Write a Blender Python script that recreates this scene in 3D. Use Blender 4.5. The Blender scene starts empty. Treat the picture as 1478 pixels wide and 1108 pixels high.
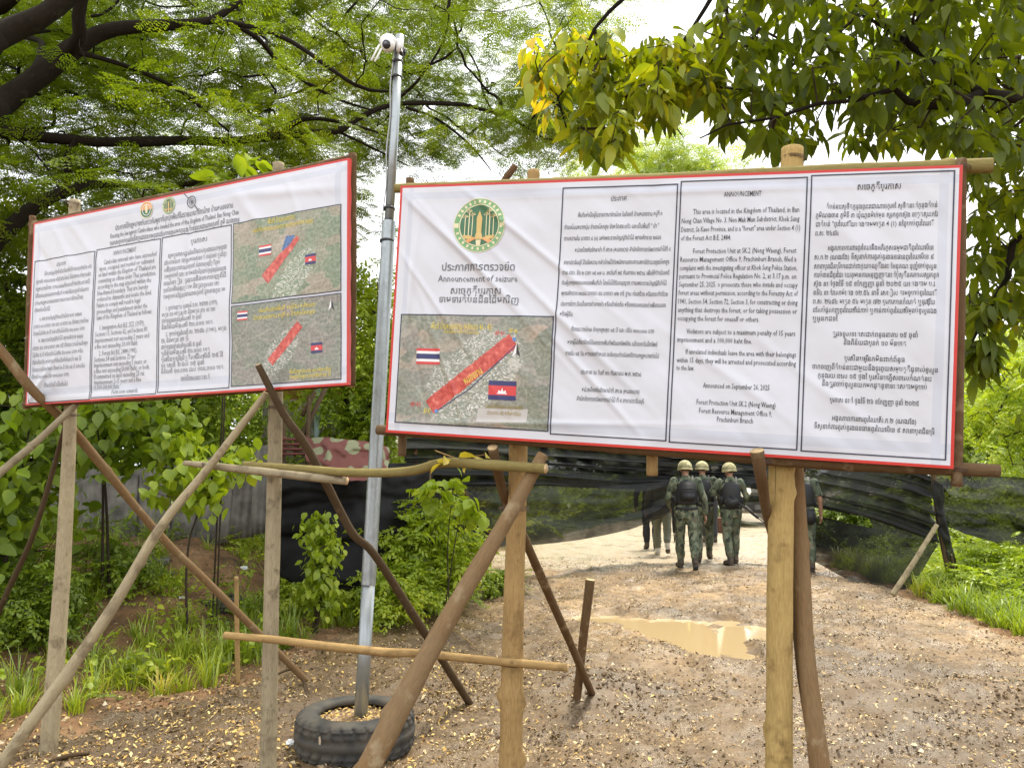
import bpy, bmesh, math, random
import numpy as np
from mathutils import Vector, Matrix, Euler, Quaternion

# ------------------------------------------------------------------ camera, world, sun, exposure
S = bpy.context.scene
COL = S.collection
F_PX, HOR, CZ = 1110.0, 680.0, 1.68
PITCH = math.atan((HOR - 554) / F_PX)
cam = bpy.data.cameras.new('camera'); CAM = bpy.data.objects.new('camera', cam); COL.objects.link(CAM)
cam.sensor_width = 36; cam.lens = F_PX / 1478 * 36; cam.clip_end = 600; cam.clip_start = 0.05
CAM.location = (0, 0, CZ); CAM.rotation_euler = (math.pi / 2 + PITCH, 0, 0); S.camera = CAM
SUN_EL, SUN_AZ = math.radians(62), math.radians(25)
W = bpy.data.worlds.new('World'); S.world = W; W.use_nodes = True
nt = W.node_tree; bg = nt.nodes['Background']
sky = nt.nodes.new('ShaderNodeTexSky'); sky.sky_type = 'NISHITA'; sky.sun_disc = False
sky.sun_elevation = SUN_EL; sky.sun_rotation = math.pi - SUN_AZ
mx = nt.nodes.new('ShaderNodeMix'); mx.data_type = 'RGBA'; mx.inputs[0].default_value = 0.86
tcw = nt.nodes.new('ShaderNodeTexCoord'); nzw = nt.nodes.new('ShaderNodeTexNoise'); nzw.inputs['Scale'].default_value = 2.2
nzw.inputs['Detail'].default_value = 5
rpw = nt.nodes.new('ShaderNodeValToRGB')
rpw.color_ramp.elements[0].position = .35; rpw.color_ramp.elements[0].color = (.82, .84, .87, 1)
rpw.color_ramp.elements[1].position = .65; rpw.color_ramp.elements[1].color = (1, 1, 1, 1)
scw = nt.nodes.new('ShaderNodeVectorMath'); scw.operation = 'SCALE'; scw.inputs['Scale'].default_value = 15.0
nt.links.new(tcw.outputs['Generated'], nzw.inputs['Vector']); nt.links.new(nzw.outputs[0], rpw.inputs[0])
nt.links.new(rpw.outputs[0], scw.inputs[0]); nt.links.new(sky.outputs[0], mx.inputs[6]); nt.links.new(scw.outputs[0], mx.inputs[7])
nt.links.new(mx.outputs[2], bg.inputs[0]); bg.inputs[1].default_value = 0.12
sl = bpy.data.lights.new('sun', 'SUN'); sl.energy = 4.6; sl.angle = math.radians(14); sl.color = (1, .92, .76)
SUN = bpy.data.objects.new('sun', sl); COL.objects.link(SUN)
# direction towards the sun: azimuth measured from +Y clockwise to +X
sd = Vector((math.sin(SUN_AZ) * math.cos(SUN_EL), math.cos(SUN_AZ) * math.cos(SUN_EL), math.sin(SUN_EL)))
SUN.rotation_euler = sd.to_track_quat('Z', 'Y').to_euler()
S.view_settings.view_transform = 'Standard'; S.view_settings.look = 'None'; S.view_settings.gamma = 1
S.view_settings.use_curve_mapping = False
S.view_settings.exposure = 0.5
S.cycles.use_denoising = True
S.cycles.max_bounces = 8; S.cycles.transparent_max_bounces = 16
S.cycles.diffuse_bounces = 3; S.cycles.glossy_bounces = 2; S.cycles.transmission_bounces = 4
S.cycles.caustics_reflective = False; S.cycles.caustics_refractive = False

rng = np.random.default_rng(7); random.seed(7)

# ------------------------------------------------------------------ helpers
def P(px, py, d):
    """a point of the photograph at ground distance d from the lens -> world"""
    x = (px - 739) / F_PX; y = (554 - py) / F_PX
    fy = math.cos(PITCH) - y * math.sin(PITCH); fz = math.sin(PITCH) + y * math.cos(PITCH)
    return Vector((x * d / fy, d, CZ + fz * d / fy))
def proj(V):
    V = np.asarray(V, float).reshape(-1, 3)
    v = V - np.array([0, 0, CZ]); d = v[:, 1] * math.cos(PITCH) + v[:, 2] * math.sin(PITCH)
    u = -v[:, 1] * math.sin(PITCH) + v[:, 2] * math.cos(PITCH)
    d = np.where(d < .05, .05, d)
    return 739 + F_PX * v[:, 0] / d, 554 - F_PX * u / d, d

def _h(ix, iy, s):
    n = (ix.astype(np.int64) * 374761393 + iy.astype(np.int64) * 668265263 + s * 144269) & 0x7fffffff
    n = (n ^ (n >> 13)) * 1274126177 & 0x7fffffff
    return ((n ^ (n >> 16)) & 0xffff) / 65535.0
def vn(x, y, s=0):
    x = np.asarray(x, float); y = np.asarray(y, float)
    ix = np.floor(x); iy = np.floor(y); fx = x - ix; fy = y - iy
    fx = fx * fx * (3 - 2 * fx); fy = fy * fy * (3 - 2 * fy)
    a = _h(ix, iy, s); b = _h(ix + 1, iy, s); c = _h(ix, iy + 1, s); d = _h(ix + 1, iy + 1, s)
    return (a + (b - a) * fx) * (1 - fy) + (c + (d - c) * fx) * fy
def fbm(x, y, o=4, s=0):
    t = 0; a = .5; n = 0
    for k in range(o):
        t = t + a * vn(x * 2 ** k + 17.3 * k, y * 2 ** k - 9.1 * k, s + k); n += a; a *= .5
    return t / n
def sstep(a, b, x):
    t = np.clip((x - a) / (b - a), 0, 1); return t * t * (3 - 2 * t)

def road_l(y): return np.interp(y, [-30, 0, 3, 5, 6, 8.5, 10, 11.5, 16, 23, 40, 90], [-6, -5, -4.2, -3.2, -2.4, -1.75, -1.25, -.95, -.15, 2.5, 12, 44])
def road_r(y): return np.interp(y, [-30, 0, 8, 10.6, 13, 18, 23, 40, 90], [5, 4.6, 5.1, 5.3, 5.3, 7.2, 10.5, 22, 58])
PUD = [(1.08, 9.3, .5, .34, 0), (1.75, 8.75, .5, .52, .3), (2.02, 8.0, .34, .68, .15), (2.55, 8.55, .34, .46, -.2), (2.2, 9.1, .5, .2, 0)]
def pud(x, y):
    m = np.zeros_like(np.asarray(x, float) + 0.0)
    for (cx, cy, rx, ry, a) in PUD:
        dx = (x - cx) * math.cos(a) + (y - cy) * math.sin(a); dy = -(x - cx) * math.sin(a) + (y - cy) * math.cos(a)
        r = np.sqrt((dx / rx) ** 2 + (dy / ry) ** 2) + (fbm(x * 3, y * 3, 3, 5) - .5) * .55
        m = np.maximum(m, 1 - sstep(.75, 1.25, r))
    return m
def H(x, y):
    x = np.asarray(x, float); y = np.asarray(y, float)
    l = road_l(y); r = road_r(y)
    z = .10 * sstep(8, 13, y)
    dl = l - x + (fbm(x * .8, y * .8, 3, 3) - .5) * .7; dr = x - r
    z = z + sstep(.1, 3.0, dl) * (.25 + .75 * np.exp(-((y - 9) / 2.6) ** 2)) * (.6 + .8 * fbm(x * .7, y * .7, 3, 8))
    z = z + sstep(2, 14, dl) * .5
    z = z - sstep(0, 2, dr) * .18 + sstep(3, 14, dr) * .5
    off = np.clip(np.maximum(dl, dr) * 2, 0, 1)
    z = z + (fbm(x * 1.3, y * 1.3, 3, 1) - .5) * (.07 + .12 * off)
    near = np.exp(-(y / 14) ** 2)
    z = z + (fbm(x * 5, y * 5, 3, 11) - .5) * .075 + (fbm(x * 14, y * 14, 3, 21) - .5) * .045 * near
    z = z - .03 * near * sstep(.56, .66, fbm(x * 3.3 + 7, y * 3.3, 2, 25))
    # wheel ruts running up the road
    c = x - (l + r) / 2
    z = z - .035 * np.exp(-((c - .1) / .22) ** 2) * near - .035 * np.exp(-((c + 1.5) / .22) ** 2) * near
    # mound of loose soil near the stake
    z = z + .10 * np.exp(-(((x - .65) / .35) ** 2 + ((y - 6.25) / .4) ** 2))
    rr = ((x - 4.05) / .75) ** 2 + ((y - 5.9) / .35) ** 2; z = z + (.13 * np.exp(-rr) - .07 * np.exp(-(((x - 4.1) / .6) ** 2 + ((y - 5.45) / .16) ** 2))) * (.4 + 1.2 * fbm(x * 4, y * 4, 3, 91))
    z = z - .075 * pud(x, y)
    return z
def Hf(x, y): return float(H(np.array([x]), np.array([y]))[0])
def G(px, py):
    """ground point seen at a pixel"""
    lo = None; d = 1.5
    while d < 80:
        p = P(px, py, d)
        if p.z < Hf(p.x, p.y): return Vector((p.x, p.y, Hf(p.x, p.y)))
        d *= 1.012
    return P(px, py, 80)

OFF = {}
def mk(name, V, Fc, mats=None, mi=None, parent=None, smooth=True, uv=None, loc=None):
    """one mesh object; vertices in world coordinates"""
    V = np.asarray(V, np.float32).reshape(-1, 3)
    base = np.array(OFF.get(parent.name, (0, 0, 0)) if parent else (loc if loc is not None else (0, 0, 0)), np.float32)
    me = bpy.data.meshes.new(name)
    if isinstance(Fc, np.ndarray):
        n, k = Fc.shape
        me.vertices.add(len(V)); me.vertices.foreach_set('co', (V - base).ravel())
        me.loops.add(n * k); me.loops.foreach_set('vertex_index', Fc.astype(np.int32).ravel())
        me.polygons.add(n); me.polygons.foreach_set('loop_start', np.arange(0, n * k, k, dtype=np.int32))
        try: me.polygons.foreach_set('loop_total', np.full(n, k, np.int32))
        except Exception: pass
        me.update(calc_edges=True)
    else:
        me.from_pydata([tuple(v) for v in (V - base)], [], [tuple(f) for f in Fc])
    if mats:
        for m in (mats if isinstance(mats, (list, tuple)) else [mats]): me.materials.append(m)
    if mi is not None: me.polygons.foreach_set('material_index', np.asarray(mi, np.int32))
    if uv is not None:
        l = me.uv_layers.new(name='UVMap'); vi = np.zeros(len(me.loops), np.int32); me.loops.foreach_get('vertex_index', vi)
        l.data.foreach_set('uv', np.asarray(uv, np.float32)[vi].ravel())
    if smooth: me.polygons.foreach_set('use_smooth', np.ones(len(me.polygons), bool))
    me.validate(); me.update()
    o = bpy.data.objects.new(name, me); COL.objects.link(o)
    if parent: o.parent = parent; OFF[o.name] = OFF.get(parent.name, (0, 0, 0))
    else:
        o.location = base.tolist(); OFF[o.name] = tuple(base.tolist())
    return o
def thing(name, label, cat, loc=(0, 0, 0), group=None):
    o = bpy.data.objects.new(name, None); COL.objects.link(o); o.location = loc; o.empty_display_size = .1
    OFF[o.name] = tuple(loc); return tag(o, label, cat, group)
def tag(o, label=None, cat=None, group=None, kind=None):
    if label: o['label'] = label
    if cat: o['category'] = cat
    if group: o['group'] = group
    if kind: o['kind'] = kind
    return o

class MB:
    """collects shapes for ONE mesh"""
    def __init__(s): s.v = []; s.f = []; s.m = []; s.n = 0
    def add(s, V, Fc, m=0):
        V = np.asarray(V, float).reshape(-1, 3); s.v.append(V)
        for f in Fc: s.f.append([int(i) + s.n for i in f]); s.m.append(m)
        s.n += len(V); return s
    def box(s, c, size, R=None, m=0, bev=0.0):
        hx, hy, hz = [a / 2 for a in size]
        if bev <= 0:
            V = [(x, y, z) for x in (-hx, hx) for y in (-hy, hy) for z in (-hz, hz)]
            Fc = [(0, 1, 3, 2), (4, 6, 7, 5), (0, 4, 5, 1), (2, 3, 7, 6), (0, 2, 6, 4), (1, 5, 7, 3)]
        else:
            bm = bmesh.new(); bmesh.ops.create_cube(bm, size=1)
            for v in bm.verts: v.co = Vector((v.co.x * size[0], v.co.y * size[1], v.co.z * size[2]))
            bmesh.ops.bevel(bm, geom=bm.edges[:], offset=bev, segments=2, affect='EDGES')
            V = [v.co[:] for v in bm.verts]; Fc = [[v.index for v in f.verts] for f in bm.faces]; bm.free()
        V = np.array(V)
        if R is not None: V = V @ np.array(R.to_3x3() if hasattr(R, 'to_3x3') else R).T
        return s.add(V + np.array(c), Fc, m)
    def tube(s, pts, rad, n=8, m=0, cap=True, mcap=None, squash=None):
        V, Fc, _ = tube(pts, rad, n, squash=squash); k = len(pts)
        s.add(V, Fc, m)
        if cap:
            b = s.n - len(V)
            s.f.append([b + i for i in range(n)][::-1]); s.m.append(m if mcap is None else mcap)
            s.f.append([b + (k - 1) * n + i for i in range(n)]); s.m.append(m if mcap is None else mcap)
        return s
    def sph(s, c, r, m=0, seg=12, rings=8, R=None):
        r = (r, r, r) if not hasattr(r, '__len__') else r
        V = [(0, 0, 1)]
        for i in range(1, rings):
            a = math.pi * i / rings
            for j in range(seg):
                b = 2 * math.pi * j / seg; V.append((math.sin(a) * math.cos(b), math.sin(a) * math.sin(b), math.cos(a)))
        V.append((0, 0, -1)); Fc = []
        for j in range(seg): Fc.append((0, 1 + j, 1 + (j + 1) % seg))
        for i in range(rings - 2):
            for j in range(seg):
                a = 1 + i * seg + j; b = 1 + i * seg + (j + 1) % seg; Fc.append((a, a + seg, b + seg, b))
        e = len(V) - 1
        for j in range(seg): Fc.append((e, e - seg + (j + 1) % seg, e - seg + j))
        V = np.array(V) * np.array(r)
        if R is not None: V = V @ np.array(R.to_3x3()).T
        return s.add(V + np.array(c), Fc, m)
    def build(s, name, mats, parent=None, smooth=True, loc=None):
        return mk(name, np.concatenate(s.v), s.f, mats, s.m, parent, smooth, loc=loc)

def tube(pts, rad, n=8, squash=None, seam=None):
    """vertices, faces, uv (metres along, metres around) of a tube through pts"""
    Q = [Vector(p) for p in pts]; k = len(Q)
    if not hasattr(rad, '__len__'): rad = [rad] * k
    V = []; UV = []; L = 0; up = None
    for i in range(k):
        t = (Q[min(i + 1, k - 1)] - Q[max(i - 1, 0)])
        t = t.normalized() if t.length > 1e-9 else Vector((0, 0, 1))
        if up is None:
            ref = Vector(seam) if seam else (Vector((0, 1, 0)) if abs(t.y) < .9 else Vector((0, 0, 1)))
            up = (ref - t * ref.dot(t)).normalized()
        else:
            up = (up - t * up.dot(t)).normalized()
        sd_ = t.cross(up)
        if i: L += (Q[i] - Q[i - 1]).length
        for j in range(n):
            a = 2 * math.pi * j / n; r = rad[i]
            c, s_ = math.cos(a) * r, math.sin(a) * r
            if squash: c *= squash[0]; s_ *= squash[1]
            V.append(Q[i] + up * c + sd_ * s_); UV.append((L, 2 * math.pi * .04 * j / n))
    Fc = [(i * n + j, i * n + (j + 1) % n, (i + 1) * n + (j + 1) % n, (i + 1) * n + j) for i in range(k - 1) for j in range(n)]
    return np.array([v[:] for v in V]), Fc, np.array(UV)
def smooth_path(pts, step):
    """Catmull-Rom through pts, resampled"""
    Q = [Vector(p) for p in pts]
    if len(Q) == 2:
        n = max(2, int((Q[1] - Q[0]).length / step) + 1); return [Q[0].lerp(Q[1], i / (n - 1)) for i in range(n)], [i / (n - 1) for i in range(n)]
    out = []; par = []; k = len(Q)
    for i in range(k - 1):
        a, b, c, d = Q[max(i - 1, 0)], Q[i], Q[i + 1], Q[min(i + 2, k - 1)]
        n = max(1, int((c - b).length / step))
        for j in range(n):
            t = j / n
            out.append(.5 * ((2 * b) + (c - a) * t + (2 * a - 5 * b + 4 * c - d) * t * t + (3 * b - a - 3 * c + d) * t ** 3)); par.append((i + t) / (k - 1))
    out.append(Q[-1]); par.append(1.0); return out, par

# ------------------------------------------------------------------ materials
def new_mat(name):
    m = bpy.data.materials.new(name); m.use_nodes = True; return m, m.node_tree, m.node_tree.nodes['Principled BSDF']
def N(t, ty, **kw):
    n = t.nodes.new('ShaderNode' + ty)
    for k, v in kw.items():
        if k in n.inputs: n.inputs[k].default_value = v
        else: setattr(n, k, v)
    return n
def ramp(t, src, stops):
    r = t.nodes.new('ShaderNodeValToRGB'); e = r.color_ramp.elements
    while len(e) < len(stops): e.new(.5)
    for i, (p, c) in enumerate(stops): e[i].position = p; e[i].color = (*c, 1) if len(c) == 3 else c
    t.links.new(src, r.inputs[0]); return r.outputs[0]
def mixc(t, fac, a, b, mode='MIX'):
    n = t.nodes.new('ShaderNodeMix'); n.data_type = 'RGBA'; n.blend_type = mode
    for i, v in ((0, fac), (6, a), (7, b)):
        if hasattr(v, 'links') or isinstance(v, bpy.types.NodeSocket): t.links.new(v, n.inputs[i])
        else: n.inputs[i].default_value = v if i == 0 else ((*v, 1) if len(v) == 3 else v)
    return n.outputs[2]
def bump(t, bs, h, strength=.4, dist=.01):
    b = N(t, 'Bump', Strength=strength, Distance=dist); t.links.new(h, b.inputs['Height']); t.links.new(b.outputs[0], bs.inputs['Normal'])
def plain(name, c, rough=.6, metal=0, noise=.0, scale=20, c2=None, spec=.5, bmp=0):
    m, t, b = new_mat(name); b.inputs['Roughness'].default_value = rough; b.inputs['Metallic'].default_value = metal
    b.inputs['Specular IOR Level'].default_value = spec
    if noise or c2:
        tc = N(t, 'TexCoord'); nz = N(t, 'TexNoise', Scale=scale, Detail=4.0); t.links.new(tc.outputs['Object'], nz.inputs['Vector'])
        c2 = c2 or tuple(x * (1 - noise) for x in c)
        t.links.new(ramp(t, nz.outputs[0], [(.35, c2), (.65, c)]), b.inputs['Base Color'])
        if bmp: bump(t, b, nz.outputs[0], bmp, .01)
    else: b.inputs['Base Color'].default_value = (*c, 1)
    return m
def leaf_mat(name, stops, trans=.45, tcol=(1.25, 1.25, .6), gloss=.06, scale=.6):
    """leaf colours vary leaf by leaf and in soft drifts; light passes through"""
    m = bpy.data.materials.new(name); m.use_nodes = True; t = m.node_tree; t.nodes.clear()
    out = N(t, 'OutputMaterial'); geo = N(t, 'NewGeometry'); tc = N(t, 'TexCoord'); nz = N(t, 'TexNoise', Scale=scale, Detail=2.0)
    t.links.new(tc.outputs['Object'], nz.inputs['Vector'])
    ad = N(t, 'Math', operation='MULTIPLY_ADD'); t.links.new(geo.outputs['Random Per Island'], ad.inputs[0]); ad.inputs[1].default_value = .55
    sc = N(t, 'Math', operation='MULTIPLY_ADD'); t.links.new(nz.outputs[0], sc.inputs[0]); sc.inputs[1].default_value = 1.6; sc.inputs[2].default_value = -.6
    t.links.new(sc.outputs[0], ad.inputs[2])
    col = ramp(t, ad.outputs[0], stops)
    df = N(t, 'BsdfDiffuse'); tr = N(t, 'BsdfTranslucent'); gl = N(t, 'BsdfGlossy', Roughness=.42)
    t.links.new(col, df.inputs[0]); t.links.new(mixc(t, 1.0, col, tcol, 'MULTIPLY'), tr.inputs[0])
    gl.inputs[0].default_value = (.9, .95, .9, 1)
    m1 = N(t, 'MixShader', Fac=trans); t.links.new(df.outputs[0], m1.inputs[1]); t.links.new(tr.outputs[0], m1.inputs[2])
    m2 = N(t, 'MixShader', Fac=gloss); t.links.new(m1.outputs[0], m2.inputs[1]); t.links.new(gl.outputs[0], m2.inputs[2])
    t.links.new(m2.outputs[0], out.inputs[0]); return m
def bark_mat(name, c1, c2, spot, sc=(6, 60), spots=.62, bmp=.5, rough=.8, cracks=.0):
    """log surface in (along, around) coordinates: long fibres, knots, stains"""
    m, t, b = new_mat(name); tc = N(t, 'TexCoord'); mp = N(t, 'Mapping'); mp.inputs['Scale'].default_value = (sc[0], sc[1], 1)
    t.links.new(tc.outputs['UV'], mp.inputs[0])
    n1 = N(t, 'TexNoise', Scale=1.0, Detail=6.0, Roughness=.65); t.links.new(mp.outputs[0], n1.inputs['Vector'])
    n2 = N(t, 'TexNoise', Scale=9.0, Detail=5.0, Roughness=.6); t.links.new(tc.outputs['Object'], n2.inputs['Vector'])
    vo = N(t, 'TexVoronoi', Scale=14.0); t.links.new(tc.outputs['Object'], vo.inputs['Vector'])
    c = ramp(t, n1.outputs[0], [(.3, c2), (.68, c1)])
    st = ramp(t, n2.outputs[0], [(spots - .06, (0, 0, 0)), (spots + .05, (1, 1, 1))])
    c = mixc(t, st, c, spot)
    kn = ramp(t, vo.outputs['Distance'], [(.0, (1, 1, 1)), (.05, (.9,) * 3), (.22, (0, 0, 0))]); kc = ramp(t, vo.outputs['Color'], [(.50, (0, 0, 0)), (.56, (1, 1, 1))])
    c = mixc(t, mixc(t, 1.0, kn, kc, 'MULTIPLY'), c, spot)
    n5 = N(t, 'TexNoise', Scale=2.6, Detail=4.0, Roughness=.7); t.links.new(tc.outputs['Object'], n5.inputs['Vector'])
    c = mixc(t, ramp(t, n5.outputs[0], [(.38, (.0,) * 3), (.62, (.6,) * 3)]), c, tuple((a + b_) * .42 for a, b_ in zip(c2, spot)))
    n6 = N(t, 'TexNoise', Scale=1.0, Detail=5.0, Roughness=.75); mp6 = N(t, 'Mapping'); mp6.inputs['Scale'].default_value = (22, 160, 1)
    t.links.new(tc.outputs['UV'], mp6.inputs[0]); t.links.new(mp6.outputs[0], n6.inputs['Vector'])
    c = mixc(t, .45, c, ramp(t, n6.outputs[0], [(.3, tuple(x * .55 for x in c2)), (.7, tuple(min(1, x * 1.15) for x in c1))]))
    if cracks:
        n3 = N(t, 'TexNoise', Scale=1.0, Detail=3.0); mp3 = N(t, 'Mapping'); mp3.inputs['Scale'].default_value = (1.6, 90, 1)
        t.links.new(tc.outputs['UV'], mp3.inputs[0]); t.links.new(mp3.outputs[0], n3.inputs['Vector'])
        c = mixc(t, ramp(t, n3.outputs[0], [(.66, (0, 0, 0)), (.72, (cracks,) * 3)]), c, (.03, .02, .012))
    t.links.new(c, b.inputs['Base Color']); b.inputs['Roughness'].default_value = rough
    b.inputs['Specular IOR Level'].default_value = .15
    bump(t, b, mixc(t, .5, n1.outputs[0], n6.outputs[0]), bmp * 1.3, .006); return m

M = {}
M['log_tan'] = bark_mat('debarked tan wood', (.46, .31, .13), (.32, .20, .08), (.08, .042, .018), sc=(5, 45), spots=.60, cracks=.85)
M['log_yellow'] = bark_mat('yellowish debarked wood', (.50, .36, .14), (.37, .25, .09), (.11, .06, .022), sc=(4, 40), spots=.60, cracks=.75)
M['log_grey'] = bark_mat('weathered grey wood', (.40, .34, .22), (.25, .205, .13), (.06, .04, .022), sc=(6, 55), spots=.585, cracks=.9)
M['log_pale'] = bark_mat('pale smooth stick', (.46, .39, .25), (.31, .25, .15), (.08, .05, .025), sc=(5, 40), spots=.60, cracks=.5)
M['log_brown'] = bark_mat('brown bark stick', (.15, .085, .038), (.07, .038, .017), (.36, .28, .17), sc=(8, 60), spots=.64, bmp=.8)
M['log_bark'] = bark_mat('warm brown bark log', (.24, .145, .065), (.14, .08, .035), (.42, .35, .22), sc=(7, 40), spots=.64, bmp=.8)
M['log_dark'] = bark_mat('dark damp stick', (.095, .06, .03), (.045, .028, .014), (.24, .19, .12), sc=(8, 60), spots=.7, bmp=.8)
M['log_olive'] = bark_mat('olive green stick', (.30, .25, .09), (.19, .15, .05), (.12, .08, .04), sc=(6, 50), spots=.66)
M['log_red'] = bark_mat('reddish frame stick', (.26, .13, .07), (.15, .075, .04), (.32, .22, .13), sc=(8, 60), spots=.68, bmp=.7)
M['endwood'] = plain('cut end wood', (.62, .47, .26), .8, c2=(.42, .28, .13), scale=60)
M['tree_bark'] = bark_mat('dark rain tree bark', (.022, .016, .010), (.008, .006, .004), (.04, .034, .022), sc=(5, 14), spots=.62, bmp=1.0, rough=.95)
M['tree_bark2'] = bark_mat('grey brown bark', (.06, .045, .03), (.03, .022, .014), (.09, .08, .055), sc=(5, 14), spots=.62, bmp=1.0, rough=.95)
# ------------------------------------------------------------------ ground
def build_ground():
    # graded grid: fine near the camera, coarse to the horizon
    def axis(a, b, fine, lim, growth=1.12):
        xs = list(np.arange(a, b + 1e-6, fine)); s = fine
        x = b
        while x < lim[1]: s *= growth; x += s; xs.append(x)
        s = fine; x = a; left = []
        while x > lim[0]: s *= growth; x -= s; left.append(x)
        return np.array(left[::-1] + xs)
    xs = axis(-5.5, 6.5, .035, (-160, 160)); ys = axis(3.0, 13.5, .035, (-60, 220))
    X, Y = np.meshgrid(xs, ys); Z = H(X, Y)
    nx, ny = len(xs), len(ys)
    V = np.stack([X.ravel(), Y.ravel(), Z.ravel()], 1)
    i = np.arange(nx - 1)[None, :] + (np.arange(ny - 1) * nx)[:, None]; i = i.ravel()
    Fc = np.stack([i, i + 1, i + nx + 1, i + nx], 1)
    m, t, b = new_mat('wet brown earth road'); tc = N(t, 'TexCoord'); sx = N(t, 'SeparateXYZ'); t.links.new(tc.outputs['Object'], sx.inputs[0])
    def nz(s, d=5, r=.6): n = N(t, 'TexNoise', Scale=s, Detail=float(d), Roughness=r); t.links.new(tc.outputs['Object'], n.inputs['Vector']); return n.outputs[0]
    big, mid, fine, vf = nz(.45, 4), nz(3.2, 6), nz(22, 6, .7), nz(90, 3)
    soil = mixc(t, ramp(t, mid, [(.38, (0, 0, 0)), (.62, (1, 1, 1))]), (.095, .056, .025), (.30, .19, .088))
    soil = mixc(t, ramp(t, fine, [(.45, (0, 0, 0)), (.68, (.8,) * 3)]), soil, (.42, .29, .15))
    soil = mixc(t, ramp(t, big, [(.42, (0, 0, 0)), (.62, (.85,) * 3)]), soil, (.078, .052, .028))
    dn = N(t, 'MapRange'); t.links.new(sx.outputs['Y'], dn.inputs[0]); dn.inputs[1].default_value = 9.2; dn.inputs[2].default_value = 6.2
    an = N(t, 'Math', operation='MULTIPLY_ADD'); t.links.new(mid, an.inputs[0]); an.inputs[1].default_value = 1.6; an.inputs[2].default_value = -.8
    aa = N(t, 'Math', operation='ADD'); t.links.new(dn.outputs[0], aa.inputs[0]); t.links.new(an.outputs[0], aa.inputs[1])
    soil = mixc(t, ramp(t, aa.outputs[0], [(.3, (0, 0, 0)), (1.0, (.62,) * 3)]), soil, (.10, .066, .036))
    # pale gravel where the made road begins
    dy = N(t, 'MapRange'); t.links.new(sx.outputs['Y'], dy.inputs[0]); dy.inputs[1].default_value = 11.6; dy.inputs[2].default_value = 14.2
    ad = N(t, 'Math', operation='ADD'); t.links.new(dy.outputs[0], ad.inputs[0]); 
    ms = N(t, 'Math', operation='MULTIPLY_ADD'); t.links.new(nz(1.4, 5), ms.inputs[0]); ms.inputs[1].default_value = .9; ms.inputs[2].default_value = -.45
    t.links.new(ms.outputs[0], ad.inputs[1])
    grav = mixc(t, fine, (.24, .185, .12), (.42, .34, .235))
    soil = mixc(t, ramp(t, ad.outputs[0], [(.35, (0, 0, 0)), (.65, (1, 1, 1))]), soil, grav)
    # small pale stones
    vo = N(t, 'TexVoronoi', Scale=42.0); t.links.new(tc.outputs['Object'], vo.inputs['Vector'])
    peb = ramp(t, vo.outputs['Distance'], [(0, (1, 1, 1)), (.2, (1, 1, 1)), (.28, (0, 0, 0))])
    sel = ramp(t, vo.outputs['Color'], [(.62, (0, 0, 0)), (.66, (1, 1, 1))])
    pm = mixc(t, 1.0, peb, sel, 'MULTIPLY')
    soil = mixc(t, mixc(t, 1.0, pm, (.6,) * 3, 'MULTIPLY'), soil, (.40, .31, .19))
    wet = ramp(t, nz(1.7, 5), [(.42, (.24,) * 3), (.56, (.75,) * 3)])
    b.inputs['Specular IOR Level'].default_value = .45
    wetr = wet
    hh = mixc(t, .35, fine, vf); hh = mixc(t, mixc(t, 1., pm, (.5,) * 3, 'MULTIPLY'), hh, (1, 1, 1))
    bump(t, b, hh, .9, .018)
    n1 = N(t, 'TexNoise', Scale=2.4, Detail=7.0, Roughness=.65); t.links.new(tc.outputs['Object'], n1.inputs['Vector'])
    n2 = N(t, 'TexNoise', Scale=26.0, Detail=5.0); t.links.new(tc.outputs['Object'], n2.inputs['Vector'])
    c = ramp(t, n1.outputs[0], [(.32, (.08, .05, .025)), (.5, (.21, .11, .05)), (.66, (.30, .18, .09))])
    c = mixc(t, ramp(t, n2.outputs[0], [(.45, (0, 0, 0)), (.7, (.7,) * 3)]), c, (.10, .075, .04))
    at = N(t, 'Attribute'); at.attribute_name = 'bank'; mm = N(t, 'Math', operation='MULTIPLY_ADD'); t.links.new(n1.outputs[0], mm.inputs[0]); mm.inputs[1].default_value = 1.1; t.links.new(at.outputs['Fac'], mm.inputs[2])
    bk = ramp(t, mm.outputs[0], [(.98, (0, 0, 0)), (1.12, (1, 1, 1))]); dy2 = N(t, 'MapRange'); t.links.new(sx.outputs['Y'], dy2.inputs[0]); dy2.inputs[1].default_value = 13; dy2.inputs[2].default_value = 22
    c = mixc(t, dy2.outputs[0], c, (.10, .13, .045))
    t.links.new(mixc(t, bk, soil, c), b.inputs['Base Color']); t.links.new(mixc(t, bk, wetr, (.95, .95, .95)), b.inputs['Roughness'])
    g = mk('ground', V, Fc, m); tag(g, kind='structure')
    bkv = np.clip(np.maximum(road_l(V[:, 1]) - V[:, 0], V[:, 0] - road_r(V[:, 1])) * .9 + .5, 0, 1)
    a_ = g.data.attributes.new('bank', 'FLOAT', 'POINT'); a_.data.foreach_set('value', bkv.astype(np.float32))
    # puddles
    m3, t, b = new_mat('muddy water'); b.inputs['Base Color'].default_value = (.42, .31, .165, 1)
    b.inputs['Roughness'].default_value = .08; b.inputs['Specular IOR Level'].default_value = .6
    tc = N(t, 'TexCoord'); n1 = N(t, 'TexNoise', Scale=5.0, Detail=2.0); t.links.new(tc.outputs['Object'], n1.inputs['Vector']); bump(t, b, n1.outputs[0], .05, .01)
    xs = np.arange(.5, 3.8, .06); ys = np.arange(6.6, 9.7, .06)
    mb = MB(); zw = .0
    X, Y = np.meshgrid(xs, ys); pm_ = pud(X, Y) > .12
    sel = H(X, Y)[pud(X, Y) > .9]; zw = float(np.median(sel)) + .03 if len(sel) else 0
    Vw = np.stack([X.ravel(), Y.ravel(), np.full(X.size, zw)], 1); nx = len(xs); Fw = []
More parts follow.
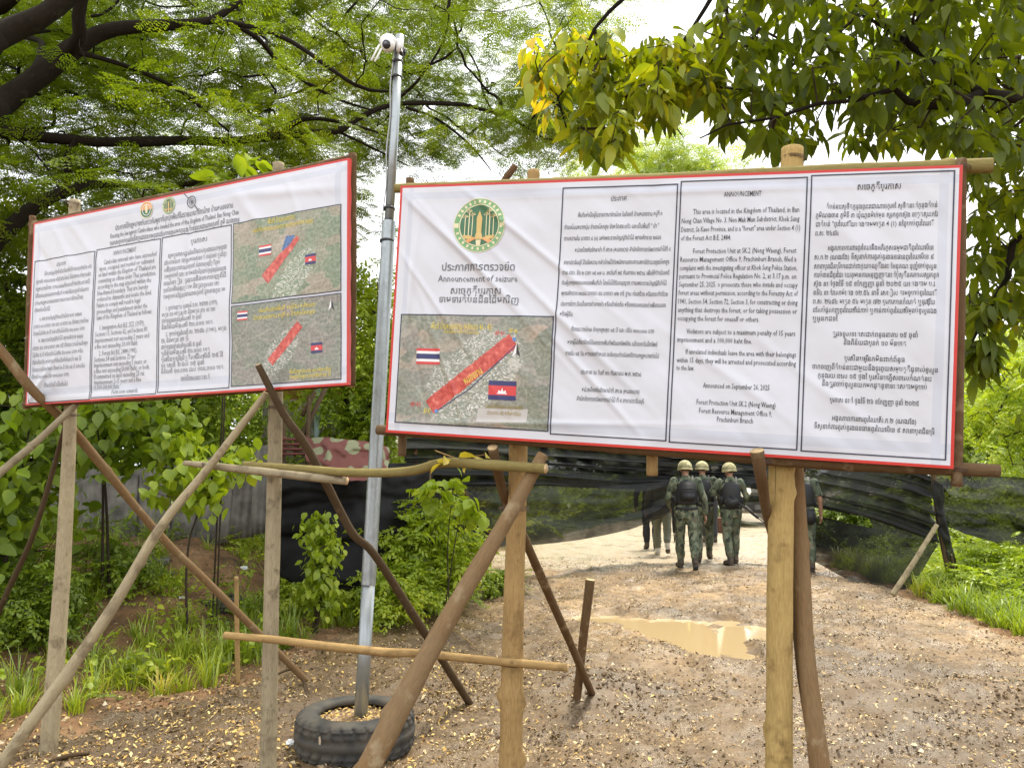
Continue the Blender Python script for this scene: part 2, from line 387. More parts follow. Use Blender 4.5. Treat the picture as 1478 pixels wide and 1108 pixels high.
    for j in range(len(ys) - 1):
        for i in range(nx - 1):
            if pm_[j, i] or pm_[j, i + 1] or pm_[j + 1, i]: Fw.append((j * nx + i, j * nx + i + 1, (j + 1) * nx + i + 1, (j + 1) * nx + i))
    w = mk('puddle_water', Vw, np.array(Fw), m3); tag(w, kind='structure')
build_ground()

# loose cover: fallen leaves, chips, gravel
def quads_on(xy, size, zoff, tilt, aspect=1.8, fold=True):
    """small bent flakes: 2 quads each"""
    n = len(xy); z = H(xy[:, 0], xy[:, 1]) + zoff
    a = rng.uniform(0, 2 * np.pi, n); tl = rng.uniform(-tilt, tilt, (n, 2))
    s = size; w = s / aspect / 2; l = s / 2
    ca, sa = np.cos(a), np.sin(a)
    loc = np.stack([np.stack([-l, 0 * l, s * .0], 1), np.stack([0 * l, -w, s * .12], 1), np.stack([l, 0 * l, 0 * l], 1), np.stack([0 * l, w, s * .12], 1)], 1)
    x = loc[:, :, 0] * ca[:, None] - loc[:, :, 1] * sa[:, None]; y = loc[:, :, 0] * sa[:, None] + loc[:, :, 1] * ca[:, None]
    zz = loc[:, :, 2] + x * tl[:, :1] + y * tl[:, 1:]
    V = np.stack([x + xy[:, :1], y + xy[:, 1:], zz + z[:, None]], 2).reshape(-1, 3)
    return V, np.arange(4 * n).reshape(n, 4)
def island_mat(name, stops, rough=.7, spec=.4):
    m, t, b = new_mat(name); g = N(t, 'NewGeometry'); c = ramp(t, g.outputs['Random Per Island'], stops); t.links.new(c, b.inputs['Base Color'])
    b.inputs['Roughness'].default_value = rough; b.inputs['Specular IOR Level'].default_value = spec; return m
def litter():
    n = 330000; y = 2.6 + rng.random(n) ** 1.25 * 12; x = (rng.random(n) - .5) * (y * 1.7 + 1)
    left = sstep(1.4, -1.2, x) * sstep(9.5, 6.5, y)
    dens = (.18 + .75 * sstep(.35, .62, fbm(x * 2.2, y * 2.2, 3, 41))) * (.62 + .5 * left) * np.where(x < road_l(y) - .9, .35, 1) * np.where(x > road_r(y) + .3, .1, 1)
    dens = np.where(pud(x, y) > .25, 0, dens)
    k = rng.random(n) < dens; xy = np.stack([x[k], y[k]], 1)
    V, Fc = quads_on(xy, .006 + .010 * rng.gamma(1.3, 1.0, len(xy)).clip(0, 4), .004, .8, rng.uniform(1.3, 5.0, len(xy)))
    m = island_mat('shredded leaves and chips', [(0, (.055, .034, .018)), (.3, (.13, .085, .042)), (.5, (.24, .165, .085)), (.68, (.38, .26, .12)), (.85, (.54, .40, .20)), (1, (.68, .56, .36))], .75, .3)
    tag(mk('leaf_chips', V, Fc, m, smooth=False), kind='stuff')
    n = 64000; y = 3.2 + rng.random(n) ** 1.1 * 8.5; x = (rng.random(n) - .5) * (y * 1.7 + 1); left = sstep(.9, -1.4, x) * sstep(8.6, 6.0, y)
    dens = (.05 + .95 * left) * (.25 + .75 * sstep(.4, .6, fbm(x * 1.7, y * 1.7, 3, 43))) * np.where(x < road_l(y) - .5, .4, 1); dens = np.where(pud(x, y) > .2, 0, dens)
    k = rng.random(n) < dens * .8; xy = np.stack([x[k], y[k]], 1)
    V, Fc = quads_on(xy, rng.uniform(.010, .040, len(xy)), .008, .7, rng.uniform(1.5, 3.2, len(xy)))
    m = island_mat('fallen leaves', [(0, (.14, .07, .03)), (.3, (.32, .18, .06)), (.5, (.55, .34, .08)), (.75, (.72, .52, .14)), (1, (.66, .55, .26))])
    tag(mk('fallen_leaves', V, Fc, m, smooth=False), kind='stuff')
    n = 52000; y = 2.6 + rng.random(n) ** 1.2 * 12; x = (rng.random(n) - .5) * (y * 1.7 + 1)
    k = (rng.random(n) < .2 + .8 * sstep(.45, .6, fbm(x * 2, y * 2, 3, 51))) & (x > road_l(y) - .3) & (pud(x, y) < .4); x, y = x[k], y[k]; n = len(x)
    s = rng.uniform(.004, .013, n) * (1 + (rng.random(n) > .96) * 1.3)
    oc = np.array([(1, 0, 0), (0, 1, 0), (-1, 0, 0), (0, -1, 0), (0, 0, .75)], float)
    V = oc[None] * s[:, None, None] * rng.uniform(.6, 1.3, (n, 5, 1)); a = rng.uniform(0, 6.3, n)
    V = np.stack([V[..., 0] * np.cos(a)[:, None] - V[..., 1] * np.sin(a)[:, None] + x[:, None], V[..., 0] * np.sin(a)[:, None] + V[..., 1] * np.cos(a)[:, None] + y[:, None], V[..., 2] + H(x, y)[:, None] - .001], 2).reshape(-1, 3)
    b_ = (np.arange(n) * 5)[:, None]; Fc = np.concatenate([b_ + np.array(q) for q in ((0, 1, 4), (1, 2, 4), (2, 3, 4), (3, 0, 4))])
    m = island_mat('gravel bits', [(0, (.09, .058, .03)), (.5, (.20, .135, .07)), (.85, (.34, .25, .15)), (1, (.5, .42, .30))], .6)
    tag(mk('gravel', V, Fc, m, smooth=False), kind='stuff')
litter()
def clods():
    """lumps of loose soil round the two mounds"""
    m = plain('damp clod', (.20, .135, .08), .9, c2=(.11, .072, .042), scale=30)
    mb = MB(); 
    for (cx, cy, sx, sy, n) in ((.75, 6.25, .45, .45, 260), (4.05, 5.9, .8, .4, 200), (1.6, 7.3, .5, .3, 60), (-.2, 6.6, .8, 1.0, 90)):
        for k in range(n):
            x = cx + rng.normal() * sx * .6; y = cy + rng.normal() * sy * .6; r = rng.uniform(.004, .010) + .012 * rng.random() ** 4
            mb.sph((x, y, Hf(x, y) + r * .2), (r * rng.uniform(.7, 1.4), r, r * rng.uniform(.5, .8)), seg=6, rings=4)
    V = np.concatenate(mb.v); V = V + (rng.random(V.shape) - .5) * .009
    tag(mk('soil_clods', V, mb.f, m, smooth=False), kind='stuff')
clods()

# ------------------------------------------------------------------ poles and logs
def log_geo(pts, radii, sides=16, step=.04, rough=.05, knots=.0, seed=0):
    """pts world points; radii per point; lumpy surface, end caps"""
    path, par = smooth_path(pts, step); k = len(radii)
    rad = np.interp(np.array(par) * (k - 1), np.arange(k), radii)
    r_ = np.random.default_rng(seed)
    V, Fc, UV = tube(path, list(rad), sides, seam=(0, 1, 0.01)); n = len(path)
    ax = np.repeat(np.array([p[:] for p in path]), sides, 0); out = V - ax; ln = np.linalg.norm(out, axis=1, keepdims=True)
    th = np.tile(np.arange(sides) / sides * 2 * np.pi, n); al = UV[:, 0]
    nn = (fbm(al * 7 + seed * 3.1, np.cos(th) * 1.2 + 5, 3, seed) - .5) * 2 + (fbm(al * 2.3 + 40 + seed, np.sin(th) * 1.1 + 9, 2, seed + 5) - .5) * 2.2
    sc = 1 + rough * nn
    L = al.max()
    for q in range(int(L * knots)):
        a0 = r_.uniform(.03, max(L - .03, .04)); t0 = r_.uniform(0, 6.28); h = r_.uniform(.22, .6)
        dt = np.angle(np.exp(1j * (th - t0))); rr = float(np.mean(rad))
        sc = sc + h * np.exp(-((al - a0) / (rr * .55)) ** 2 - (dt / .42) ** 2)
    # gentle bends
    bx = (fbm(al * .9 + seed, 0 * al, 3, seed + 9) - .5) * rough * .35 * np.mean(rad) * 8
    bz = (fbm(al * .9 + seed + 50, 0 * al, 3, seed + 19) - .5) * rough * .35 * np.mean(rad) * 8
    env = np.sin(np.clip(al / max(L, .01), 0, 1) * np.pi) ** .6
    Vn = ax + out * sc[:, None] + np.stack([bx * env, 0 * bx, bz * env], 1)
    m = [0] * len(Fc); Vl = list(map(tuple, Vn)); UVl = list(map(tuple, UV))
    for e, base in ((0, 0), (1, (n - 1) * sides)):
        c = Vn[base:base + sides].mean(0) + (np.array((path[0] - path[1])[:]) if e == 0 else np.array((path[-1] - path[-2])[:])) * .08
        Vl.append(tuple(c)); UVl.append((0, 0)); ci = len(Vl) - 1
        for j in range(sides):
            a, b = base + j, base + (j + 1) % sides
            Fc.append((ci, b, a) if e == 0 else (ci, a, b)); m.append(1)
    return np.array(Vl), Fc, m, np.array(UVl)
_ls = [0]
def log(name, pl, rad, mat, parent=None, rough=.06, knots=2.0, sides=14, world=False, end=None, loc=None):
    """pl: (px, py, distance) triples; rad in metres"""
    _ls[0] += 1
    pts = [Vector(p) if world else P(*p) for p in pl]
    V, Fc, m, UV = log_geo(pts, rad if hasattr(rad, '__len__') else [rad] * 2, sides, .035, rough, knots, _ls[0])
    return mk(name, V, Fc, [M[mat], end or M['endwood']], m, parent, True, UV, loc=loc)
def to_ground(pl, extra=.06):
    """extend the last segment of a pixel polyline down into the ground"""
    a, b = P(*pl[-2]), P(*pl[-1]); d = (b - a).normalized()
    for k in range(400):
        b = b + d * .02
        if b.z < Hf(b.x, b.y) - extra: break
    return [P(*q) for q in pl] + [b]

# ------------------------------------------------------------------ printed announcement boards
def rot3(a, b, c):
    ca, sa = math.cos(a), math.sin(a); Rz = np.array([[ca, -sa, 0], [sa, ca, 0], [0, 0, 1]])
    cb, sb = math.cos(b), math.sin(b); Rx = np.array([[1, 0, 0], [0, cb, -sb], [0, sb, cb]])
    cc, sc = math.cos(c), math.sin(c); Ry = np.array([[cc, 0, sc], [0, 1, 0], [-sc, 0, cc]])
    return Rz @ Rx @ Ry
class Board:
    def __init__(s, o, ang, W_, H_, seed, creases):
        s.o = np.array(o); s.R = rot3(*ang); s.W = W_; s.H = H_; s.seed = seed; s.cr = creases
    def disp(s, u, v):
        if not hasattr(s, 'g'):
            s.gu = np.linspace(.012, s.W - .012, 281); s.gv = np.linspace(.012, s.H - .012, 141); U, Vv = np.meshgrid(s.gu, s.gv); s.g = s.disp0(U, Vv)
        u = np.asarray(u, float); v = np.asarray(v, float)
        fu = np.clip((u - .012) / (s.W - .024) * 280, 0, 279.999); fv = np.clip((v - .012) / (s.H - .024) * 140, 0, 139.999)
        i = fu.astype(int); j = fv.astype(int); a = fu - i; b = fv - j; g = s.g
        return (g[j, i] * (1 - a) + g[j, i + 1] * a) * (1 - b) + (g[j + 1, i] * (1 - a) + g[j + 1, i + 1] * a) * b
    def disp0(s, u, v):
        u = np.asarray(u, float); v = np.asarray(v, float)
        d = (fbm(u * 2.1 + s.seed, v * 2.1, 3, s.seed) - .5) * .03 + (fbm((u + v) * 7, (u - v) * 1.6 + 9, 3, s.seed + 4) - .5) * .010
        for (u0, v0, ang, w, a, L, f) in s.cr:
            dx, dy = u - u0, v - v0; al = dx * math.cos(ang) + dy * math.sin(ang); ac = -dx * math.sin(ang) + dy * math.cos(ang)
            d = d + a * 1.7 * np.exp(-(ac / w) ** 2) * np.exp(-((al) / L) ** 2) * np.where(f, 1, 1)
        e = np.minimum.reduce([u, s.W - u, v, s.H - v])
        return d * sstep(-.01, .09, e)
    def pt(s, u, v, off=0.0):
        u = np.asarray(u, float); v = np.asarray(v, float)
        l = np.stack([u, -(s.disp(u, v) + off), v], -1)      # -y local faces the camera
        return l @ s.R.T + s.o
    def uv(s, px, py):
        o = np.array([0, 0, CZ]); d = np.array(P(px, py, 1.0)) - o; n = s.R[:, 1]
        t = (s.o - o) @ n / (d @ n); q = s.R.T @ (o + d * t - s.o); return q[0], q[2]
    def sheet(s, name, u0, v0, u1, v1, nu, nv, mats, off, parent, mi=None, back=False):
        us = np.linspace(u0, u1, nu + 1) if not hasattr(nu, '__len__') else np.array(nu)
        vs = np.linspace(v0, v1, nv + 1) if not hasattr(nv, '__len__') else np.array(nv)
        U, Vv = np.meshgrid(us, vs); Pt = s.pt(U.ravel(), Vv.ravel(), off); nx = len(us)
        i = (np.arange(nx - 1)[None] + (np.arange(len(vs) - 1) * nx)[:, None]).ravel()
        Fc = np.stack([i, i + 1, i + nx + 1, i + nx], 1)
        if mi: 
            cu = (us[:-1] + us[1:]) / 2; cv = (vs[:-1] + vs[1:]) / 2; CU, CV = np.meshgrid(cu, cv); mi = mi(CU.ravel(), CV.ravel())
        UVm = np.stack([U.ravel(), Vv.ravel()], 1)
        return mk(name, Pt, Fc, mats, mi, parent, True, UVm)
    def strip(s, mb, pts, w, off, m=0):
        """a printed line of width w through uv points"""
        for (a, b) in zip(pts[:-1], pts[1:]):
            a = np.array(a, float); b = np.array(b, float); L = np.linalg.norm(b - a)
            if L < 1e-6: continue
            t = (b - a) / L; nrm = np.array([-t[1], t[0]]) * w / 2; n = max(1, int(L / .008))
            q = []
            for k in range(n + 1):
                c = a + (b - a) * k / n; c = c + t * (w / 2 if k == n else (-w / 2 if k == 0 else 0))
                q += [c - nrm, c + nrm]
            q = np.array(q); mb.add(s.pt(q[:, 0], q[:, 1], off), [(2 * k, 2 * k + 2, 2 * k + 3, 2 * k + 1) for k in range(n)], m)
    def poly(s, mb, pts, off, m=0):
        q = np.array(pts, float)
        if len(q) == 4 and np.ptp(q, axis=0).max() > .02:
            n = int(min(40, np.ptp(q, axis=0).max() / .006)) + 1; g = np.linspace(0, 1, n + 1); A, C = np.meshgrid(g, g); A = A.ravel()[:, None]; C = C.ravel()[:, None]
            w = (q[0] * (1 - A) + q[1] * A) * (1 - C) + (q[3] * (1 - A) + q[2] * A) * C
            mb.add(s.pt(w[:, 0], w[:, 1], off), [(j * (n + 1) + i, j * (n + 1) + i + 1, (j + 1) * (n + 1) + i + 1, (j + 1) * (n + 1) + i) for j in range(n) for i in range(n)], m); return
        mb.add(s.pt(q[:, 0], q[:, 1], off), [list(range(len(q)))], m)
    def disc(s, mb, c, r, off, m=0, n=36, ri=0, a0=0, a1=2 * math.pi, ry=None):
        ry = ry or r; k = r and ri / r
        an = np.linspace(a0, a1, n + 1)
        nr = max(1, int((r - ri) / .007)); q = np.concatenate([np.stack([c[0] + f * r * np.cos(an), c[1] + f * ry * np.sin(an)], 1) for f in np.linspace(k, 1, nr + 1)])
        mb.add(s.pt(q[:, 0], q[:, 1], off), [(i * (n + 1) + j, (i + 1) * (n + 1) + j, (i + 1) * (n + 1) + j + 1, i * (n + 1) + j + 1) for i in range(nr) for j in range(n)], m)
_tc = {}
def text_geo(body, size, res=1):
    cu = bpy.data.curves.new('tmp', 'FONT'); cu.body = body; cu.size = size; cu.resolution_u = res; cu.offset = size * (.008 if size > .0485 else .002)
    o = bpy.data.objects.new('tmp', cu); COL.objects.link(o)
    dg = bpy.context.evaluated_depsgraph_get(); me = bpy.data.meshes.new_from_object(o.evaluated_get(dg))
    V = np.zeros(len(me.vertices) * 3); me.vertices.foreach_get('co', V); V = V.reshape(-1, 3)
    Fc = [list(p.vertices) for p in me.polygons]
    bpy.data.meshes.remove(me); bpy.data.objects.remove(o); bpy.data.curves.remove(cu); return V, Fc
def put_text(B, mb, body, u0, u1, v, size, off=.0024, m=0, ang=0, res=1, bold=0):
    """one printed line fitted between u0 and u1, its letters centred on v"""
    V, Fc = text_geo(body, size, res)
    if len(V) == 0: return
    x0, x1 = V[:, 0].min(), V[:, 0].max(); sx = (u1 - u0) / max(x1 - x0, 1e-6)
    x = (V[:, 0] - x0) * sx; y = V[:, 1] - size * .30
    ca, sa = math.cos(ang), math.sin(ang)
    mb.add(B.pt(u0 + x * ca - y * sa, v + x * sa + y * ca, off), Fc, m)

BR = Board((-.6082, 3.7027, 1.8668), (-.2924, .0531, .0731), 2.434, 1.2, 3,
  [(.25, .95, -.72, .012, .006, .55, 1), (.42, .80, -.78, .014, .005, .6, 1), (.12, .75, -.9, .011, .005, .5, 1), (.62, .95, -.66, .014, .006, .5, 1), (.85, .55, -.74, .016, .006, .45, 1),
   (1.0, .28, -.8, .014, .006, .3, 1), (.3, .3, -1.15, .012, .006, .4, 1), (.15, .3, -1.3, .014, -.005, .4, 1), (1.22, .6, 1.57, .035, -.006, .8, 1), (1.80, .6, 1.57, .045, -.006, .8, 1),
   (2.3, .6, 1.57, .04, .004, .8, 1), (2.05, .9, -.7, .05, .004, .3, 1), (1.55, .35, -.6, .02, .003, .35, 1), (2.0, .25, -.65, .02, .003, .35, 1), (.5, .07, .05, .012, .004, .7, 1), (1.4, 1.13, .0, .014, .003, .8, 1), (.08, .6, 1.5, .014, .004, .5, 1)])
BL = Board((-3.1292, 4.9341, 2.1024), (-.4185, .024, -.007), 2.508, 1.2, 9,
  [(.3, 1.0, -1.0, .03, .006, .3, 1), (.12, .95, -.9, .03, -.006, .3, 1), (.45, 1.05, -.85, .03, .005, .3, 1), (.95, .55, 1.57, .03, .003, .6, 1), (1.35, .6, 1.5, .02, -.006, .7, 1), (2.1, 1.08, -.1, .03, .005, .4, 1), (1.85, 1.0, -.9, .03, .005, .2, 1),
   (.1, .1, .85, .02, .006, .2, 1), (2.2, .9, -1.2, .02, .004, .3, 1), (.6, .03, 0, .015, .004, .5, 1), (1.9, .7, -1.1, .03, -.004, .4, 1)])
def vinyl(name, c, r=.32):
    m, t, b = new_mat(name); b.inputs['Base Color'].default_value = (*c, 1); b.inputs['Roughness'].default_value = r
    tc = N(t, 'TexCoord'); n1 = N(t, 'TexNoise', Scale=3.5, Detail=4.0); t.links.new(tc.outputs['Object'], n1.inputs['Vector'])
    t.links.new(ramp(t, n1.outputs[0], [(.3, tuple(x * .95 for x in c)), (.7, c)]), b.inputs['Base Color'])
    n2 = N(t, 'TexNoise', Scale=11.0, Detail=3.0, Distortion=.6); t.links.new(tc.outputs['Object'], n2.inputs['Vector']); bump(t, b, n2.outputs[0], .25, .006)
    return m
M['vinyl'] = vinyl('white printed vinyl', (.61, .63, .69)); M['vinyl_red'] = vinyl('red vinyl edge', (.55, .03, .02)); M['vinyl_hem'] = vinyl('pale blue grey hem', (.54, .57, .65))
M['ink'] = plain('black ink', (.025, .026, .03), .4); M['ink_soft'] = plain('grey ink', (.11, .115, .13), .45); M['ink_line'] = plain('dark line ink', (.03, .035, .06), .4)
M['ink_yellow'] = plain('yellow ink', (.72, .58, .08), .4); M['ink_gold'] = plain('gold ink', (.62, .45, .16), .4)
M['ink_red'] = plain('flag red', (.62, .06, .06), .4); M['ink_navy'] = plain('flag navy', (.035, .04, .14), .4); M['ink_white'] = plain('white ink', (.78, .79, .8), .4)
M['seal_green'] = plain('seal green', (.16, .36, .15), .4, c2=(.24, .42, .22), scale=30); M['seal_dark'] = plain('seal dark green', (.05, .16, .08), .4); M['seal_cream'] = plain('seal cream', (.72, .66, .42), .4)
M['ink_blue'] = plain('map blue', (.12, .25, .55), .4); M['ink_orange'] = plain('seal orange', (.70, .33, .12), .4)
M['nail'] = plain('steel nail head', (.45, .44, .42), .35, 1)
def map_mat(name, greens, browns, pale, town, tc_u, tc_v, tw, ang):
    """printed aerial picture: fields, a village of little pale roofs"""
    m, t, b = new_mat(name); tc = N(t, 'TexCoord'); uv = tc.outputs['UV']
    v1 = N(t, 'TexVoronoi', Scale=9.0, Randomness=1.0); mp = N(t, 'Mapping'); mp.inputs['Rotation'].default_value = (0, 0, .6); mp.inputs['Scale'].default_value = (1, 1.8, 1)
    nd = N(t, 'TexNoise', Scale=6.0, Detail=4.0); t.links.new(uv, nd.inputs['Vector']); wa = N(t, 'VectorMath', operation='MULTIPLY_ADD'); t.links.new(nd.outputs['Color'], wa.inputs[0]); wa.inputs[1].default_value = (.11, .11, 0); t.links.new(uv, wa.inputs[2])
    t.links.new(wa.outputs[0], mp.inputs[0]); t.links.new(mp.outputs[0], v1.inputs['Vector'])
    sx = N(t, 'SeparateColor'); t.links.new(v1.outputs['Color'], sx.inputs[0])
    c = ramp(t, sx.outputs[0], [(0, greens[0]), (.3, greens[1]), (.5, browns[0]), (.75, browns[1]), (1, pale)])
    n1 = N(t, 'TexNoise', Scale=5.0, Detail=5.0); t.links.new(uv, n1.inputs['Vector'])
    c = mixc(t, ramp(t, n1.outputs[0], [(.4, (0, 0, 0)), (.62, (.75,) * 3)]), c, greens[1])
    n3 = N(t, 'TexNoise', Scale=60.0, Detail=4.0); t.links.new(uv, n3.inputs['Vector']); c = mixc(t, .35, c, ramp(t, n3.outputs[0], [(.35, (.1, .12, .08)), (.7, (.5, .5, .42))]))
    v2 = N(t, 'TexVoronoi', Scale=7.0, feature='DISTANCE_TO_EDGE'); t.links.new(mp.outputs[0], v2.inputs['Vector'])
    c = mixc(t, ramp(t, v2.outputs[0], [(0, (.35,) * 3), (.008, (.35,) * 3), (.022, (0, 0, 0))]), c, (.5, .47, .38))
    # village
    v3 = N(t, 'TexVoronoi', Scale=75.0, distance='CHEBYCHEV'); t.links.new(mp.outputs[0], v3.inputs['Vector'])
    v4 = N(t, 'TexVoronoi', Scale=22.0, feature='DISTANCE_TO_EDGE'); t.links.new(mp.outputs[0], v4.inputs['Vector'])
    town_c = mixc(t, ramp(t, v3.outputs['Distance'], [(.25, (1, 1, 1)), (.42, (0, 0, 0))]), greens[1], ramp(t, v3.outputs['Color'], [(.2, (.30, .34, .26)), (.5, (.55, .55, .5)), (.8, (.8, .8, .78)), (1, (.55, .28, .22))]))
    town_c = mixc(t, ramp(t, v4.outputs[0], [(0, (.7,) * 3), (.02, (.7,) * 3), (.05, (0, 0, 0))]), town_c, (.56, .54, .48))
    mp2 = N(t, 'Mapping', vector_type='TEXTURE'); mp2.inputs['Location'].default_value = (tc_u, tc_v, 0); mp2.inputs['Rotation'].default_value = (0, 0, ang); mp2.inputs['Scale'].default_value = (tw[0], tw[1], 1)
    t.links.new(uv, mp2.inputs[0]); ln = N(t, 'VectorMath', operation='LENGTH'); t.links.new(mp2.outputs[0], ln.inputs[0])
    ad = N(t, 'Math', operation='MULTIPLY_ADD'); t.links.new(n1.outputs[0], ad.inputs[0]); ad.inputs[1].default_value = .7; t.links.new(ln.outputs['Value'], ad.inputs[2])
    c = mixc(t, ramp(t, ad.outputs[0], [(1.15, (1, 1, 1)), (1.35, (0, 0, 0))] if False else [(.0, (.9,) * 3), (.95, (.9,) * 3), (1.0, (0, 0, 0))]), c, town_c) if town else c
    t.links.new(c, b.inputs['Base Color']); b.inputs['Roughness'].default_value = .32; return m
def thai_flag(B, root, u, v, w, h, off=.0032, ang=0):
    mb = MB()
    for k, (a, b, m) in enumerate(((0, 1 / 6, 0), (1 / 6, 2 / 6, 1), (2 / 6, 4 / 6, 2), (4 / 6, 5 / 6, 1), (5 / 6, 1, 0))):
        B.poly(mb, [(u, v + h * a), (u + w, v + h * a), (u + w, v + h * b), (u, v + h * b)], off, m)
    mb.build('flag_print', [M['ink_red'], M['ink_white'], M['ink_navy']], root, smooth=False)
def khmer_flag(B, root, u, v, w, h, off=.0032):
    mb = MB()
    for (a, b, m) in ((0, .25, 1), (.25, .75, 0), (.75, 1, 1)): B.poly(mb, [(u, v + h * a), (u + w, v + h * a), (u + w, v + h * b), (u, v + h * b)], off, m)
    c = u + w / 2; s = h * .05; y = v + h * .32
    B.poly(mb, [(c - w * .18, y), (c + w * .18, y), (c + w * .18, y + s), (c - w * .18, y + s)], off + .0008, 2)
    B.poly(mb, [(c - w * .14, y + s), (c + w * .14, y + s), (c + w * .14, y + 3 * s), (c - w * .14, y + 3 * s)], off + .0008, 2)
    for q, hh in ((-.11, .2), (0, .34), (.11, .2)): B.poly(mb, [(c + w * (q - .035), y + 3 * s), (c + w * (q + .035), y + 3 * s), (c + w * q, y + h * hh)], off + .0008, 2)
    mb.build('flag_print', [M['ink_red'], M['ink_navy'], M['ink_white']], root, smooth=False)
def frame_lines(B, root, rects, w, mat):
    mb = MB()
    for (a, b, c, d) in rects:
        B.strip(mb, [(a, b), (c, b)], w, .0022); B.strip(mb, [(c, b + w), (c, d - w)], w, .0022); B.strip(mb, [(a, d), (c, d)], w, .0022); B.strip(mb, [(a, b + w), (a, d - w)], w, .0022)
    mb.build('column_frame', M[mat], root, smooth=False)
def banner_sheet(B, root, hem=None):
    e = .012; us = np.concatenate([[0, e * .5], np.linspace(e, B.W - e, 281), [B.W - e * .5, B.W]]); vs = np.concatenate([[0, e * .5], np.linspace(e, B.H - e, 141), [B.H - e * .5, B.H]])
    def mi(u, v):
        red = (u < e) | (u > B.W - e) | (v < e) | (v > B.H - e)
        hm = ((v > .055) & (v < .10)) | ((u > B.W - .085) & (u < B.W - .045)) | ((u > .045) & (u < .075)) | ((v > B.H - .07) & (v < B.H - .04))
        return np.where(red, 1, np.where(hm, 2, 0))
    o = B.sheet('banner', 0, 0, B.W, B.H, us, vs, [M['vinyl'], M['vinyl_red'], M['vinyl_hem']], 0, root, mi)
    # folded back edge of the vinyl and backing
    mb = MB()
    for (a, b) in (((0, 0), (B.W, 0)), ((B.W, 0), (B.W, B.H)), ((B.W, B.H), (0, B.H)), ((0, B.H), (0, 0))):
        n = 40; q = np.array([np.array(a) + (np.array(b) - np.array(a)) * k / n for k in range(n + 1)])
        A = B.pt(q[:, 0], q[:, 1], .0); C = B.pt(q[:, 0], q[:, 1], -.02 - 0.003 * np.sin(np.arange(n + 1)))
        mb.add(np.concatenate([A, C]), [(k, k + 1, n + 2 + k, n + 1 + k) for k in range(n)])
    mb.build('folded_edge', M['vinyl_red'], root)
    return o
def nails(B, root, uvs):
    mb0 = MB(); mb0.sph((0, 0, 0), (.006, .003, .006), seg=8, rings=5); me = None
    for (u, v) in uvs:
        p = B.pt(u, v, .002)
        if me is None:
            o = mb0.build('nail', M['nail'], root); me = o.data
        else:
            o = bpy.data.objects.new('nail', me); COL.objects.link(o); o.parent = root
        o.location = Vector(p) - Vector(OFF[root.name])

# ---- right board
rb = P(1128, 660, 3.3); rootR = thing('announcement_board', 'large seizure announcement board on the right, round green seal and one map, red edge', 'signboard', (1.1, 3.3, Hf(1.1, 3.3)), 'printed announcement boards on log frames')
banner_sheet(BR, rootR)
frame_lines(BR, rootR, [(.815, .041, 1.328, 1.160), (1.343, .037, 1.858, 1.171), (1.875, .034, 2.405, 1.177)], .0052, 'ink_line')
def lines_px(B, name, L, mats, root, fm=0):
    mb = MB()
    for (s, x0, x1, y, size) in L:
        u0, v = B.uv(x0, y); u1, _ = B.uv(x1, y); put_text(B, mb, s, u0, u1, v, size, m=0)
    o = mb.build(name, mats, root, smooth=False); tag(o, kind='stuff'); return o
TH = [('ประกาศ', 881.8, 904.3, 286.8, .033),
 ('พื้นที่แห่งนี้อยู่ในราชอาณาจักรไทย ในท้องที่ บ้านหนองจาน หมู่ที่ ๓', 834.6, 955.8, 311, .028), ('ตำบลโนนหมากมุ่น อำเภอโคกสูง จังหวัดสระแก้ว และเป็นพื้นที่ " ป่า "', 815, 951, 328.5, .028),
 ('ตามความใน มาตรา ๔ (๑) แห่งพระราชบัญญัติป่าไม้ พุทธศักราช ๒๔๘๔', 814, 954, 344.5, .028), ('หน่วยป้องกันรักษาป่า ที่ สก.๒ (หนองแวง) สำนักจัดการทรัพยากรป่าไม้ที่ ๙', 830, 968, 361, .028),
 ('สาขาปราจีนบุรี ได้แจ้งความ กล่าวโทษไว้ต่อพนักงานสอบสวนสถานีตำรวจภูธรโคกสูง', 814, 966, 379, .028), ('ตาม ปจว. ข้อ ๒ เวลา ๑๕.๑๗ น. ลงวันที่ ๒๕ กันยายน ๒๕๖๘ เพื่อให้ดำเนินคดี', 812, 966, 394, .028),
 ('กับผู้บุกรุกครอบครองพื้นที่ป่า โดยไม่ได้รับอนุญาต ตามพระราชบัญญัติป่าไม้', 811, 962, 408.4, .028), ('พุทธศักราช ๒๔๘๔ มาตรา ๕๔ มาตรา ๗๒ ตรี ฐาน ก่อสร้าง หรือกระทำด้วย', 810.5, 964, 423.5, .028),
 ('ประการใดๆ อันเป็นการทำลายป่า หรือเข้ายึดถือ หรือครอบครองป่าเพื่อตนเอง', 810, 961, 439, .028), ('หรือผู้อื่น', 809.6, 827, 453.7, .028),
 ('ต้องระวางโทษ จำคุกสูงสุด ๑๕ ปี และ ปรับ ๑๐๐,๐๐๐ บาท', 826, 944, 475.5, .028), ('หากผู้ไม่เกี่ยวข้องได้ออกจากพื้นที่พร้อมทรัพย์สิน แล้วจากวันนี้ทรัพย์', 820, 949, 494, .028),
 ('ภายใน ๑๕ วัน หากเลยกำหนด จะจับกุมดำเนินคดีตามกฎหมายต่อไป', 817, 951, 510, .028), ('ประกาศ ณ วันที่ ๒๖ กันยายน พ.ศ. ๒๕๖๘', 839, 925.5, 537, .028),
 ('หน่วยป้องกันรักษาป่าที่ สก.๒ (หนองแวง)', 840.5, 923, 562, .028), ('สำนักจัดการทรัพยากรป่าไม้ ที่ ๙ สาขาปราจีนบุรี', 832.7, 929.5, 575, .028)]
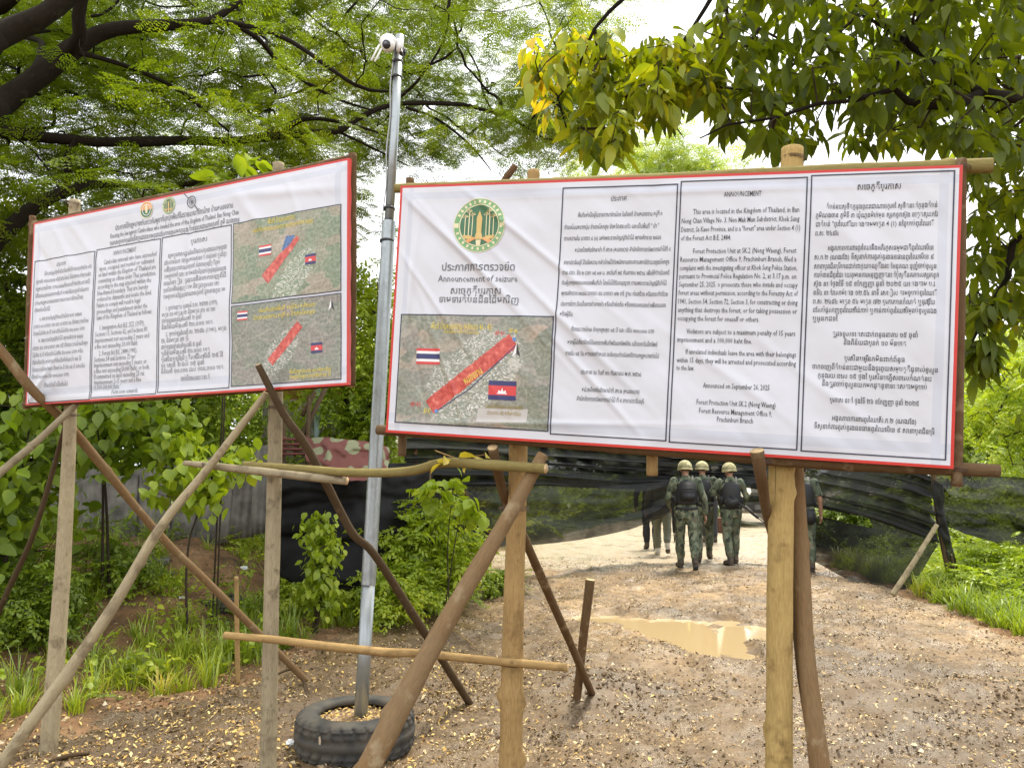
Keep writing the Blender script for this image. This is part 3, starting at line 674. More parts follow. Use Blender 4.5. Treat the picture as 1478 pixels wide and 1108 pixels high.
EN = [('ANNOUNCEMENT', 1045, 1099, 281.5, .030), ('This area is located in the Kingdom of Thailand, in Ban', 1000.5, 1153.4, 306.5, .0325), ('Nong Chan Village No. 3, Non Mak Mun Subdistrict, Khok Sung', 984, 1153.5, 319.5, .0325),
 ('District, Sa Kaeo Province, and is a "forest" area under Section 4 (1)', 983.4, 1154.6, 332, .0325), ('of the Forest Act B.E. 2484.', 983, 1055, 344.3, .0325), ('Forest Protection Unit at SK.2 (Nong Waeng), Forest', 1000.5, 1149.4, 363, .0325),
 ('Resource Management Office 9, Prachinburi Branch, filed a', 982, 1149.4, 375, .0325), ('complaint with the investigating officer at Khok Sung Police Station,', 981, 1150.6, 387, .0325),
 ('pursuant to Provincial Police Regulation No. 2, at 3.17 p.m. on', 980.6, 1149.4, 398.7, .0325), ('September 25, 2025. o prosecute those who invade and occupy', 980, 1151.4, 410.6, .0325),
 ('forest areas without permission, according to the Forestry Act of', 979.4, 1151.8, 422.5, .0325), ('1941, Section 54, Section 72, Section 3, for constructing or doing', 979, 1151.4, 435, .0325),
 ('anything that destroys the forest, or for taking possession or', 978.6, 1150.6, 447, .0325), ('occupying the forest for oneself or others.', 977.8, 1095.8, 459.2, .0325),
 ('Violators are subject to a maximum penalty of 15 years', 990.6, 1148.2, 478, .0325), ('imprisonment and a 100,000 baht fine.', 977.5, 1085.5, 490, .0325), ('If unrelated individuals leave the area with their belongings', 989.8, 1149.4, 507.5, .0325),
 ('within 15 days, they will be arrested and prosecuted according', 976.7, 1149, 519.5, .0325), ('to the law.', 976.3, 1002, 530.5, .0325), ('Announced on September 26, 2025', 1014.8, 1110.9, 556, .0325),
 ('Forest Protection Unit SK.2 (Nong Waeng)', 1005.6, 1119.6, 580, .0325), ('Forest Resource Management Office 9,', 1009.2, 1114.5, 592.5, .0325), ('Prachinburi Branch', 1035, 1087, 605, .0325)]
KH = [('សេចក្តីប្រកាស', 1237.7, 1300.4, 270.5, .036), ('តំបន់នេះស្ថិតក្នុងព្រះរាជាណាចក្រថៃ ស្ថិតនៅក្នុងតំបន់', 1192.8, 1353, 299.7, .029), ('ភូមិណងចាន ភូមិទី ៣ ឃុំណុនម៉ាក់មុន ស្រុកខូកស៊ូង ខេត្តស្រះកែវ', 1177, 1354, 312.6, .029),
 ('ជាតំបន់ "ព្រៃឈើ" យោងតាមមាត្រា 4 (1) នៃច្បាប់ព្រៃឈើ', 1177, 1348, 325.3, .029), ('ព.ស. ២៤៨៤', 1176.6, 1209.8, 338, .029), ('អង្គភាពការពារព្រៃឈើ និងអភិរក្សធម្មជាតិព្រៃឈើលេខ', 1194.6, 1347.3, 359, .029),
 ('ស.ក.២ (ណងវែង) ទីស្នាក់ការគ្រប់គ្រងធនធានព្រៃឈើលេខ ៩', 1175.7, 1347.3, 372, .029), ('សាខាប្រាជិនបុរីបានដាក់ពាក្យបណ្តឹងនៅអនុគណៈខ្ញុំចាប់ខ្លួន', 1175.3, 1351.5, 385, .029), ('ការបំពានដីព្រៃដោយគ្មានការអនុញ្ញាតនៅប៉ុស្តិ៍នគរបាលស្រុកខូក', 1175, 1354.9, 397.3, .029),
 ('ស៊ូង នៅថ្ងៃទី ១៥ ខែកញ្ញា ឆ្នាំ ២០២៥ យោងតាម ប.វ.', 1174.7, 1351, 409.8, .029), ('ខទី៤ នៅវេលាម៉ោង ១២.៥៤ នាទី រសៀល តាមច្បាប់ព្រៃឈើ', 1174.2, 1351.6, 422.5, .029), ('ព.ស. ២៤៨៤ មាត្រា ៥៤ មាត្រា ៧២ ប្រការបានកំណត់ ឬធ្វើឱ្យ', 1173.8, 1349, 435, .029),
 ('ដែលបំផ្លាញព្រៃឈើកាន់កាប់ ឬកាន់កាប់ព្រៃឈើសម្រាប់ខ្លួនឯង', 1173.8, 1351, 447.3, .029), ('ឬអ្នកដទៃ', 1173, 1209, 459.5, .029), ('ត្រូវទទួលទោសដាក់ពន្ធនាគារ ១៥ ឆ្នាំ', 1202, 1323.4, 481.8, .029), ('និងពិន័យជាប្រាក់ ១០ មឺនបាត', 1218, 1307.3, 494.3, .029),
 ('ប្រសិនបើអ្នកមិនពាក់ព័ន្ធ', 1218.6, 1305.3, 517, .029), ('ចាកចេញពីតំបន់នេះជាមួយនឹងទ្រព្យសម្បត្តិផ្ទាល់ខ្លួន', 1172.5, 1353.6, 528.8, .029), ('ក្នុងរយៈពេល ១៥ ថ្ងៃ ប្រសិនបើហួសពេលកំណត់នេះ', 1180.9, 1344.6, 541.5, .029),
 ('នឹងត្រូវចាប់ខ្លួនយកមកផ្តន្ទាទោសតាមច្បាប់', 1186.8, 1337.7, 553.5, .029), ('ប្រកាស នៅ ថ្ងៃទី ២៦ ខែកញ្ញា ឆ្នាំ ២០២៥', 1197.7, 1325.8, 577, .029), ('អង្គភាពការពារព្រៃឈើ ស.ក.២ (ណងវែង)', 1200.7, 1322.4, 603, .029), ('ទីស្នាក់ការគ្រប់គ្រងធនធានព្រៃឈើលេខ ៩ សាខាប្រាជិនបុរី', 1175.3, 1349, 614.5, .029)]
lines_px(BR, 'thai_lettering', TH, M['ink'], rootR); lines_px(BR, 'english_lettering', EN, M['ink'], rootR); lines_px(BR, 'khmer_lettering', KH, M['ink'], rootR)
lines_px(BR, 'title_lettering', [('ประกาศการตรวจยึด', 638.5, 743, 386, .052), ('Announcement of seizure', 633, 747, 402.5, .044), ('សេចក្តីប្រកាស', 651, 724, 420, .046), ('ទាមទារតំបន់ដីនៃដីមកវិញ', 634.5, 748.5, 432.5, .044)], M['ink_soft'], rootR)
def seal(B, root, c, r):
    mb = MB(); B.disc(mb, c, r, .0018, 0, ri=r * .76); B.disc(mb, c, r * .76, .0018, 1, ri=0)
    B.disc(mb, c, r * .78, .0026, 2, ri=r * .745); B.disc(mb, c, r * 1.0, .0026, 2, ri=r * .975)
    for sg in (-1, 1):                                                   # pale breaks in the ring
        q = [(c[0] + sg * r * .80, c[1] - r * .09), (c[0] + sg * r * .97, c[1] - r * .09), (c[0] + sg * r * .97, c[1] + r * .08), (c[0] + sg * r * .80, c[1] + r * .08)]
        B.poly(mb, q, .0026, 2)
    for k in range(22):                                                  # letters round the ring
        a = math.radians(22 + 136 * k / 21) if k < 11 else math.radians(200 + 140 * (k - 11) / 10)
        if k < 11: a = math.radians(25 + 130 * k / 10)
        cc = (c[0] + r * .87 * math.cos(a), c[1] + r * .87 * math.sin(a)); t = np.array([-math.sin(a), math.cos(a)]); n = np.array([math.cos(a), math.sin(a)]); w, h = r * .04, r * .055
        q = [tuple(np.array(cc) + t * sx * w + n * sy * h) for sx, sy in ((-1, -1), (1, -1), (1, 1), (-1, 1))]; B.poly(mb, q, .0038, 2)
    u, v = c
    B.poly(mb, [(u - r * .09, v - r * .3), (u + r * .09, v - r * .3), (u + r * .11, v + r * .28), (u, v + r * .55), (u - r * .11, v + r * .28)], .0038, 3)      # central spire figure
    B.poly(mb, [(u - r * .17, v - r * .52), (u + r * .17, v - r * .52), (u + r * .1, v - r * .28), (u - r * .1, v - r * .28)], .0038, 3)
    B.poly(mb, [(u - r * .08, v - r * .74), (u + r * .08, v - r * .74), (u + r * .1, v - r * .54), (u - r * .1, v - r * .54)], .0038, 2)
    for sg in (-1, 1):
        for q, h, w in ((.27, .5, .016), (.4, .62, .02), (.55, .42, .016)):
            x = u + sg * r * q; B.poly(mb, [(x - r * w, v - r * .38), (x + r * w, v - r * .38), (x + r * w, v + r * (h - .12)), (x - r * w, v + r * (h - .12))], .0038, 2)
            for e in range(5):
                a = math.radians(15 + 37 * e); B.poly(mb, [(x, v + r * (h - .14)), (x + r * .13 * math.cos(a), v + r * (h - .12) + r * .1 * math.sin(a)), (x + r * .10 * math.cos(a + .35), v + r * (h - .12) + r * .1 * math.sin(a + .35))], .0041, 3 if e % 2 else 2)
        B.poly(mb, [(u + sg * r * .25, v - r * .52), (u + sg * r * .55, v - r * .50), (u + sg * r * .62, v - r * .36), (u + sg * r * .27, v - r * .38)][::sg], .0042, 3)
        B.poly(mb, [(u + sg * r * .12, v - r * .5), (u + sg * r * .40, v - r * .66), (u + sg * r * .50, v - r * .56), (u + sg * r * .22, v - r * .42)][::sg], .0042, 4)
    mb.build('seal', [M['seal_green'], M['seal_dark'], M['seal_cream'], M['ink_gold'], M['ink_orange']], root, smooth=False)
seal(BR, rootR, (.418, .997), .128)
def red_zone(B, root, a, b, w, off, jag=.01, seed=0, taper=(1, 1)):
    """translucent-looking red strip of the mapped area, ragged along its edges"""
    a, b = np.array(a), np.array(b); t = (b - a) / np.linalg.norm(b - a); n = np.array([-t[1], t[0]]); r_ = np.random.default_rng(seed); K = 80
    mb = MB(); q = []
    for k in range(K + 1):
        c = a + (b - a) * k / K; ww = w / 2 * (taper[0] + (taper[1] - taper[0]) * k / K)
        e0, e1 = c - n * (ww + r_.uniform(-jag, jag) * .3), c + n * (ww + r_.uniform(-jag, jag) * .3); q += [e0 + (e1 - e0) * w_ / 10 for w_ in range(11)]
    q = np.array(q); mb.add(B.pt(q[:, 0], q[:, 1], off), [(11 * k + i, 11 * k + 11 + i, 11 * k + 12 + i, 11 * k + 1 + i) for k in range(K) for i in range(10)])
    m, tt, bs = new_mat('red map zone'); tc = N(tt, 'TexCoord'); n3 = N(tt, 'TexNoise', Scale=45.0, Detail=4.0); tt.links.new(tc.outputs['Object'], n3.inputs['Vector'])
    tt.links.new(ramp(tt, n3.outputs[0], [(.35, (.42, .05, .04)), (.6, (.62, .12, .09)), (.75, (.7, .3, .24))]), bs.inputs['Base Color']); bs.inputs['Roughness'].default_value = .35
    return mb.build('red_zone', m, root, smooth=False)
MP = map_mat('printed village map', ((.13, .15, .12), (.24, .26, .21)), ((.22, .20, .19), (.33, .29, .27)), (.45, .33, .26), True, .44, .29, (.46, .24), .72)
BR.sheet('map_print', .048, .053, .802, .569, 150, 100, [MP], .0018, rootR)
frame_lines(BR, rootR, [(.047, .052, .803, .570)], .0055, 'ink_line')
def zone_text(B, root):
    uR = lambda x, y: B.uv(x, y)
    red_zone(B, root, uR(620, 587), uR(742, 491), .072, .0026, seed=4)
    mb = MB(); B.strip(mb, [uR(632, 592), uR(680, 560), uR(747, 497)], .004, .0034, 0); mb.build('zone_edge', M['ink_navy'], root, smooth=False)
    mb = MB(); u0, v0 = uR(671, 551); put_text(B, mb, 'หนองจาน', u0, u0 + .10, v0, .05, .0038, 0, ang=.62)
    for (s, x0, x1, y, sz) in (('พื้นที่ บ้านหนองจาน (หลักเขต 46 - 47)', 624, 711, 471, .042), ('บ้านหนองจาน หมู่ที่ ๓ ต.โนนหมากมุ่น', 641, 692, 479, .022), ('BP.46', 736, 748, 478, .03), ('BP.47', 612, 622, 593, .036)):
        u0, v = uR(x0, y); u1, _ = uR(x1, y); put_text(B, mb, s, u0, u1, v, sz, .0036)
    tag(mb.build('map_lettering', M['ink_yellow'], root, smooth=False), kind='stuff')
    mb = MB(); 
    for (s, x0, x1, y, sz) in (('(BP.46)', 715, 729, 481, .03), ('(BP.47)', 593, 608, 583, .03)):
        u0, v = uR(x0, y); u1, _ = uR(x1, y); put_text(B, mb, s, u0, u1, v, sz, .0036)
    tag(mb.build('map_lettering', M['ink_red'], root, smooth=False), kind='stuff')
    for q in ((743, 490), (630, 593)): mb = MB(); B.disc(mb, uR(*q), .009, .0042, 0, n=12); mb.build('map_dot', M['ink_blue'], root, smooth=False)
    mb = MB(); a = uR(746, 506); B.poly(mb, [(a[0] - .02, a[1] - .03), (a[0], a[1] - .012), (a[0], a[1] + .035)], .0036, 0); B.poly(mb, [(a[0], a[1] - .012), (a[0] + .02, a[1] - .03), (a[0], a[1] + .035)], .0036, 1)
    mb.build('north_arrow', [M['ink_white'], M['ink']], root, smooth=False)
    a = uR(690, 598); b = uR(763, 583); mb = MB(); B.poly(mb, [(a[0] - .005, a[1] - .035), (a[0] + .235, a[1] - .025), (a[0] + .24, a[1] + .035), (a[0], a[1] + .03)], .0026, 0); mb.build('caption_box', plain('pale grey caption', (.48, .46, .44), .4), root, smooth=False)
    mb = MB()
    for (s, x0, x1, y) in (('รวมเนื้อที่บุกรุก ราษฎรกัมพูชา', 701, 755, 586), ('ประมาณ ๗๕ หลังคาเรือน', 704, 752, 595)):
        u0, v = uR(x0, y); u1, _ = uR(x1, y); put_text(B, mb, s, u0, u1, v, .028, .0036)
    tag(mb.build('caption_lettering', plain('dark gold ink', (.30, .22, .03), .4), root, smooth=False), kind='stuff')
zone_text(BR, rootR)
u, v = BR.uv(600, 525); thai_flag(BR, rootR, u, v, .125, .075); u, v = BR.uv(705, 577); khmer_flag(BR, rootR, u, v + .002, .133, .088)
nails(BR, rootR, [(x, 1.19) for x in (.03, .45, 1.22, 1.83, 2.42)] + [(x, .012) for x in (.1, .7, 1.2, 1.75, 2.40)] + [(2.42, .6), (.012, .55), (.012, .2)])
# frame of the right board
log('top_rail', [(571, 272, 3.80), (900, 261, 3.50), (1180, 248, 3.25), (1432, 239, 3.05)], [.024, .028, .030, .030], 'log_olive', rootR)
log('bottom_rail', [(545, 620, 3.78), (900, 645, 3.44), (1180, 666, 3.20), (1442, 679, 3.03)], [.024, .030, .031, .026], 'log_brown', rootR)
log('frame_stile', [(1388, 230, 3.06), (1385, 450, 3.06), (1381, 702, 3.06)], [.019, .022, .021], 'log_brown', rootR)
log('frame_stile', [(592, 258, 3.83), (588, 450, 3.83), (580, 658, 3.83)], [.022, .022, .020], 'log_brown', rootR)
log('frame_stile', [(770, 247, 3.70), (765, 450, 3.66), (760, 640, 3.62)], [.032, .032, .03], 'log_tan', rootR)
log('frame_stile', [(946, 262, 3.52), (944, 450, 3.50), (941, 686, 3.48)], [.026, .026, .026], 'log_tan', rootR)
log('frame_stile', [(744, 239, 3.86), (700, 300, 3.9), (640, 390, 3.9)], [.018, .018, .016], 'log_brown', rootR)
log('post', to_ground([(1144, 215, 3.36), (1135, 450, 3.34), (1127, 700, 3.32), (1124, 1108, 3.30)]), [.048, .050, .052, .054, .056], 'log_yellow', rootR, world=True, rough=.035, sides=24)
log('post', to_ground([(749, 300, 3.80), (748, 645, 3.76), (742, 850, 3.76), (737, 1108, 3.76)]), [.042, .045, .050, .054, .056], 'log_tan', rootR, world=True, rough=.035, sides=24)
log('brace', to_ground([(784, 655, 3.50), (736, 742, 3.46), (640, 905, 3.32), (532, 1108, 3.14)]), [.026, .031, .041, .048, .052], 'log_bark', rootR, world=True, rough=.05, knots=3, sides=20)
log('brace', to_ground([(711, 645, 3.58), (729, 718, 3.78), (762, 788, 4.25), (826, 935, 5.3)]), [.026, .024, .025, .025, .027], 'log_brown', rootR, world=True)
log('brace', to_ground([(1150, 672, 3.44), (1156, 800, 3.38), (1164, 950, 3.30), (1184, 1108, 3.20)]), [.030, .034, .036, .040, .042], 'log_bark', rootR, world=True, rough=.06, sides=18)
log('brace', to_ground([(1150, 700, 3.55), (1149, 860, 3.8), (1156, 960, 4.0), (1168, 1040, 4.2)]), [.022, .024, .025, .026, .026], 'log_dark', rootR, world=True)
log('brace', [(1092, 650, 3.12), (1099, 690, 3.17), (1108, 745, 3.33), (1122, 800, 3.5)], [.028, .024, .019, .016], 'log_brown', rootR)

# ---- left board
rootL = thing('announcement_board', 'law announcement board at the left with two stacked maps and three small seals', 'signboard', (-2.9, 4.95, Hf(-2.9, 4.95)), 'printed announcement boards on log frames')
banner_sheet(BL, rootL)
frame_lines(BL, rootL, [(.033, .012, .590, .938), (.604, .02, 1.148, .946), (1.162, .026, 1.708, .949)], .005, 'ink_line')
LA = [('ประกาศ', .245, .335, .893, .04), ('ให้ชาวกัมพูชาที่รุกล้ำเข้ามาในเขตพื้นที่ราชอาณาจักรไทย หรือ', .13, .565, .845, .037), ('อยู่อาศัย ครอบครอง หรือทำประโยชน์ เป็นการกระทำความผิด', .055, .562, .797, .037), ('กฎหมายไทย ตามแผนที่แนบท้ายประกาศนี้', .055, .555, .75, .037), ('ให้รื้อถอนและออกจากพื้นที่ หากฝ่าฝืนจะถูกดำเนินการ', .055, .55, .703, .037), ('ตามกฎหมายของราชอาณาจักรไทย', .055, .50, .657, .037), ('ดังต่อไปนี้', .055, .20, .61, .037),
 ('๑. พระราชบัญญัติคนเข้าเมือง พ.ศ. ๒๕๒๒', .11, .50, .55, .037), ('มาตรา ๑๑ มาตรา ๖๒ และ มาตรา ๘๑ ต้องระวางโทษ', .055, .56, .503, .037), ('จำคุกไม่เกิน ๒ ปี และปรับไม่เกิน ๒๐,๐๐๐ บาท', .055, .53, .457, .037), ('๒. พระราชบัญญัติป่าไม้ พุทธศักราช ๒๔๘๔', .11, .52, .41, .037), ('มาตรา ๕๔ และมาตรา ๗๒ ตรี ต้องระวางโทษจำคุก', .05, .56, .363, .037), ('ไม่เกิน ๕ ปี หรือปรับไม่เกิน ๕๐,๐๐๐ บาท หรือ', .05, .52, .317, .037),
 ('ทั้งจำทั้งปรับ หากกระทำในเนื้อที่เกินกว่า ๒๕ ไร่', .05, .51, .27, .037), ('ต้องระวางโทษจำคุก ตั้งแต่ ๒ ปี ถึง ๑๕ ปี และปรับ', .05, .545, .223, .037), ('ตั้งแต่ ๑๐,๐๐๐ ถึง ๑๐๐,๐๐๐ บาท', .05, .40, .178, .037), ('ตั้งแต่บัดนี้ เป็นต้นไป', .17, .39, .118, .04)]
LB = [('ANNOUNCEMENT', .75, .95, .905, .040)] + [(s, a, b, .858 - .0385 * k, .044) for k, (s, a, b) in enumerate((('Cambodian nationals who have encroached', .67, 1.12), ('upon, occupied, and resided or cultivated', .64, 1.10), ('on land within the Kingdom of Thailand are', .63, 1.115), ('committing an offense under Thai jurisdiction,', .63, 1.115), ('according to the map attached within the', .63, 1.08), ('blue-framed boundary. They are hereby', .63, 1.06), ('ordered to dismantle and vacate the land.', .63, 1.09), ('Failure to comply will result in legal', .63, 1.00), ('proceedings and punishment under the', .63, 1.06), ('laws of the Kingdom of Thailand as follows.', .63, 1.10)))]
LB += [('1. Immigration Act B.E. 2522 (1979),', .66, 1.04, .447, .044), ('Sections 11, Sections 62, and Sections 81:', .625, 1.07, .409, .044), ('Imprisonment not exceeding 2 years and', .625, 1.08, .370, .044), ('a fine not exceeding 20,000 Baht.', .625, .99, .332, .044), ('2. Forest Act B.E. 2484 (1941),', .665, .985, .288, .044), ('Sections 54 and Sections 72 ter:', .625, .975, .252, .044), ('Imprisonment not exceeding 5 years, or', .625, 1.065, .217, .044), ('a fine not exceeding 50,000 Baht, or both.', .625, 1.09, .182, .044), ('If committed on land exceeding 25 rai:', .625, 1.05, .147, .044), ('Imprisonment 2-15 years and a fine', .625, 1.02, .112, .044), ('10,000-100,000 Baht.', .625, .84, .079, .044), ('Form now onwards.', .78, 1.0, .048, .042)]
kw = ['សូមប្រកាសជូនដំណឹងដល់ប្រជាជនកម្ពុជា', 'ដែលបានរំលោភចូលមករស់នៅ កាន់កាប់ ឬដាំដុះ', 'លើដីក្នុងព្រះរាជាណាចក្រថៃ គឺជាការប្រព្រឹត្តិខុស', 'តាមច្បាប់ថៃ យោងតាមផែនទីភ្ជាប់ក្នុងព្រំខណ្ឌ', 'ពណ៌ខៀវ ត្រូវរុះរើ និងចាកចេញពីដី', 'ប្រសិនបើមិនអនុវត្តតាម នឹងត្រូវទទួលទោស', 'តាមច្បាប់នៃព្រះរាជាណាចក្រថៃ ដូចខាងក្រោម']
LC = [('ប្រកាស', 1.39, 1.52, .895, .042)] + [(s, 1.19 + (.03 if k == 0 else 0), 1.67 - .05 * (k % 3 == 2), .83 - .041 * k, .036) for k, s in enumerate(kw)]
LC += [('1. ច្បាប់អន្តោប្រវេសន៍ ព.ស. ២៥២២ (1979),', 1.22, 1.62, .515, .036), ('មាត្រា ១១ មាត្រា ៦២ និងមាត្រា ៨១ ទោស', 1.185, 1.60, .478, .036), ('ជាប់ពន្ធនាគារមិនលើស ២ ឆ្នាំ', 1.185, 1.5, .442, .036), ('និងពិន័យមិនលើស ២០,០០០ បាត', 1.185, 1.58, .405, .036), ('2. ច្បាប់ព្រៃឈើ ព.ស. ២៤៨៤ (1941), មាត្រា', 1.22, 1.68, .362, .036), ('៥៤ និងមាត្រា ៧២ ត្រី', 1.185, 1.4, .325, .036), ('ជាប់ពន្ធនាគារមិនលើស ៥ ឆ្នាំ', 1.185, 1.5, .288, .036), ('ឬពិន័យមិនលើស ៥០,០០០ បាត', 1.185, 1.56, .252, .036), ('ប្រសិនបើប្រព្រឹត្តិលើដីលើសពី ២៥ រ៉ៃ', 1.185, 1.66, .215, .036), ('ទោសពី ២ ដល់ ១៥ ឆ្នាំ', 1.185, 1.52, .18, .036), ('ពិន័យពី ១០,០០០ ដល់ ១០០,០០០ បាត', 1.185, 1.66, .145, .036), ('ចាប់ពីពេលនេះតទៅ', 1.34, 1.56, .095, .038)]
LH = [('ประกาศใช้กฎหมายกับชาวกัมพูชาที่บุกรุกพื้นที่ในราชอาณาจักรไทย บ้านหนองจาน', .765, 1.716, 1.062, .046), ('Enacting the law against Cambodians who invaded the area of the Kingdom of Thailand, Ban Nong Chan', .718, 1.758, 1.017, .042), ('ប្រកាសច្បាប់ប្រឆាំងនឹងប្រជាជនកម្ពុជាដែលបានចូលមកក្នុងតំបន់ព្រះរាជាណាចក្រថៃ ភូមិ ណងចាន', .714, 1.764, .972, .040)]
M['ink_pale'] = plain('pale grey ink', (.20, .205, .22), .45)
for nm, L in (('thai_lettering', LA), ('english_lettering', LB), ('khmer_lettering', LC), ('title_lettering', LH)):
    mb = MB()
    for (s, a, b, v, sz) in L: put_text(BL, mb, s, a, b, v, sz)
    tag(mb.build(nm, M['ink_pale'] if nm != 'title_lettering' else M['ink_soft'], rootL, smooth=False), kind='stuff')
mapa = map_mat('printed fields map', ((.10, .17, .09), (.20, .26, .16)), ((.30, .25, .17), (.38, .31, .24)), (.44, .36, .28), True, 2.17, .62, (.30, .12), .8)
mapb = map_mat('printed dusk map', ((.12, .15, .10), (.20, .22, .18)), ((.18, .15, .14), (.25, .21, .20)), (.33, .27, .24), True, 2.08, .22, (.26, .13), .85)
BL.sheet('map_print', 1.726, .497, 2.460, .951, 120, 80, [mapa], .0018, rootL); BL.sheet('map_print', 1.726, .034, 2.460, .478, 120, 80, [mapb], .0018, rootL)
frame_lines(BL, rootL, [(1.724, .495, 2.462, .953), (1.724, .032, 2.462, .480)], .005, 'ink_line')
def lz():
    B = BL; g = B.uv
    red_zone(B, rootL, g(383, 404), g(432, 343), .06, .0026, seed=5, taper=(1.2, .45)); red_zone(B, rootL, g(390, 523), g(434, 468), .05, .0026, seed=6)
    mb = MB(); B.poly(mb, [g(408, 363), g(414, 341), g(428, 340), g(418, 356)][::-1], .0026); mb.build('blue_zone', plain('blue map zone', (.10, .2, .42), .4, noise=.5, scale=60), rootL, smooth=False)
    mb = MB()
    for (s, x0, x1, y0, y1, sz) in (('พื้นที่ บ้านหนองจาน', 388, 428, 317, 317, .04), ('แผนที่แสดงแนวเขตการบุกรุกของราษฎร', 366, 454, 333, 320, .034), ('แผนที่แสดงพื้นที่ หมู่บ้าน หลักเขต', 375, 455, 448, 440, .034), ('บ้านหนองจาน หมู่ที่ ๓ อำเภอโคกสูง', 367, 455, 459, 450, .034), ('พื้นที่บุกรุกประมาณ ๗๕ หลังคาเรือน', 418, 478, 538, 531, .032), ('ราษฎรกัมพูชาบุกรุกพื้นที่ ๒๕ ไร่', 418, 478, 545, 539, .03)):
        (u0, v0), (u1, v1) = g(x0, y0), g(x1, y1); put_text(B, mb, s, u0, u1, (v0 + v1) / 2, sz, .0036)
    tag(mb.build('map_lettering', M['ink_yellow'], rootL, smooth=False), kind='stuff')
    u, v = g(375, 371); thai_flag(B, rootL, u, v, .09, .06); u, v = g(344, 463); thai_flag(B, rootL, u, v, .07, .05)
    u, v = g(442, 383); khmer_flag(B, rootL, u, v, .072, .055); u, v = g(449, 510); khmer_flag(B, rootL, u, v, .072, .055)
    mb = MB(); a = g(479, 440); B.poly(mb, [(a[0] - .02, a[1] - .03), (a[0], a[1] - .012), (a[0], a[1] + .035)], .0036, 0); B.poly(mb, [(a[0], a[1] - .012), (a[0] + .02, a[1] - .03), (a[0], a[1] + .035)], .0036, 1); mb.build('north_arrow', [M['ink_white'], M['ink']], rootL, smooth=False)
    mb = MB(); c = (1.03, 1.138); B.disc(mb, c, .052, .0018, 0, a0=0, a1=math.pi); B.disc(mb, c, .052, .0018, 1, a0=math.pi, a1=2 * math.pi); B.disc(mb, c, .052, .0026, 2, ri=.047); B.disc(mb, c, .035, .0026, 3, ri=.031)
    B.poly(mb, [(c[0] - .008, c[1] - .02), (c[0] + .008, c[1] - .02), (c[0] + .012, c[1] + .02), (c[0], c[1] + .035), (c[0] - .012, c[1] + .02)], .003, 2)
    mb.build('seal', [M['ink_orange'], M['seal_dark'], M['seal_cream'], M['ink_white']], rootL, smooth=False)
    seal(B, rootL, (1.215, 1.137), .052)
    mb = MB(); c = (1.395, 1.132); B.disc(mb, c, .036, .0018, 0, ri=.03); B.disc(mb, c, .022, .0018, 0, ri=.018); B.disc(mb, c, .012, .0018, 0); B.strip(mb, [(c[0] + .028, c[1] - .028), (c[0] + .055, c[1] - .06)], .008, .0018); B.strip(mb, [(c[0] - .028, c[1] + .028), (c[0] - .06, c[1] + .058)], .006, .0018)
    mb.build('seal', M['ink_soft'], rootL, smooth=False)
lz()
nails(BL, rootL, [(x, 1.19) for x in (.02, .5, .95, 1.4, 1.8, 2.25, 2.49)] + [(x, .012) for x in (.3, .9, 1.5, 2.1, 2.49)] + [(2.495, .6), (2.495, .9), (2.495, .3), (.012, .55), (.012, .8)])
log('frame_stile', [(509, 222, 3.97), (508, 400, 3.97), (507, 558, 3.97)], [.022, .024, .022], 'log_brown', rootL)
log('frame_stile', [(47, 312, 5.02), (43, 450, 5.02), (38, 590, 5.02)], [.02, .022, .02], 'log_brown', rootL)
log('top_rail', [(44, 326, 5.04), (180, 296, 4.68), (350, 262, 4.3), (510, 228, 3.99)], [.022, .022, .022, .020], 'log_brown', rootL)
log('bottom_rail', [(36, 584, 5.02), (250, 570, 4.52), (508, 551, 3.99)], [.022, .024, .022], 'log_brown', rootL)
log('post', to_ground([(108, 290, 5.06), (104, 450, 5.0), (101, 600, 4.98), (90, 830, 4.96), (73, 1050, 4.9)]), [.036, .036, .038, .046, .052, .052], 'log_pale', rootL, world=True, rough=.05, sides=20)
log('post', to_ground([(402, 236, 4.42), (398, 585, 4.38), (392, 850, 4.36), (388, 1040, 4.34)]), [.034, .039, .042, .044, .044], 'log_grey', rootL, world=True, rough=.035, sides=22)
log('brace', to_ground([(385, 567, 4.18), (300, 676, 4.16), (232, 760, 4.12), (148, 898, 4.05), (12, 1088, 3.95)]), [.019, .021, .025, .028, .031, .034], 'log_pale', rootL, world=True, rough=.07, knots=3, sides=18)
log('brace', to_ground([(-60, 440, 4.55), (0, 505, 4.68), (46, 562, 4.80), (108, 624, 5.1), (225, 765, 5.6), (310, 850, 5.9)]), [.028, .030, .030, .030, .028, .027, .026], 'log_bark', rootL, world=True)
log('brace', to_ground([(112, 582, 4.85), (50, 640, 4.75), (-10, 690, 4.65)]), [.019, .022, .024, .028], 'log_grey', rootL, world=True)
log('brace', to_ground([(98, 600, 5.12), (52, 760, 5.4), (8, 860, 5.6)]), [.014, .018, .02, .02], 'log_dark', rootL, world=True)
log('brace', to_ground([(372, 526, 4.02), (410, 598, 4.15), (440, 640, 4.25), (473, 702, 4.4), (508, 768, 4.55), (540, 800, 4.7), (600, 892, 5.1), (640, 955, 5.5)]), [.016, .022, .023, .024, .024, .024, .027, .027, .027], 'log_dark', rootL, world=True, knots=3)
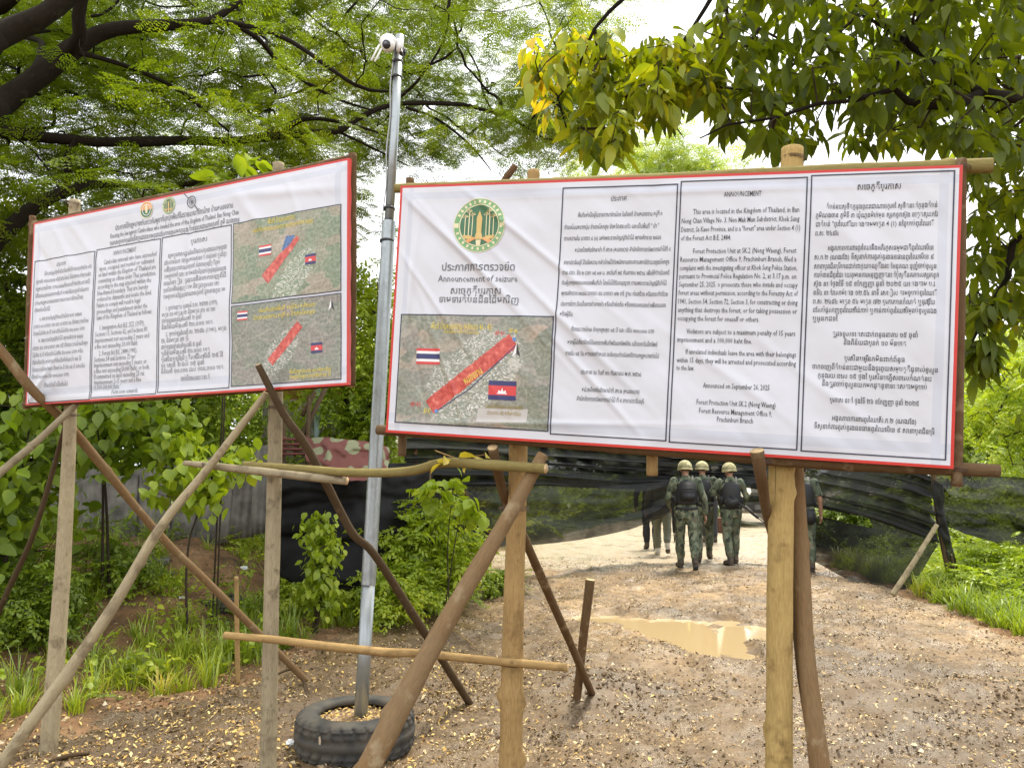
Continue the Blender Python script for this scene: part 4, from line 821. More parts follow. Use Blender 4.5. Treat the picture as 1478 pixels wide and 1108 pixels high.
# loose rails nailed between the two boards
def top_log(name, label, pl, rad, mat, group=None, **k):
    c = P(*pl[len(pl) // 2]); o = log(name, pl, rad, mat, None, loc=(c.x, c.y, c.z), **k); return tag(o, label, 'pole', group)
g_ = 'poles nailed across the posts'
top_log('wooden_pole', 'short grey split pole with a dark pointed end, just under the olive pole', [(266, 668, 4.28), (330, 675, 4.2), (410, 684, 4.12), (501, 694, 4.05)], [.014, .022, .023, .021], 'log_grey', g_)
top_log('wooden_pole', 'long crooked olive pole joining the posts of both boards, dry leaves on its bend', [(352, 670, 4.28), (430, 676, 4.16), (510, 682, 4.0), (590, 680, 3.86), (640, 668, 3.75), (700, 670, 3.58), (788, 676, 3.42)], [.018, .021, .022, .024, .024, .024, .022], 'log_olive', g_, knots=2.5)
top_log('wooden_pole', 'lowest tan crossbar nailed over the posts just above the tyre', [(324, 916, 4.24), (400, 923, 4.18), (480, 933, 4.05), (560, 941, 3.92), (600, 942, 3.82), (700, 952, 3.74), (820, 963, 3.62)], [.018, .019, .021, .022, .02, .019, .018], 'log_tan', g_)
def stake(label, pl, rad, mat):
    pts = to_ground(pl); b = pts[-1]; o = log('stake', pts, rad, mat, None, world=True, loc=(b.x, b.y, b.z)); return tag(o, label, 'stake', 'stakes driven into the ground')
stake('short brown stake on the road holding the back brace by its foot', [(852, 836, 5.75), (842, 920, 5.78), (836, 975, 5.82)], [.034, .033, .031, .029], 'log_brown')
stake('thin pale stake in the grass behind the left board', [(341, 832, 6.5), (342, 900, 6.5)], [.017, .02, .02], 'log_tan')
# wire ties
M['wire'] = plain('thin rusty wire', (.12, .08, .06), .6, .6)
def ties(root, L):
    for (px, py, d, r) in L:
        mb = MB(); c = P(px, py, d)
        for k in range(3):
            pts = [c + Vector((math.cos(a) * r, math.sin(a) * r, .006 * k + .004 * math.sin(a * 2))) for a in np.linspace(0, 2 * math.pi, 13)]
            mb.tube(pts, .0015, 4, cap=False)
        mb.build('wire_tie', M['wire'], root)
ties(rootR, [(742, 735, 3.6, .07), (1388, 245, 3.06, .034), (1384, 680, 3.06, .034), (1100, 668, 3.2, .04), (1145, 232, 3.36, .055), (748, 672, 3.76, .056), (737, 958, 3.76, .058), (1126, 672, 3.32, .058)]); ties(rootL, [(232, 762, 4.5, .045), (505, 232, 3.98, .03), (104, 295, 5.02, .04), (300, 672, 4.22, .03), (104, 600, 4.98, .042), (398, 590, 4.38, .045), (391, 922, 4.36, .047), (395, 685, 4.37, .045)])
# ------------------------------------------------------------------ plants
def leaf_shape(L=1.0, wd=.42, fold=.12, droop=.15, tip=.9, k=3):
    """ovate leaf along +x, folded at the midrib; returns verts, quads-as-faces"""
    xs = [0, .22, .5, .78, 1.0]; ws = [.04, .8, 1.0, .62, .0]
    V = []; Fc = []
    for x, w in zip(xs, ws):
        z = -droop * x * x; V += [(x * L, -w * wd / 2 * L, z * L + fold * w * L * .5), (x * L, 0, z * L), (x * L, w * wd / 2 * L, z * L + fold * w * L * .5)]
    for i in range(4):
        a = i * 3; Fc += [(a, a + 3, a + 4, a + 1), (a + 1, a + 4, a + 5, a + 2)]
    return np.array(V), np.array(Fc)
def small_leaf(L=1, w=.45):
    return np.array([(0, 0, 0), (.45 * L, -w * L / 2, .05 * L), (L, 0, -.06 * L), (.45 * L, w * L / 2, .05 * L)]), np.array([(0, 1, 2, 3)])
def join(parts):
    V = []; Fc = []; n = 0
    for v, f in parts: V.append(v); Fc.append(f + n); n += len(v)
    return np.concatenate(V), np.concatenate(Fc)
def xf(v, R, t=(0, 0, 0), s=1.0): return (v * s) @ np.array(R).T + np.array(t)
def eul(yaw, pitch, roll):
    return np.array((Matrix.Rotation(yaw, 3, 'Z') @ Matrix.Rotation(pitch, 3, 'Y') @ Matrix.Rotation(roll, 3, 'X')))
def rots(yaw, pitch, roll):
    cy, sy, cp, sp, cr, sr = np.cos(yaw), np.sin(yaw), np.cos(pitch), np.sin(pitch), np.cos(roll), np.sin(roll)
    R = np.empty((len(yaw), 3, 3))
    R[:, 0, 0] = cy * cp; R[:, 0, 1] = cy * sp * sr - sy * cr; R[:, 0, 2] = cy * sp * cr + sy * sr
    R[:, 1, 0] = sy * cp; R[:, 1, 1] = sy * sp * sr + cy * cr; R[:, 1, 2] = sy * sp * cr - cy * sr
    R[:, 2, 0] = -sp; R[:, 2, 1] = cp * sr; R[:, 2, 2] = cp * cr
    return R
def scatter(temps, pos, yaw, pitch, roll, sc):
    """one merged mesh of many copies of the templates"""
    pos = np.asarray(pos); n = len(pos); which = rng.integers(0, len(temps), n); Vs, Fs, b = [], [], 0
    R = rots(np.asarray(yaw), np.asarray(pitch), np.asarray(roll)); sc = np.broadcast_to(sc, (n,))
    for k, (v, f) in enumerate(temps):
        idx = np.where(which == k)[0]
        if not len(idx): continue
        q = np.einsum('nij,mj->nmi', R[idx], v) * sc[idx, None, None] + pos[idx, None, :]
        Vs.append(q.reshape(-1, 3)); Fs.append((f[None] + (np.arange(len(idx)) * len(v))[:, None, None] + b).reshape(-1, f.shape[1])); b += len(idx) * len(v)
    return np.concatenate(Vs), np.concatenate(Fs)
def frond(seed, pin=6, lf=6, L=.34, lw=.034):
    r = np.random.default_rng(seed); parts = []
    for i in range(pin):
        x = L * (.25 + .75 * i / pin); pl = .17 * (1 - .5 * abs(i / pin - .35)); 
        for sg in (-1, 1):
            a = sg * (1.05 - .25 * i / pin) + r.uniform(-.12, .12)
            for j in range(lf):
                d = pl * (j + .8) / lf; bx, by = x + d * math.cos(a), d * math.sin(a); bz = -.10 * x / L * L - d * d * 1.6 + r.uniform(-.008, .008)
                for s2 in (-1, 1):
                    v, f = small_leaf(lw * r.uniform(.8, 1.15), .46); parts.append((xf(v, eul(a + s2 * 1.05, r.uniform(-.2, .5), r.uniform(-.5, .5)), (bx, by, bz)), f))
    return join(parts)
FROND = [frond(s) for s in range(5)]
def sprig(seed, n, L, ll, wd, droop=.3, flat=False):
    """a short twig set with leaves"""
    r = np.random.default_rng(seed); parts = []
    for i in range(n):
        x = L * (i + .6) / n; a = (1 if i % 2 else -1) * r.uniform(.5, 1.3); v, f = small_leaf(ll * r.uniform(.7, 1.2), wd)
        parts.append((xf(v, eul(a, r.uniform(-.2, droop * 2), r.uniform(-.7, .7)), (x, 0, -x * x * .4)), f))
    return join(parts)
SPRIG = [sprig(s, 14, .34, .085, .48) for s in range(4)]; SPRIG_S = [sprig(s, 16, .26, .05, .5) for s in range(4)]
BROAD = [leaf_shape(1, .40, .12, .22), leaf_shape(1, .46, .10, .35), leaf_shape(1, .36, .16, .12), leaf_shape(1, .43, .05, .5)]
HEART = [leaf_shape(1, .75, .10, .25), leaf_shape(1, .82, .14, .4), leaf_shape(1, .68, .08, .15)]

def grow(limbs, centers, r_tip=.004, r_base=.02, step=.25, seed=1):
    """twigs from every leaf cluster to the nearest wood already grown; pipe-model radii"""
    r_ = np.random.default_rng(seed)
    nodes = []; par = []; load = []; fixed = []
    for path, rad in limbs:
        for p in path: nodes.append(np.array(p[:])); par.append(-1); load.append(0); fixed.append(1)
    root = np.mean(nodes, 0)
    C = np.array(centers); A = np.array(nodes); dist = np.array([np.min(np.linalg.norm(A - c, axis=1)) for c in C]); order = np.argsort(dist); segs = []
    for ci in order:
        c = C[ci]; A = np.array(nodes); d = np.linalg.norm(A - c, axis=1); j = int(np.argmin(d)); n = max(1, int(d[j] / step))
        a = A[j].copy(); prev = j; side = r_.normal(size=3) * d[j] * .10
        for k in range(1, n + 1):
            t = k / n; p = a + (c - a) * t + side * math.sin(math.pi * t) + r_.normal(size=3) * .015; p[2] -= .05 * d[j] * math.sin(math.pi * t)
            nodes.append(p); par.append(prev); load.append(0); fixed.append(0); prev = len(nodes) - 1
        q = prev
        while q != -1 and not fixed[q]: load[q] += 1; q = par[q]
    mb_v, mb_f, b = [], [], 0
    for i in range(len(nodes)):
        if fixed[i]: continue
        pa, pb = nodes[par[i]], nodes[i]; rb = min(r_base, r_tip * math.sqrt(load[i])); ra = min(r_base, rb * 1.15)
        t = pb - pa; L = np.linalg.norm(t)
        if L < 1e-5: continue
        t /= L; u = np.cross(t, (0, 0, 1) if abs(t[2]) < .9 else (1, 0, 0)); u /= np.linalg.norm(u); w = np.cross(t, u)
        ring = [math.cos(x) * u + math.sin(x) * w for x in (0, 1.5708, 3.1416, 4.7124)]
        mb_v += [pa + q * ra for q in ring] + [pb + q * rb for q in ring]
        mb_f += [(b + k, b + (k + 1) % 4, b + 4 + (k + 1) % 4, b + 4 + k) for k in range(4)]; b += 8
    return np.array(mb_v), np.array(mb_f)
def limb_path(pl, world=False, step=.12): return smooth_path([Vector(p) if world else P(*p) for p in pl], step)
def limb_mesh(defs, seed=0, rough=.10, sides=12, flare=1.0):
    Vs, Fs, Us, b, paths = [], [], [], 0, []
    for k, (pl, rad) in enumerate(defs):
        path, par = smooth_path([p if isinstance(p, Vector) else P(*p) for p in pl], .12); rd = np.interp(np.array(par) * (len(rad) - 1), range(len(rad)), rad) * flare
        V, Fc, UV = tube(path, list(rd), sides); ax = np.repeat(np.array([p[:] for p in path]), sides, 0)
        th = np.tile(np.arange(sides) / sides * 6.283, len(path)); al = UV[:, 0]
        n_ = (fbm(al * 3 + k * 7, np.cos(th) * 1.5 + k, 3, seed + k) - .5) * 2 + (fbm(al * 8 + k * 7, np.sin(th) * 2 + k, 2, seed + k + 50) - .5)
        V = ax + (V - ax) * (1 + rough * 2 * n_)[:, None]; Vs.append(V); Fs.append(np.array(Fc) + b); Us.append(UV * np.array([1, 4])); b += len(V); paths.append((path, rd))
    return np.concatenate(Vs), np.concatenate(Fs), np.concatenate(Us), paths

LM = {}
LM['rain'] = leaf_mat('rain tree leaves', [(0, (0.066, 0.102, 0.007)), (0.45, (0.142, 0.203, 0.012)), (0.8, (0.246, 0.297, 0.018)), (1, (0.378, 0.379, 0.03))], .5, (1.25, 1.3, .55), .04)
LM['dark_broad'] = leaf_mat('dark glossy leaves', [(0, (0.042, 0.065, 0.006)), (0.5, (0.085, 0.12, 0.007)), (0.85, (0.17, 0.2, 0.01)), (1, (0.283, 0.27, 0.016))], .5, (2.1, 1.9, .4), .02, .9)
LM['yellow_broad'] = leaf_mat('yellow green young leaves', [(0, (0.132, 0.179, 0.01)), (0.4, (0.249, 0.298, 0.015)), (0.8, (0.468, 0.454, 0.02)), (1, (0.703, 0.502, 0.045))], .5, (1.3, 1.3, .5), .03, 1.2)
LM['thicket'] = leaf_mat('thicket leaves', [(0, (0.085, 0.13, 0.011)), (0.5, (0.171, 0.246, 0.019)), (1, (0.342, 0.416, 0.033))], .4, (1.2, 1.3, .5), .03)
LM['lime'] = leaf_mat('lime green leaves', [(0, (0.183, 0.263, 0.017)), (0.5, (0.305, 0.407, 0.028)), (1, (0.518, 0.55, 0.044))], .45, (1.2, 1.2, .5), .03)
LM['far'] = leaf_mat('distant green leaves with haze tint', [(0, (0.215, 0.3, 0.059)), (0.5, (0.365, 0.456, 0.095)), (1, (0.599, 0.6, 0.154))], .5, (1.2, 1.2, .6), .03)  # paleness of hazy air is put into the leaf colour of far plants
LM['grass'] = leaf_mat('fresh grass', [(0, (0.152, 0.225, 0.017)), (0.5, (0.289, 0.387, 0.028)), (0.85, (0.458, 0.524, 0.05)), (1, (0.64, 0.499, 0.088))], .4, (1.2, 1.2, .5), .06)
LM['yellow'] = leaf_mat('yellow withering leaves', [(0, (.30, .30, .03)), (.5, (.55, .46, .05)), (1, (.50, .30, .09))], .4, (1.1, 1.1, .5), .06)

# ---- the big rain tree whose limbs cross the upper left
def rain_tree():
    t = thing('rain_tree', 'spreading rain tree with dark curved limbs and feathery leaves filling the upper left', 'tree', (-8.6, 9.0, Hf(-8.6, 9.0)))
    tr = [Vector((-8.6, 9.0, -.2)), Vector((-8.5, 8.9, 1.5)), Vector((-8.2, 8.7, 3.0)), Vector((-7.8, 8.5, 3.9))]; top = tr[-1]
    A = lambda *q: [P(*p) for p in q]
    defs = [(tr, [.52, .42, .38, .36]),
      ([top] + A((-40, 190, 7.6), (0, 152, 7.7), (45, 119, 7.8), (93, 80, 7.9), (127, 57, 8.0), (167, 41, 8.1), (260, 35, 8.4), (305, 29, 8.6), (335, 10, 8.7), (370, -8, 8.9), (440, -60, 9.2)), [.30, .19, .17, .15, .14, .115, .10, .075, .06, .05, .04, .03]),
      ([top] + A((-60, 110, 6.6), (0, 52, 6.6), (50, 30, 6.7), (100, -5, 6.8), (170, -70, 7.0)), [.26, .16, .14, .13, .11, .08]),
      ([top] + A((-60, 40, 8.6), (0, 10, 8.4), (60, -40, 8.4)), [.2, .12, .1, .07]),
      (A((93, 82, 7.9), (115, 52, 7.7), (113, 25, 7.6), (122, -20, 7.5)), [.09, .085, .08, .07]),
      (A((305, 30, 8.6), (330, 33, 8.8), (372, 56, 9.1), (410, 97, 9.5), (480, 140, 10.), (540, 160, 10.4)), [.05, .045, .04, .034, .025, .015]),
      (A((300, 30, 8.6), (360, 38, 8.4), (420, 60, 8.3), (513, 123, 8.3), (560, 132, 8.4)), [.045, .04, .035, .028, .018]),
      (A((110, 75, 7.9), (186, 97, 8.4), (260, 132, 9.), (330, 190, 9.6)), [.04, .034, .028, .018]),
      (A((45, 116, 7.8), (60, 62, 8.3), (10, 52, 8.8)), [.06, .045, .03]),
      ([top] + A((-80, 215, 8.6), (0, 192, 8.8), (56, 197, 9.0), (149, 205, 9.3), (279, 203, 9.7), (335, 204, 9.9), (409, 194, 10.1), (484, 190, 10.3), (515, 172, 10.4), (568, 151, 10.6), (656, 150, 11.), (691, 157, 11.2), (740, 172, 11.5), (785, 200, 11.8)), [.22, .10, .095, .09, .085, .08, .078, .08, .062, .052, .046, .042, .036, .03, .018]),
      ([top] + A((-70, 420, 8.3), (-20, 362, 8.6), (20, 322, 8.8), (48, 299, 9.0), (97, 275, 9.2), (149, 266, 9.5), (223, 268, 9.9), (283, 264, 10.3), (340, 250, 10.8), (420, 235, 11.3)), [.24, .16, .13, .115, .105, .095, .065, .055, .05, .035, .02]),
      (A((95, 275, 9.2), (98, 250, 9.1), (96, 228, 9.0), (110, 200, 9.0)), [.06, .058, .05, .03]),
      (A((586, 155, 10.6), (631, 172, 10.7), (677, 208, 10.8), (709, 246, 10.9)), [.03, .025, .02, .01]),
      (A((409, 190, 10.1), (440, 172, 10.), (500, 178, 9.9), (570, 200, 9.9)), [.04, .035, .025, .012]),
      (A((560, 152, 10.6), (600, 120, 10.2), (640, 60, 10.), (650, 0, 9.8)), [.03, .026, .02, .012]),
      (A((484, 188, 10.3), (530, 210, 10.6), (590, 240, 11.)), [.025, .02, .01])]
    V, Fc, UV, paths = limb_mesh(defs, 3, flare=.78)
    mk('branches', V, Fc, M['tree_bark'], None, t, True, UV)
    C = []
    holes = [(80, 170, 55, 16), (45, 262, 60, 22), (725, 62, 26, 55), (560, 240, 60, 32), (395, 52, 26, 14), (660, 232, 55, 24), (20, 300, 40, 40), (160, 190, 40, 10), (330, 140, 24, 14), (705, 250, 50, 30), (740, 130, 20, 30), (200, 240, 40, 12), (540, 330, 30, 70), (240, 150, 22, 10), (460, 110, 18, 14), (150, 110, 22, 9)]
    r = np.random.default_rng(5); tries = 0
    while len(C) < 1080 and tries < 90000:
        tries += 1
        px, py = r.uniform(-260, 860), r.uniform(-160, 345); d = r.uniform(9.4 if px < 430 else 11.0, 16.5) if r.random() < .93 else r.uniform(7, 10)
        p = P(px, py, d)
        if p.z < 4.2 or p.z > 12.5: continue
        if px > 560 and py > 250 - (px - 560) * .1: continue
        if py > 225 and 500 < px < 640: continue
        if px > 690 and py < 110 and px < 760: continue
        if px > 760 and (py > 210): continue
        if any(((px - a) / c) ** 2 + ((py - b) / e) ** 2 < 1 for a, b, c, e in holes): continue
        if fbm(np.array([p.x * .9]), np.array([p.z * 1.5 + p.y * .5]), 3, 77)[0] < .42: continue
        C.append(np.array(p[:]))
    for k in range(90):      # crown beyond the frame on the trunk's side and overhead
        C.append(np.array((r.uniform(-13, -6.5), r.uniform(4, 14), r.uniform(5.2, 8.5))))
    V, Fc = grow(paths[1:], C, .004, .022, .16, 2); tag(mk('twigs', V, Fc, M['tree_bark'], None, t), kind='stuff')
    pos, yaw, pit, rol = [], [], [], []
    for c in C:
        n = r.integers(8, 14); a0 = r.uniform(0, 6.28)
        for k in range(n):
            a = a0 + k * 2.4; q = r.uniform(.05, .75); pos.append(c + np.array((math.cos(a) * q, math.sin(a) * q, r.normal() * .10 - q * .12))); yaw.append(a + r.uniform(-.6, .6)); pit.append(r.uniform(-.15, .55)); rol.append(r.uniform(-.4, .4))
    V, Fc = scatter(FROND, pos, yaw, pit, rol, r.uniform(.8, 1.25, len(pos)))
    mk('crown', V, Fc, LM['rain'], None, t, False)
rain_tree()

def broad_tree():
    t = thing('broadleaf_tree', 'low broad-leaved tree hanging in from the upper right over the large board', 'tree', (5.6, 5.2, Hf(5.6, 5.2)))
    top = Vector((5.0, 5.0, 3.3)); A = lambda *q: [P(*p) for p in q]
    defs = [([Vector((5.6, 5.2, -.2)), Vector((5.5, 5.15, 1.6)), Vector((5.2, 5.05, 2.8)), top], [.2, .16, .14, .12]),
      ([top] + A((1520, 150, 4.6), (1478, 143, 4.5), (1412, 133, 4.4), (1385, 117, 4.4), (1342, 90, 4.4), (1311, 63, 4.4), (1283, 43, 4.5), (1240, 20, 4.6)), [.06, .036, .033, .030, .026, .023, .02, .014, .008]),
      (A((1309, 62, 4.4), (1318, 40, 4.35), (1346, 0, 4.3), (1370, -40, 4.3)), [.02, .019, .016, .012]),
      (A((1412, 135, 4.4), (1385, 150, 4.3), (1345, 153, 4.2), (1311, 147, 4.2), (1291, 129, 4.15), (1236, 145, 4.1), (1180, 150, 4.1), (1120, 170, 4.1), (1050, 180, 4.15), (1010, 200, 4.2)), [.03, .028, .022, .02, .016, .012, .011, .009, .007, .004]),
      ([top] + A((1500, 60, 5.6), (1440, 75, 5.6), (1400, 100, 5.7), (1360, 170, 5.8)), [.06, .03, .022, .018, .01]),
      ([top] + A((1500, -60, 4.8), (1380, -80, 4.6), (1200, -70, 4.5), (1060, -60, 4.4), (940, -30, 4.4), (858, 42, 4.45), (832, 109, 4.5), (805, 141, 4.5), (818, 186, 4.55), (867, 229, 4.6)), [.07, .04, .035, .03, .024, .016, .010, .008, .006, .005, .003]),
      (A((1060, -60, 4.4), (1000, 40, 4.4), (940, 114, 4.45), (898, 116, 4.5)), [.02, .011, .007, .004]),
      ([top] + A((1500, 330, 4.6), (1455, 400, 4.6), (1425, 450, 4.6), (1400, 500, 4.55)), [.05, .025, .018, .012, .006])]
    V, Fc, UV, paths = limb_mesh(defs, 8, .08, 10); mk('branches', V, Fc, M['tree_bark'], None, t, True, UV)
    r = np.random.default_rng(15); C = []
    def reg(n, x0, x1, y0, y1, d0, d1, ye=0, test=None, droop=1.0):
        k = 0; tr_ = 0
        while k < n and tr_ < n * 40:
            tr_ += 1; px, py = r.uniform(x0, x1), r.uniform(y0, y1)
            if test and not test(px, py): continue
            C.append((np.array(P(px, py, r.uniform(d0, d1))[:]), ye)); k += 1
    low = lambda x: np.interp(x, [740, 800, 850, 900, 950, 1000, 1060, 1100, 1150, 1380, 1400, 1478], [90, 190, 225, 205, 175, 120, 190, 205, 212, 200, 215, 330])
    hi = lambda x: np.interp(x, [740, 790, 850, 900, 960, 1000, 1060], [40, 35, 30, 60, 25, -60, -120])
    tt = lambda x, y: hi(x) < y < low(x) and not (abs(x - 1050) < 14 and 70 < y < 115) and not (abs(x - 925) < 25 and y < 60)
    reg(80, 760, 1060, 20, 225, 4.1, 4.9, 1, tt)
    reg(60, 830, 1080, 60, 225, 4.2, 5.1, 0, tt)
    reg(380, 1040, 1500, -140, 212, 3.9, 5.6, 0, tt)
    reg(190, 1250, 1600, -140, 230, 5.0, 7.0, 2, tt)
    reg(110, 1395, 1560, 200, 480, 4.4, 5.6, 0, lambda x, y: x > np.interp(y, [200, 350, 480], [1392, 1400, 1396]))
    reg(16, 1400, 1440, 440, 560, 4.5, 4.7, 0, lambda x, y: x < np.interp(y, [440, 560], [1440, 1412]))
    reg(14, 1470, 1620, 430, 620, 5.5, 7.0, 0)
    reg(60, 1050, 1700, -500, -140, 3.5, 6.0, 0)
    cs = [c for c, _ in C]
    V, Fc = grow(paths[1:], cs, .003, .012, .14, 4); tag(mk('twigs', V, Fc, M['tree_bark2'], None, t), kind='stuff')
    L = []
    for c, ye in C:
        n = r.integers(6, 10); a0 = r.uniform(0, 6.28)
        for k in range(n):
            a = a0 + k * 2.4; p = c + np.array((math.cos(a) * .03, math.sin(a) * .03, r.uniform(-.06, .05)))
            L.append((p, a, r.uniform(.1, 1.25), r.uniform(-.6, .6), r.uniform(.065, .17) * (1.15 if r.random() < .3 else 1), ye if r.random() < .85 else 0))
    def size(l): x, y, d = proj(l[0]); return (l[4] / d[0] if (0 < x[0] < 1478 and -20 < y[0] < 700) else 0)
    L.sort(key=size, reverse=True)
    meshes = {}
    mats = {0: LM['dark_broad'], 1: LM['yellow_broad'], 2: LM['lime']}
    for i, (p, a, pt_, ro, s, ye) in enumerate(L[:300]):
        k = (i % 4, ye)
        if k not in meshes: 
            o = mk('leaf', BROAD[i % 4][0] + np.array(OFF[t.name]), BROAD[i % 4][1], mats[ye], None, t); meshes[k] = o.data
        else: o = bpy.data.objects.new('leaf', meshes[k]); COL.objects.link(o); o.parent = t
        o.matrix_local = Matrix.Translation(Vector(p) - Vector(OFF[t.name])) @ Matrix(eul(a, pt_, ro).tolist()).to_4x4() @ Matrix.Scale(s, 4)
    for ye in (0, 1, 2):
        R = [l for l in L[300:] if l[5] == ye]
        V, Fc = scatter(BROAD, [l[0] for l in R], [l[1] for l in R], [l[2] for l in R], [l[3] for l in R], np.array([l[4] for l in R]))
        tag(mk('leaves', V, Fc, mats[ye], None, t, True), kind='stuff')
broad_tree()

def bush(name, label, cat, px, py, d, w, h, n, temps, lsize, mat, group=None, depth=None, lift=0, seed=0, base=None, stems=5, flat=1.0, smooth=False, nbig=0, hang=0.0):
    """a plant rooted in the ground: thin stems, leaves through its volume"""
    r = np.random.default_rng(seed + 100); b = base or G(px, py) ; b = Vector((b.x, b.y, Hf(b.x, b.y))) if base is None else Vector((base[0], base[1], Hf(base[0], base[1])))
    dp = depth or w
    t = thing(name, label, cat, tuple(b), group)
    C = []; k = 0
    nc = max(6, n // 14)
    while len(C) < nc:
        q = r.normal(size=3); q /= np.linalg.norm(q); q *= r.random() ** .45
        z = (q[2] * .5 + .5); c = np.array((b.x + q[0] * w / 2, b.y + q[1] * dp / 2, b.z + lift + z * h))
        if fbm(np.array([c[0] * 2.3]), np.array([c[2] * 2.3 + c[1]]), 2, seed)[0] < .36: continue
        C.append(c)
    limbs = []
    for s_ in range(stems):
        e = C[r.integers(0, nc)]; m_ = Vector(b) + Vector((r.normal() * w * .05, r.normal() * dp * .05, lift * .7 + h * .2)); limbs.append(([Vector(b) + Vector((r.normal() * .03, r.normal() * .03, -.05)), m_, Vector(e)], [max(.006, h * .016), max(.004, h * .010), .004]))
    V, Fc, UV, paths = limb_mesh(limbs, seed, .05, 6); V2, F2 = grow(paths, C, .0025, .01, .2, seed); V, Fc = join([(V, Fc), (V2, F2)]) if len(V2) else (V, Fc)
    mk('stem', V, Fc, M['tree_bark2'], None, t)
    m = n; ci = r.integers(0, nc, m); C = np.array(C)
    pos = C[ci] + r.normal(size=(m, 3)) * np.array([1, 1, .8]) * min(w, h) * .11
    pos[:, 2] = np.maximum(pos[:, 2], b.z + .02)
    V, Fc = scatter(temps, pos, r.uniform(0, 6.28, m), r.uniform(-.3 + hang, .8 + hang, m), r.uniform(-.7, .7, m), r.uniform(.7, 1.25, m) * lsize)
    if nbig:      # the leaves that show largest are parts of their own
        n1 = nbig; dirs = pos - np.array([0, 0, CZ]); sc_ = -np.linalg.norm(dirs, axis=1); o_ = np.argsort(-sc_)[:n1]; ms = {}
        rest = np.setdiff1d(np.arange(m), o_)
        for q, i in enumerate(o_):
            kk = q % len(temps)
            if kk not in ms: o = mk('leaf', temps[kk][0] + np.array(OFF[t.name]), temps[kk][1], mat, None, t); ms[kk] = o.data
            else: o = bpy.data.objects.new('leaf', ms[kk]); COL.objects.link(o); o.parent = t
            o.matrix_local = Matrix.Translation(Vector(pos[i]) - Vector(OFF[t.name])) @ Matrix(eul(r.uniform(0, 6.28), r.uniform(-.1 + hang, .9 + hang), r.uniform(-.6, .6)).tolist()).to_4x4() @ Matrix.Scale(lsize * r.uniform(.8, 1.3), 4)
        V, Fc = scatter(temps, pos[rest], r.uniform(0, 6.28, len(rest)), r.uniform(-.3 + hang, .8 + hang, len(rest)), r.uniform(-.7, .7, len(rest)), r.uniform(.7, 1.25, len(rest)) * lsize)
    tag(mk('foliage', V, Fc, mat, None, t, smooth), kind='stuff' if nbig else None)
    return t
def W3(px, d): p = P(px, 680, d); return (p.x, p.y)
g2 = 'leafy shrubs under the left board'
bush('shrub', 'big-leaved dark green shrub at the far left edge behind the sloping grey stick', 'shrub', 0, 0, 0, 1.5, 1.9, 1300, HEART, .125, LM['thicket'], g2, base=W3(-15, 6.6), seed=1, smooth=True, nbig=70, lift=.15, hang=.3)
bush('shrub', 'tall leafy shrub just right of the left board\'s first post', 'shrub', 0, 0, 0, 1.6, 1.1, 900, HEART, .12, LM['thicket'], g2, base=W3(165, 7.4), seed=2, smooth=True, nbig=90, lift=1.15, stems=2, hang=.3)
bush('shrub', 'pale lime leafy shrub below the left board\'s middle, in front of the grey sheets', 'shrub', 0, 0, 0, 1.2, .85, 480, HEART, .115, LM['lime'], g2, base=W3(285, 7.3), seed=3, smooth=True, nbig=80, lift=1.1, hang=.35, stems=1)
bush('shrub', 'low shrub with small leaves at the foot of the left board\'s first post', 'shrub', 0, 0, 0, 1.2, .7, 600, SPRIG_S, .9, LM['thicket'], g2, base=W3(20, 6.4), seed=4)
bush('shrub', 'small-leaved bush on the bank between the first post and the pale brace', 'shrub', 0, 0, 0, 1.1, .5, 260, SPRIG_S, 1., LM['thicket'], g2, base=W3(150, 7.6), seed=5)
bush('shrub', 'wide dense thicket behind the far-left end of the grey sheets', 'shrub', 0, 0, 0, 5.0, 3.2, 2200, SPRIG, 1.2, LM['rain'], g2, base=W3(0, 11.2), seed=6, depth=1.6)
bush('shrub', 'dense dark thicket seen under the middle of the left board', 'shrub', 0, 0, 0, 3.2, 2.3, 1100, SPRIG, 1.1, LM['thicket'], g2, base=W3(250, 11.4), seed=7, depth=1.4, lift=.8)
bush('shrub', 'bushy green shrub with pale twisted stems right of the galvanised pole', 'shrub', 0, 0, 0, 1.1, 1.4, 520, SPRIG, .9, LM['lime'], None, base=W3(612, 9.6), seed=8)
bush('shrub', 'bright low bush at the foot of the shrub right of the galvanised pole', 'shrub', 0, 0, 0, 1.7, .55, 620, SPRIG_S, 1.1, LM['lime'], None, base=W3(590, 9.1), seed=9)
bush('shrub', 'low bright weeds on the road edge between the vine column and the galvanised pole', 'shrub', 0, 0, 0, 1.0, .35, 420, SPRIG_S, .9, LM['lime'], None, base=W3(508, 9.3), seed=41)
bush('shrub', 'low bright weeds at the foot of the black tarp just left of the vine column', 'shrub', 0, 0, 0, .9, .32, 380, SPRIG_S, .9, LM['lime'], None, base=W3(430, 9.0), seed=42)
bush('shrub', 'yellow-green sprig with drooping leaves under the crooked olive pole', 'shrub', 0, 0, 0, .75, .6, 90, HEART, .15, LM['lime'], None, base=W3(648, 8.6), seed=10, lift=1.05, stems=2, smooth=True, hang=.3)
bush('climbing_vine', 'column of small heart-shaped vine leaves hanging in front of the black tarp', 'vine', 0, 0, 0, .42, 1.35, 900, HEART, .075, LM['lime'], None, base=W3(465, 8.2), seed=11, hang=.5, smooth=True)
bush('vine', 'bright green vine shoot standing up above the top edge of the left board', 'vine', 0, 0, 0, .75, .6, 60, HEART, .21, LM['lime'], None, base=W3(320, 7.6), seed=12, lift=4.2, stems=2, smooth=True, nbig=40)
bush('shrub', 'low weeds at the foot of the right board\'s left post, beside the net', 'shrub', 0, 0, 0, .6, .4, 160, SPRIG_S, 1, LM['thicket'], None, base=W3(716, 10.5), seed=13)
gR = 'bright green bushes right of the road'
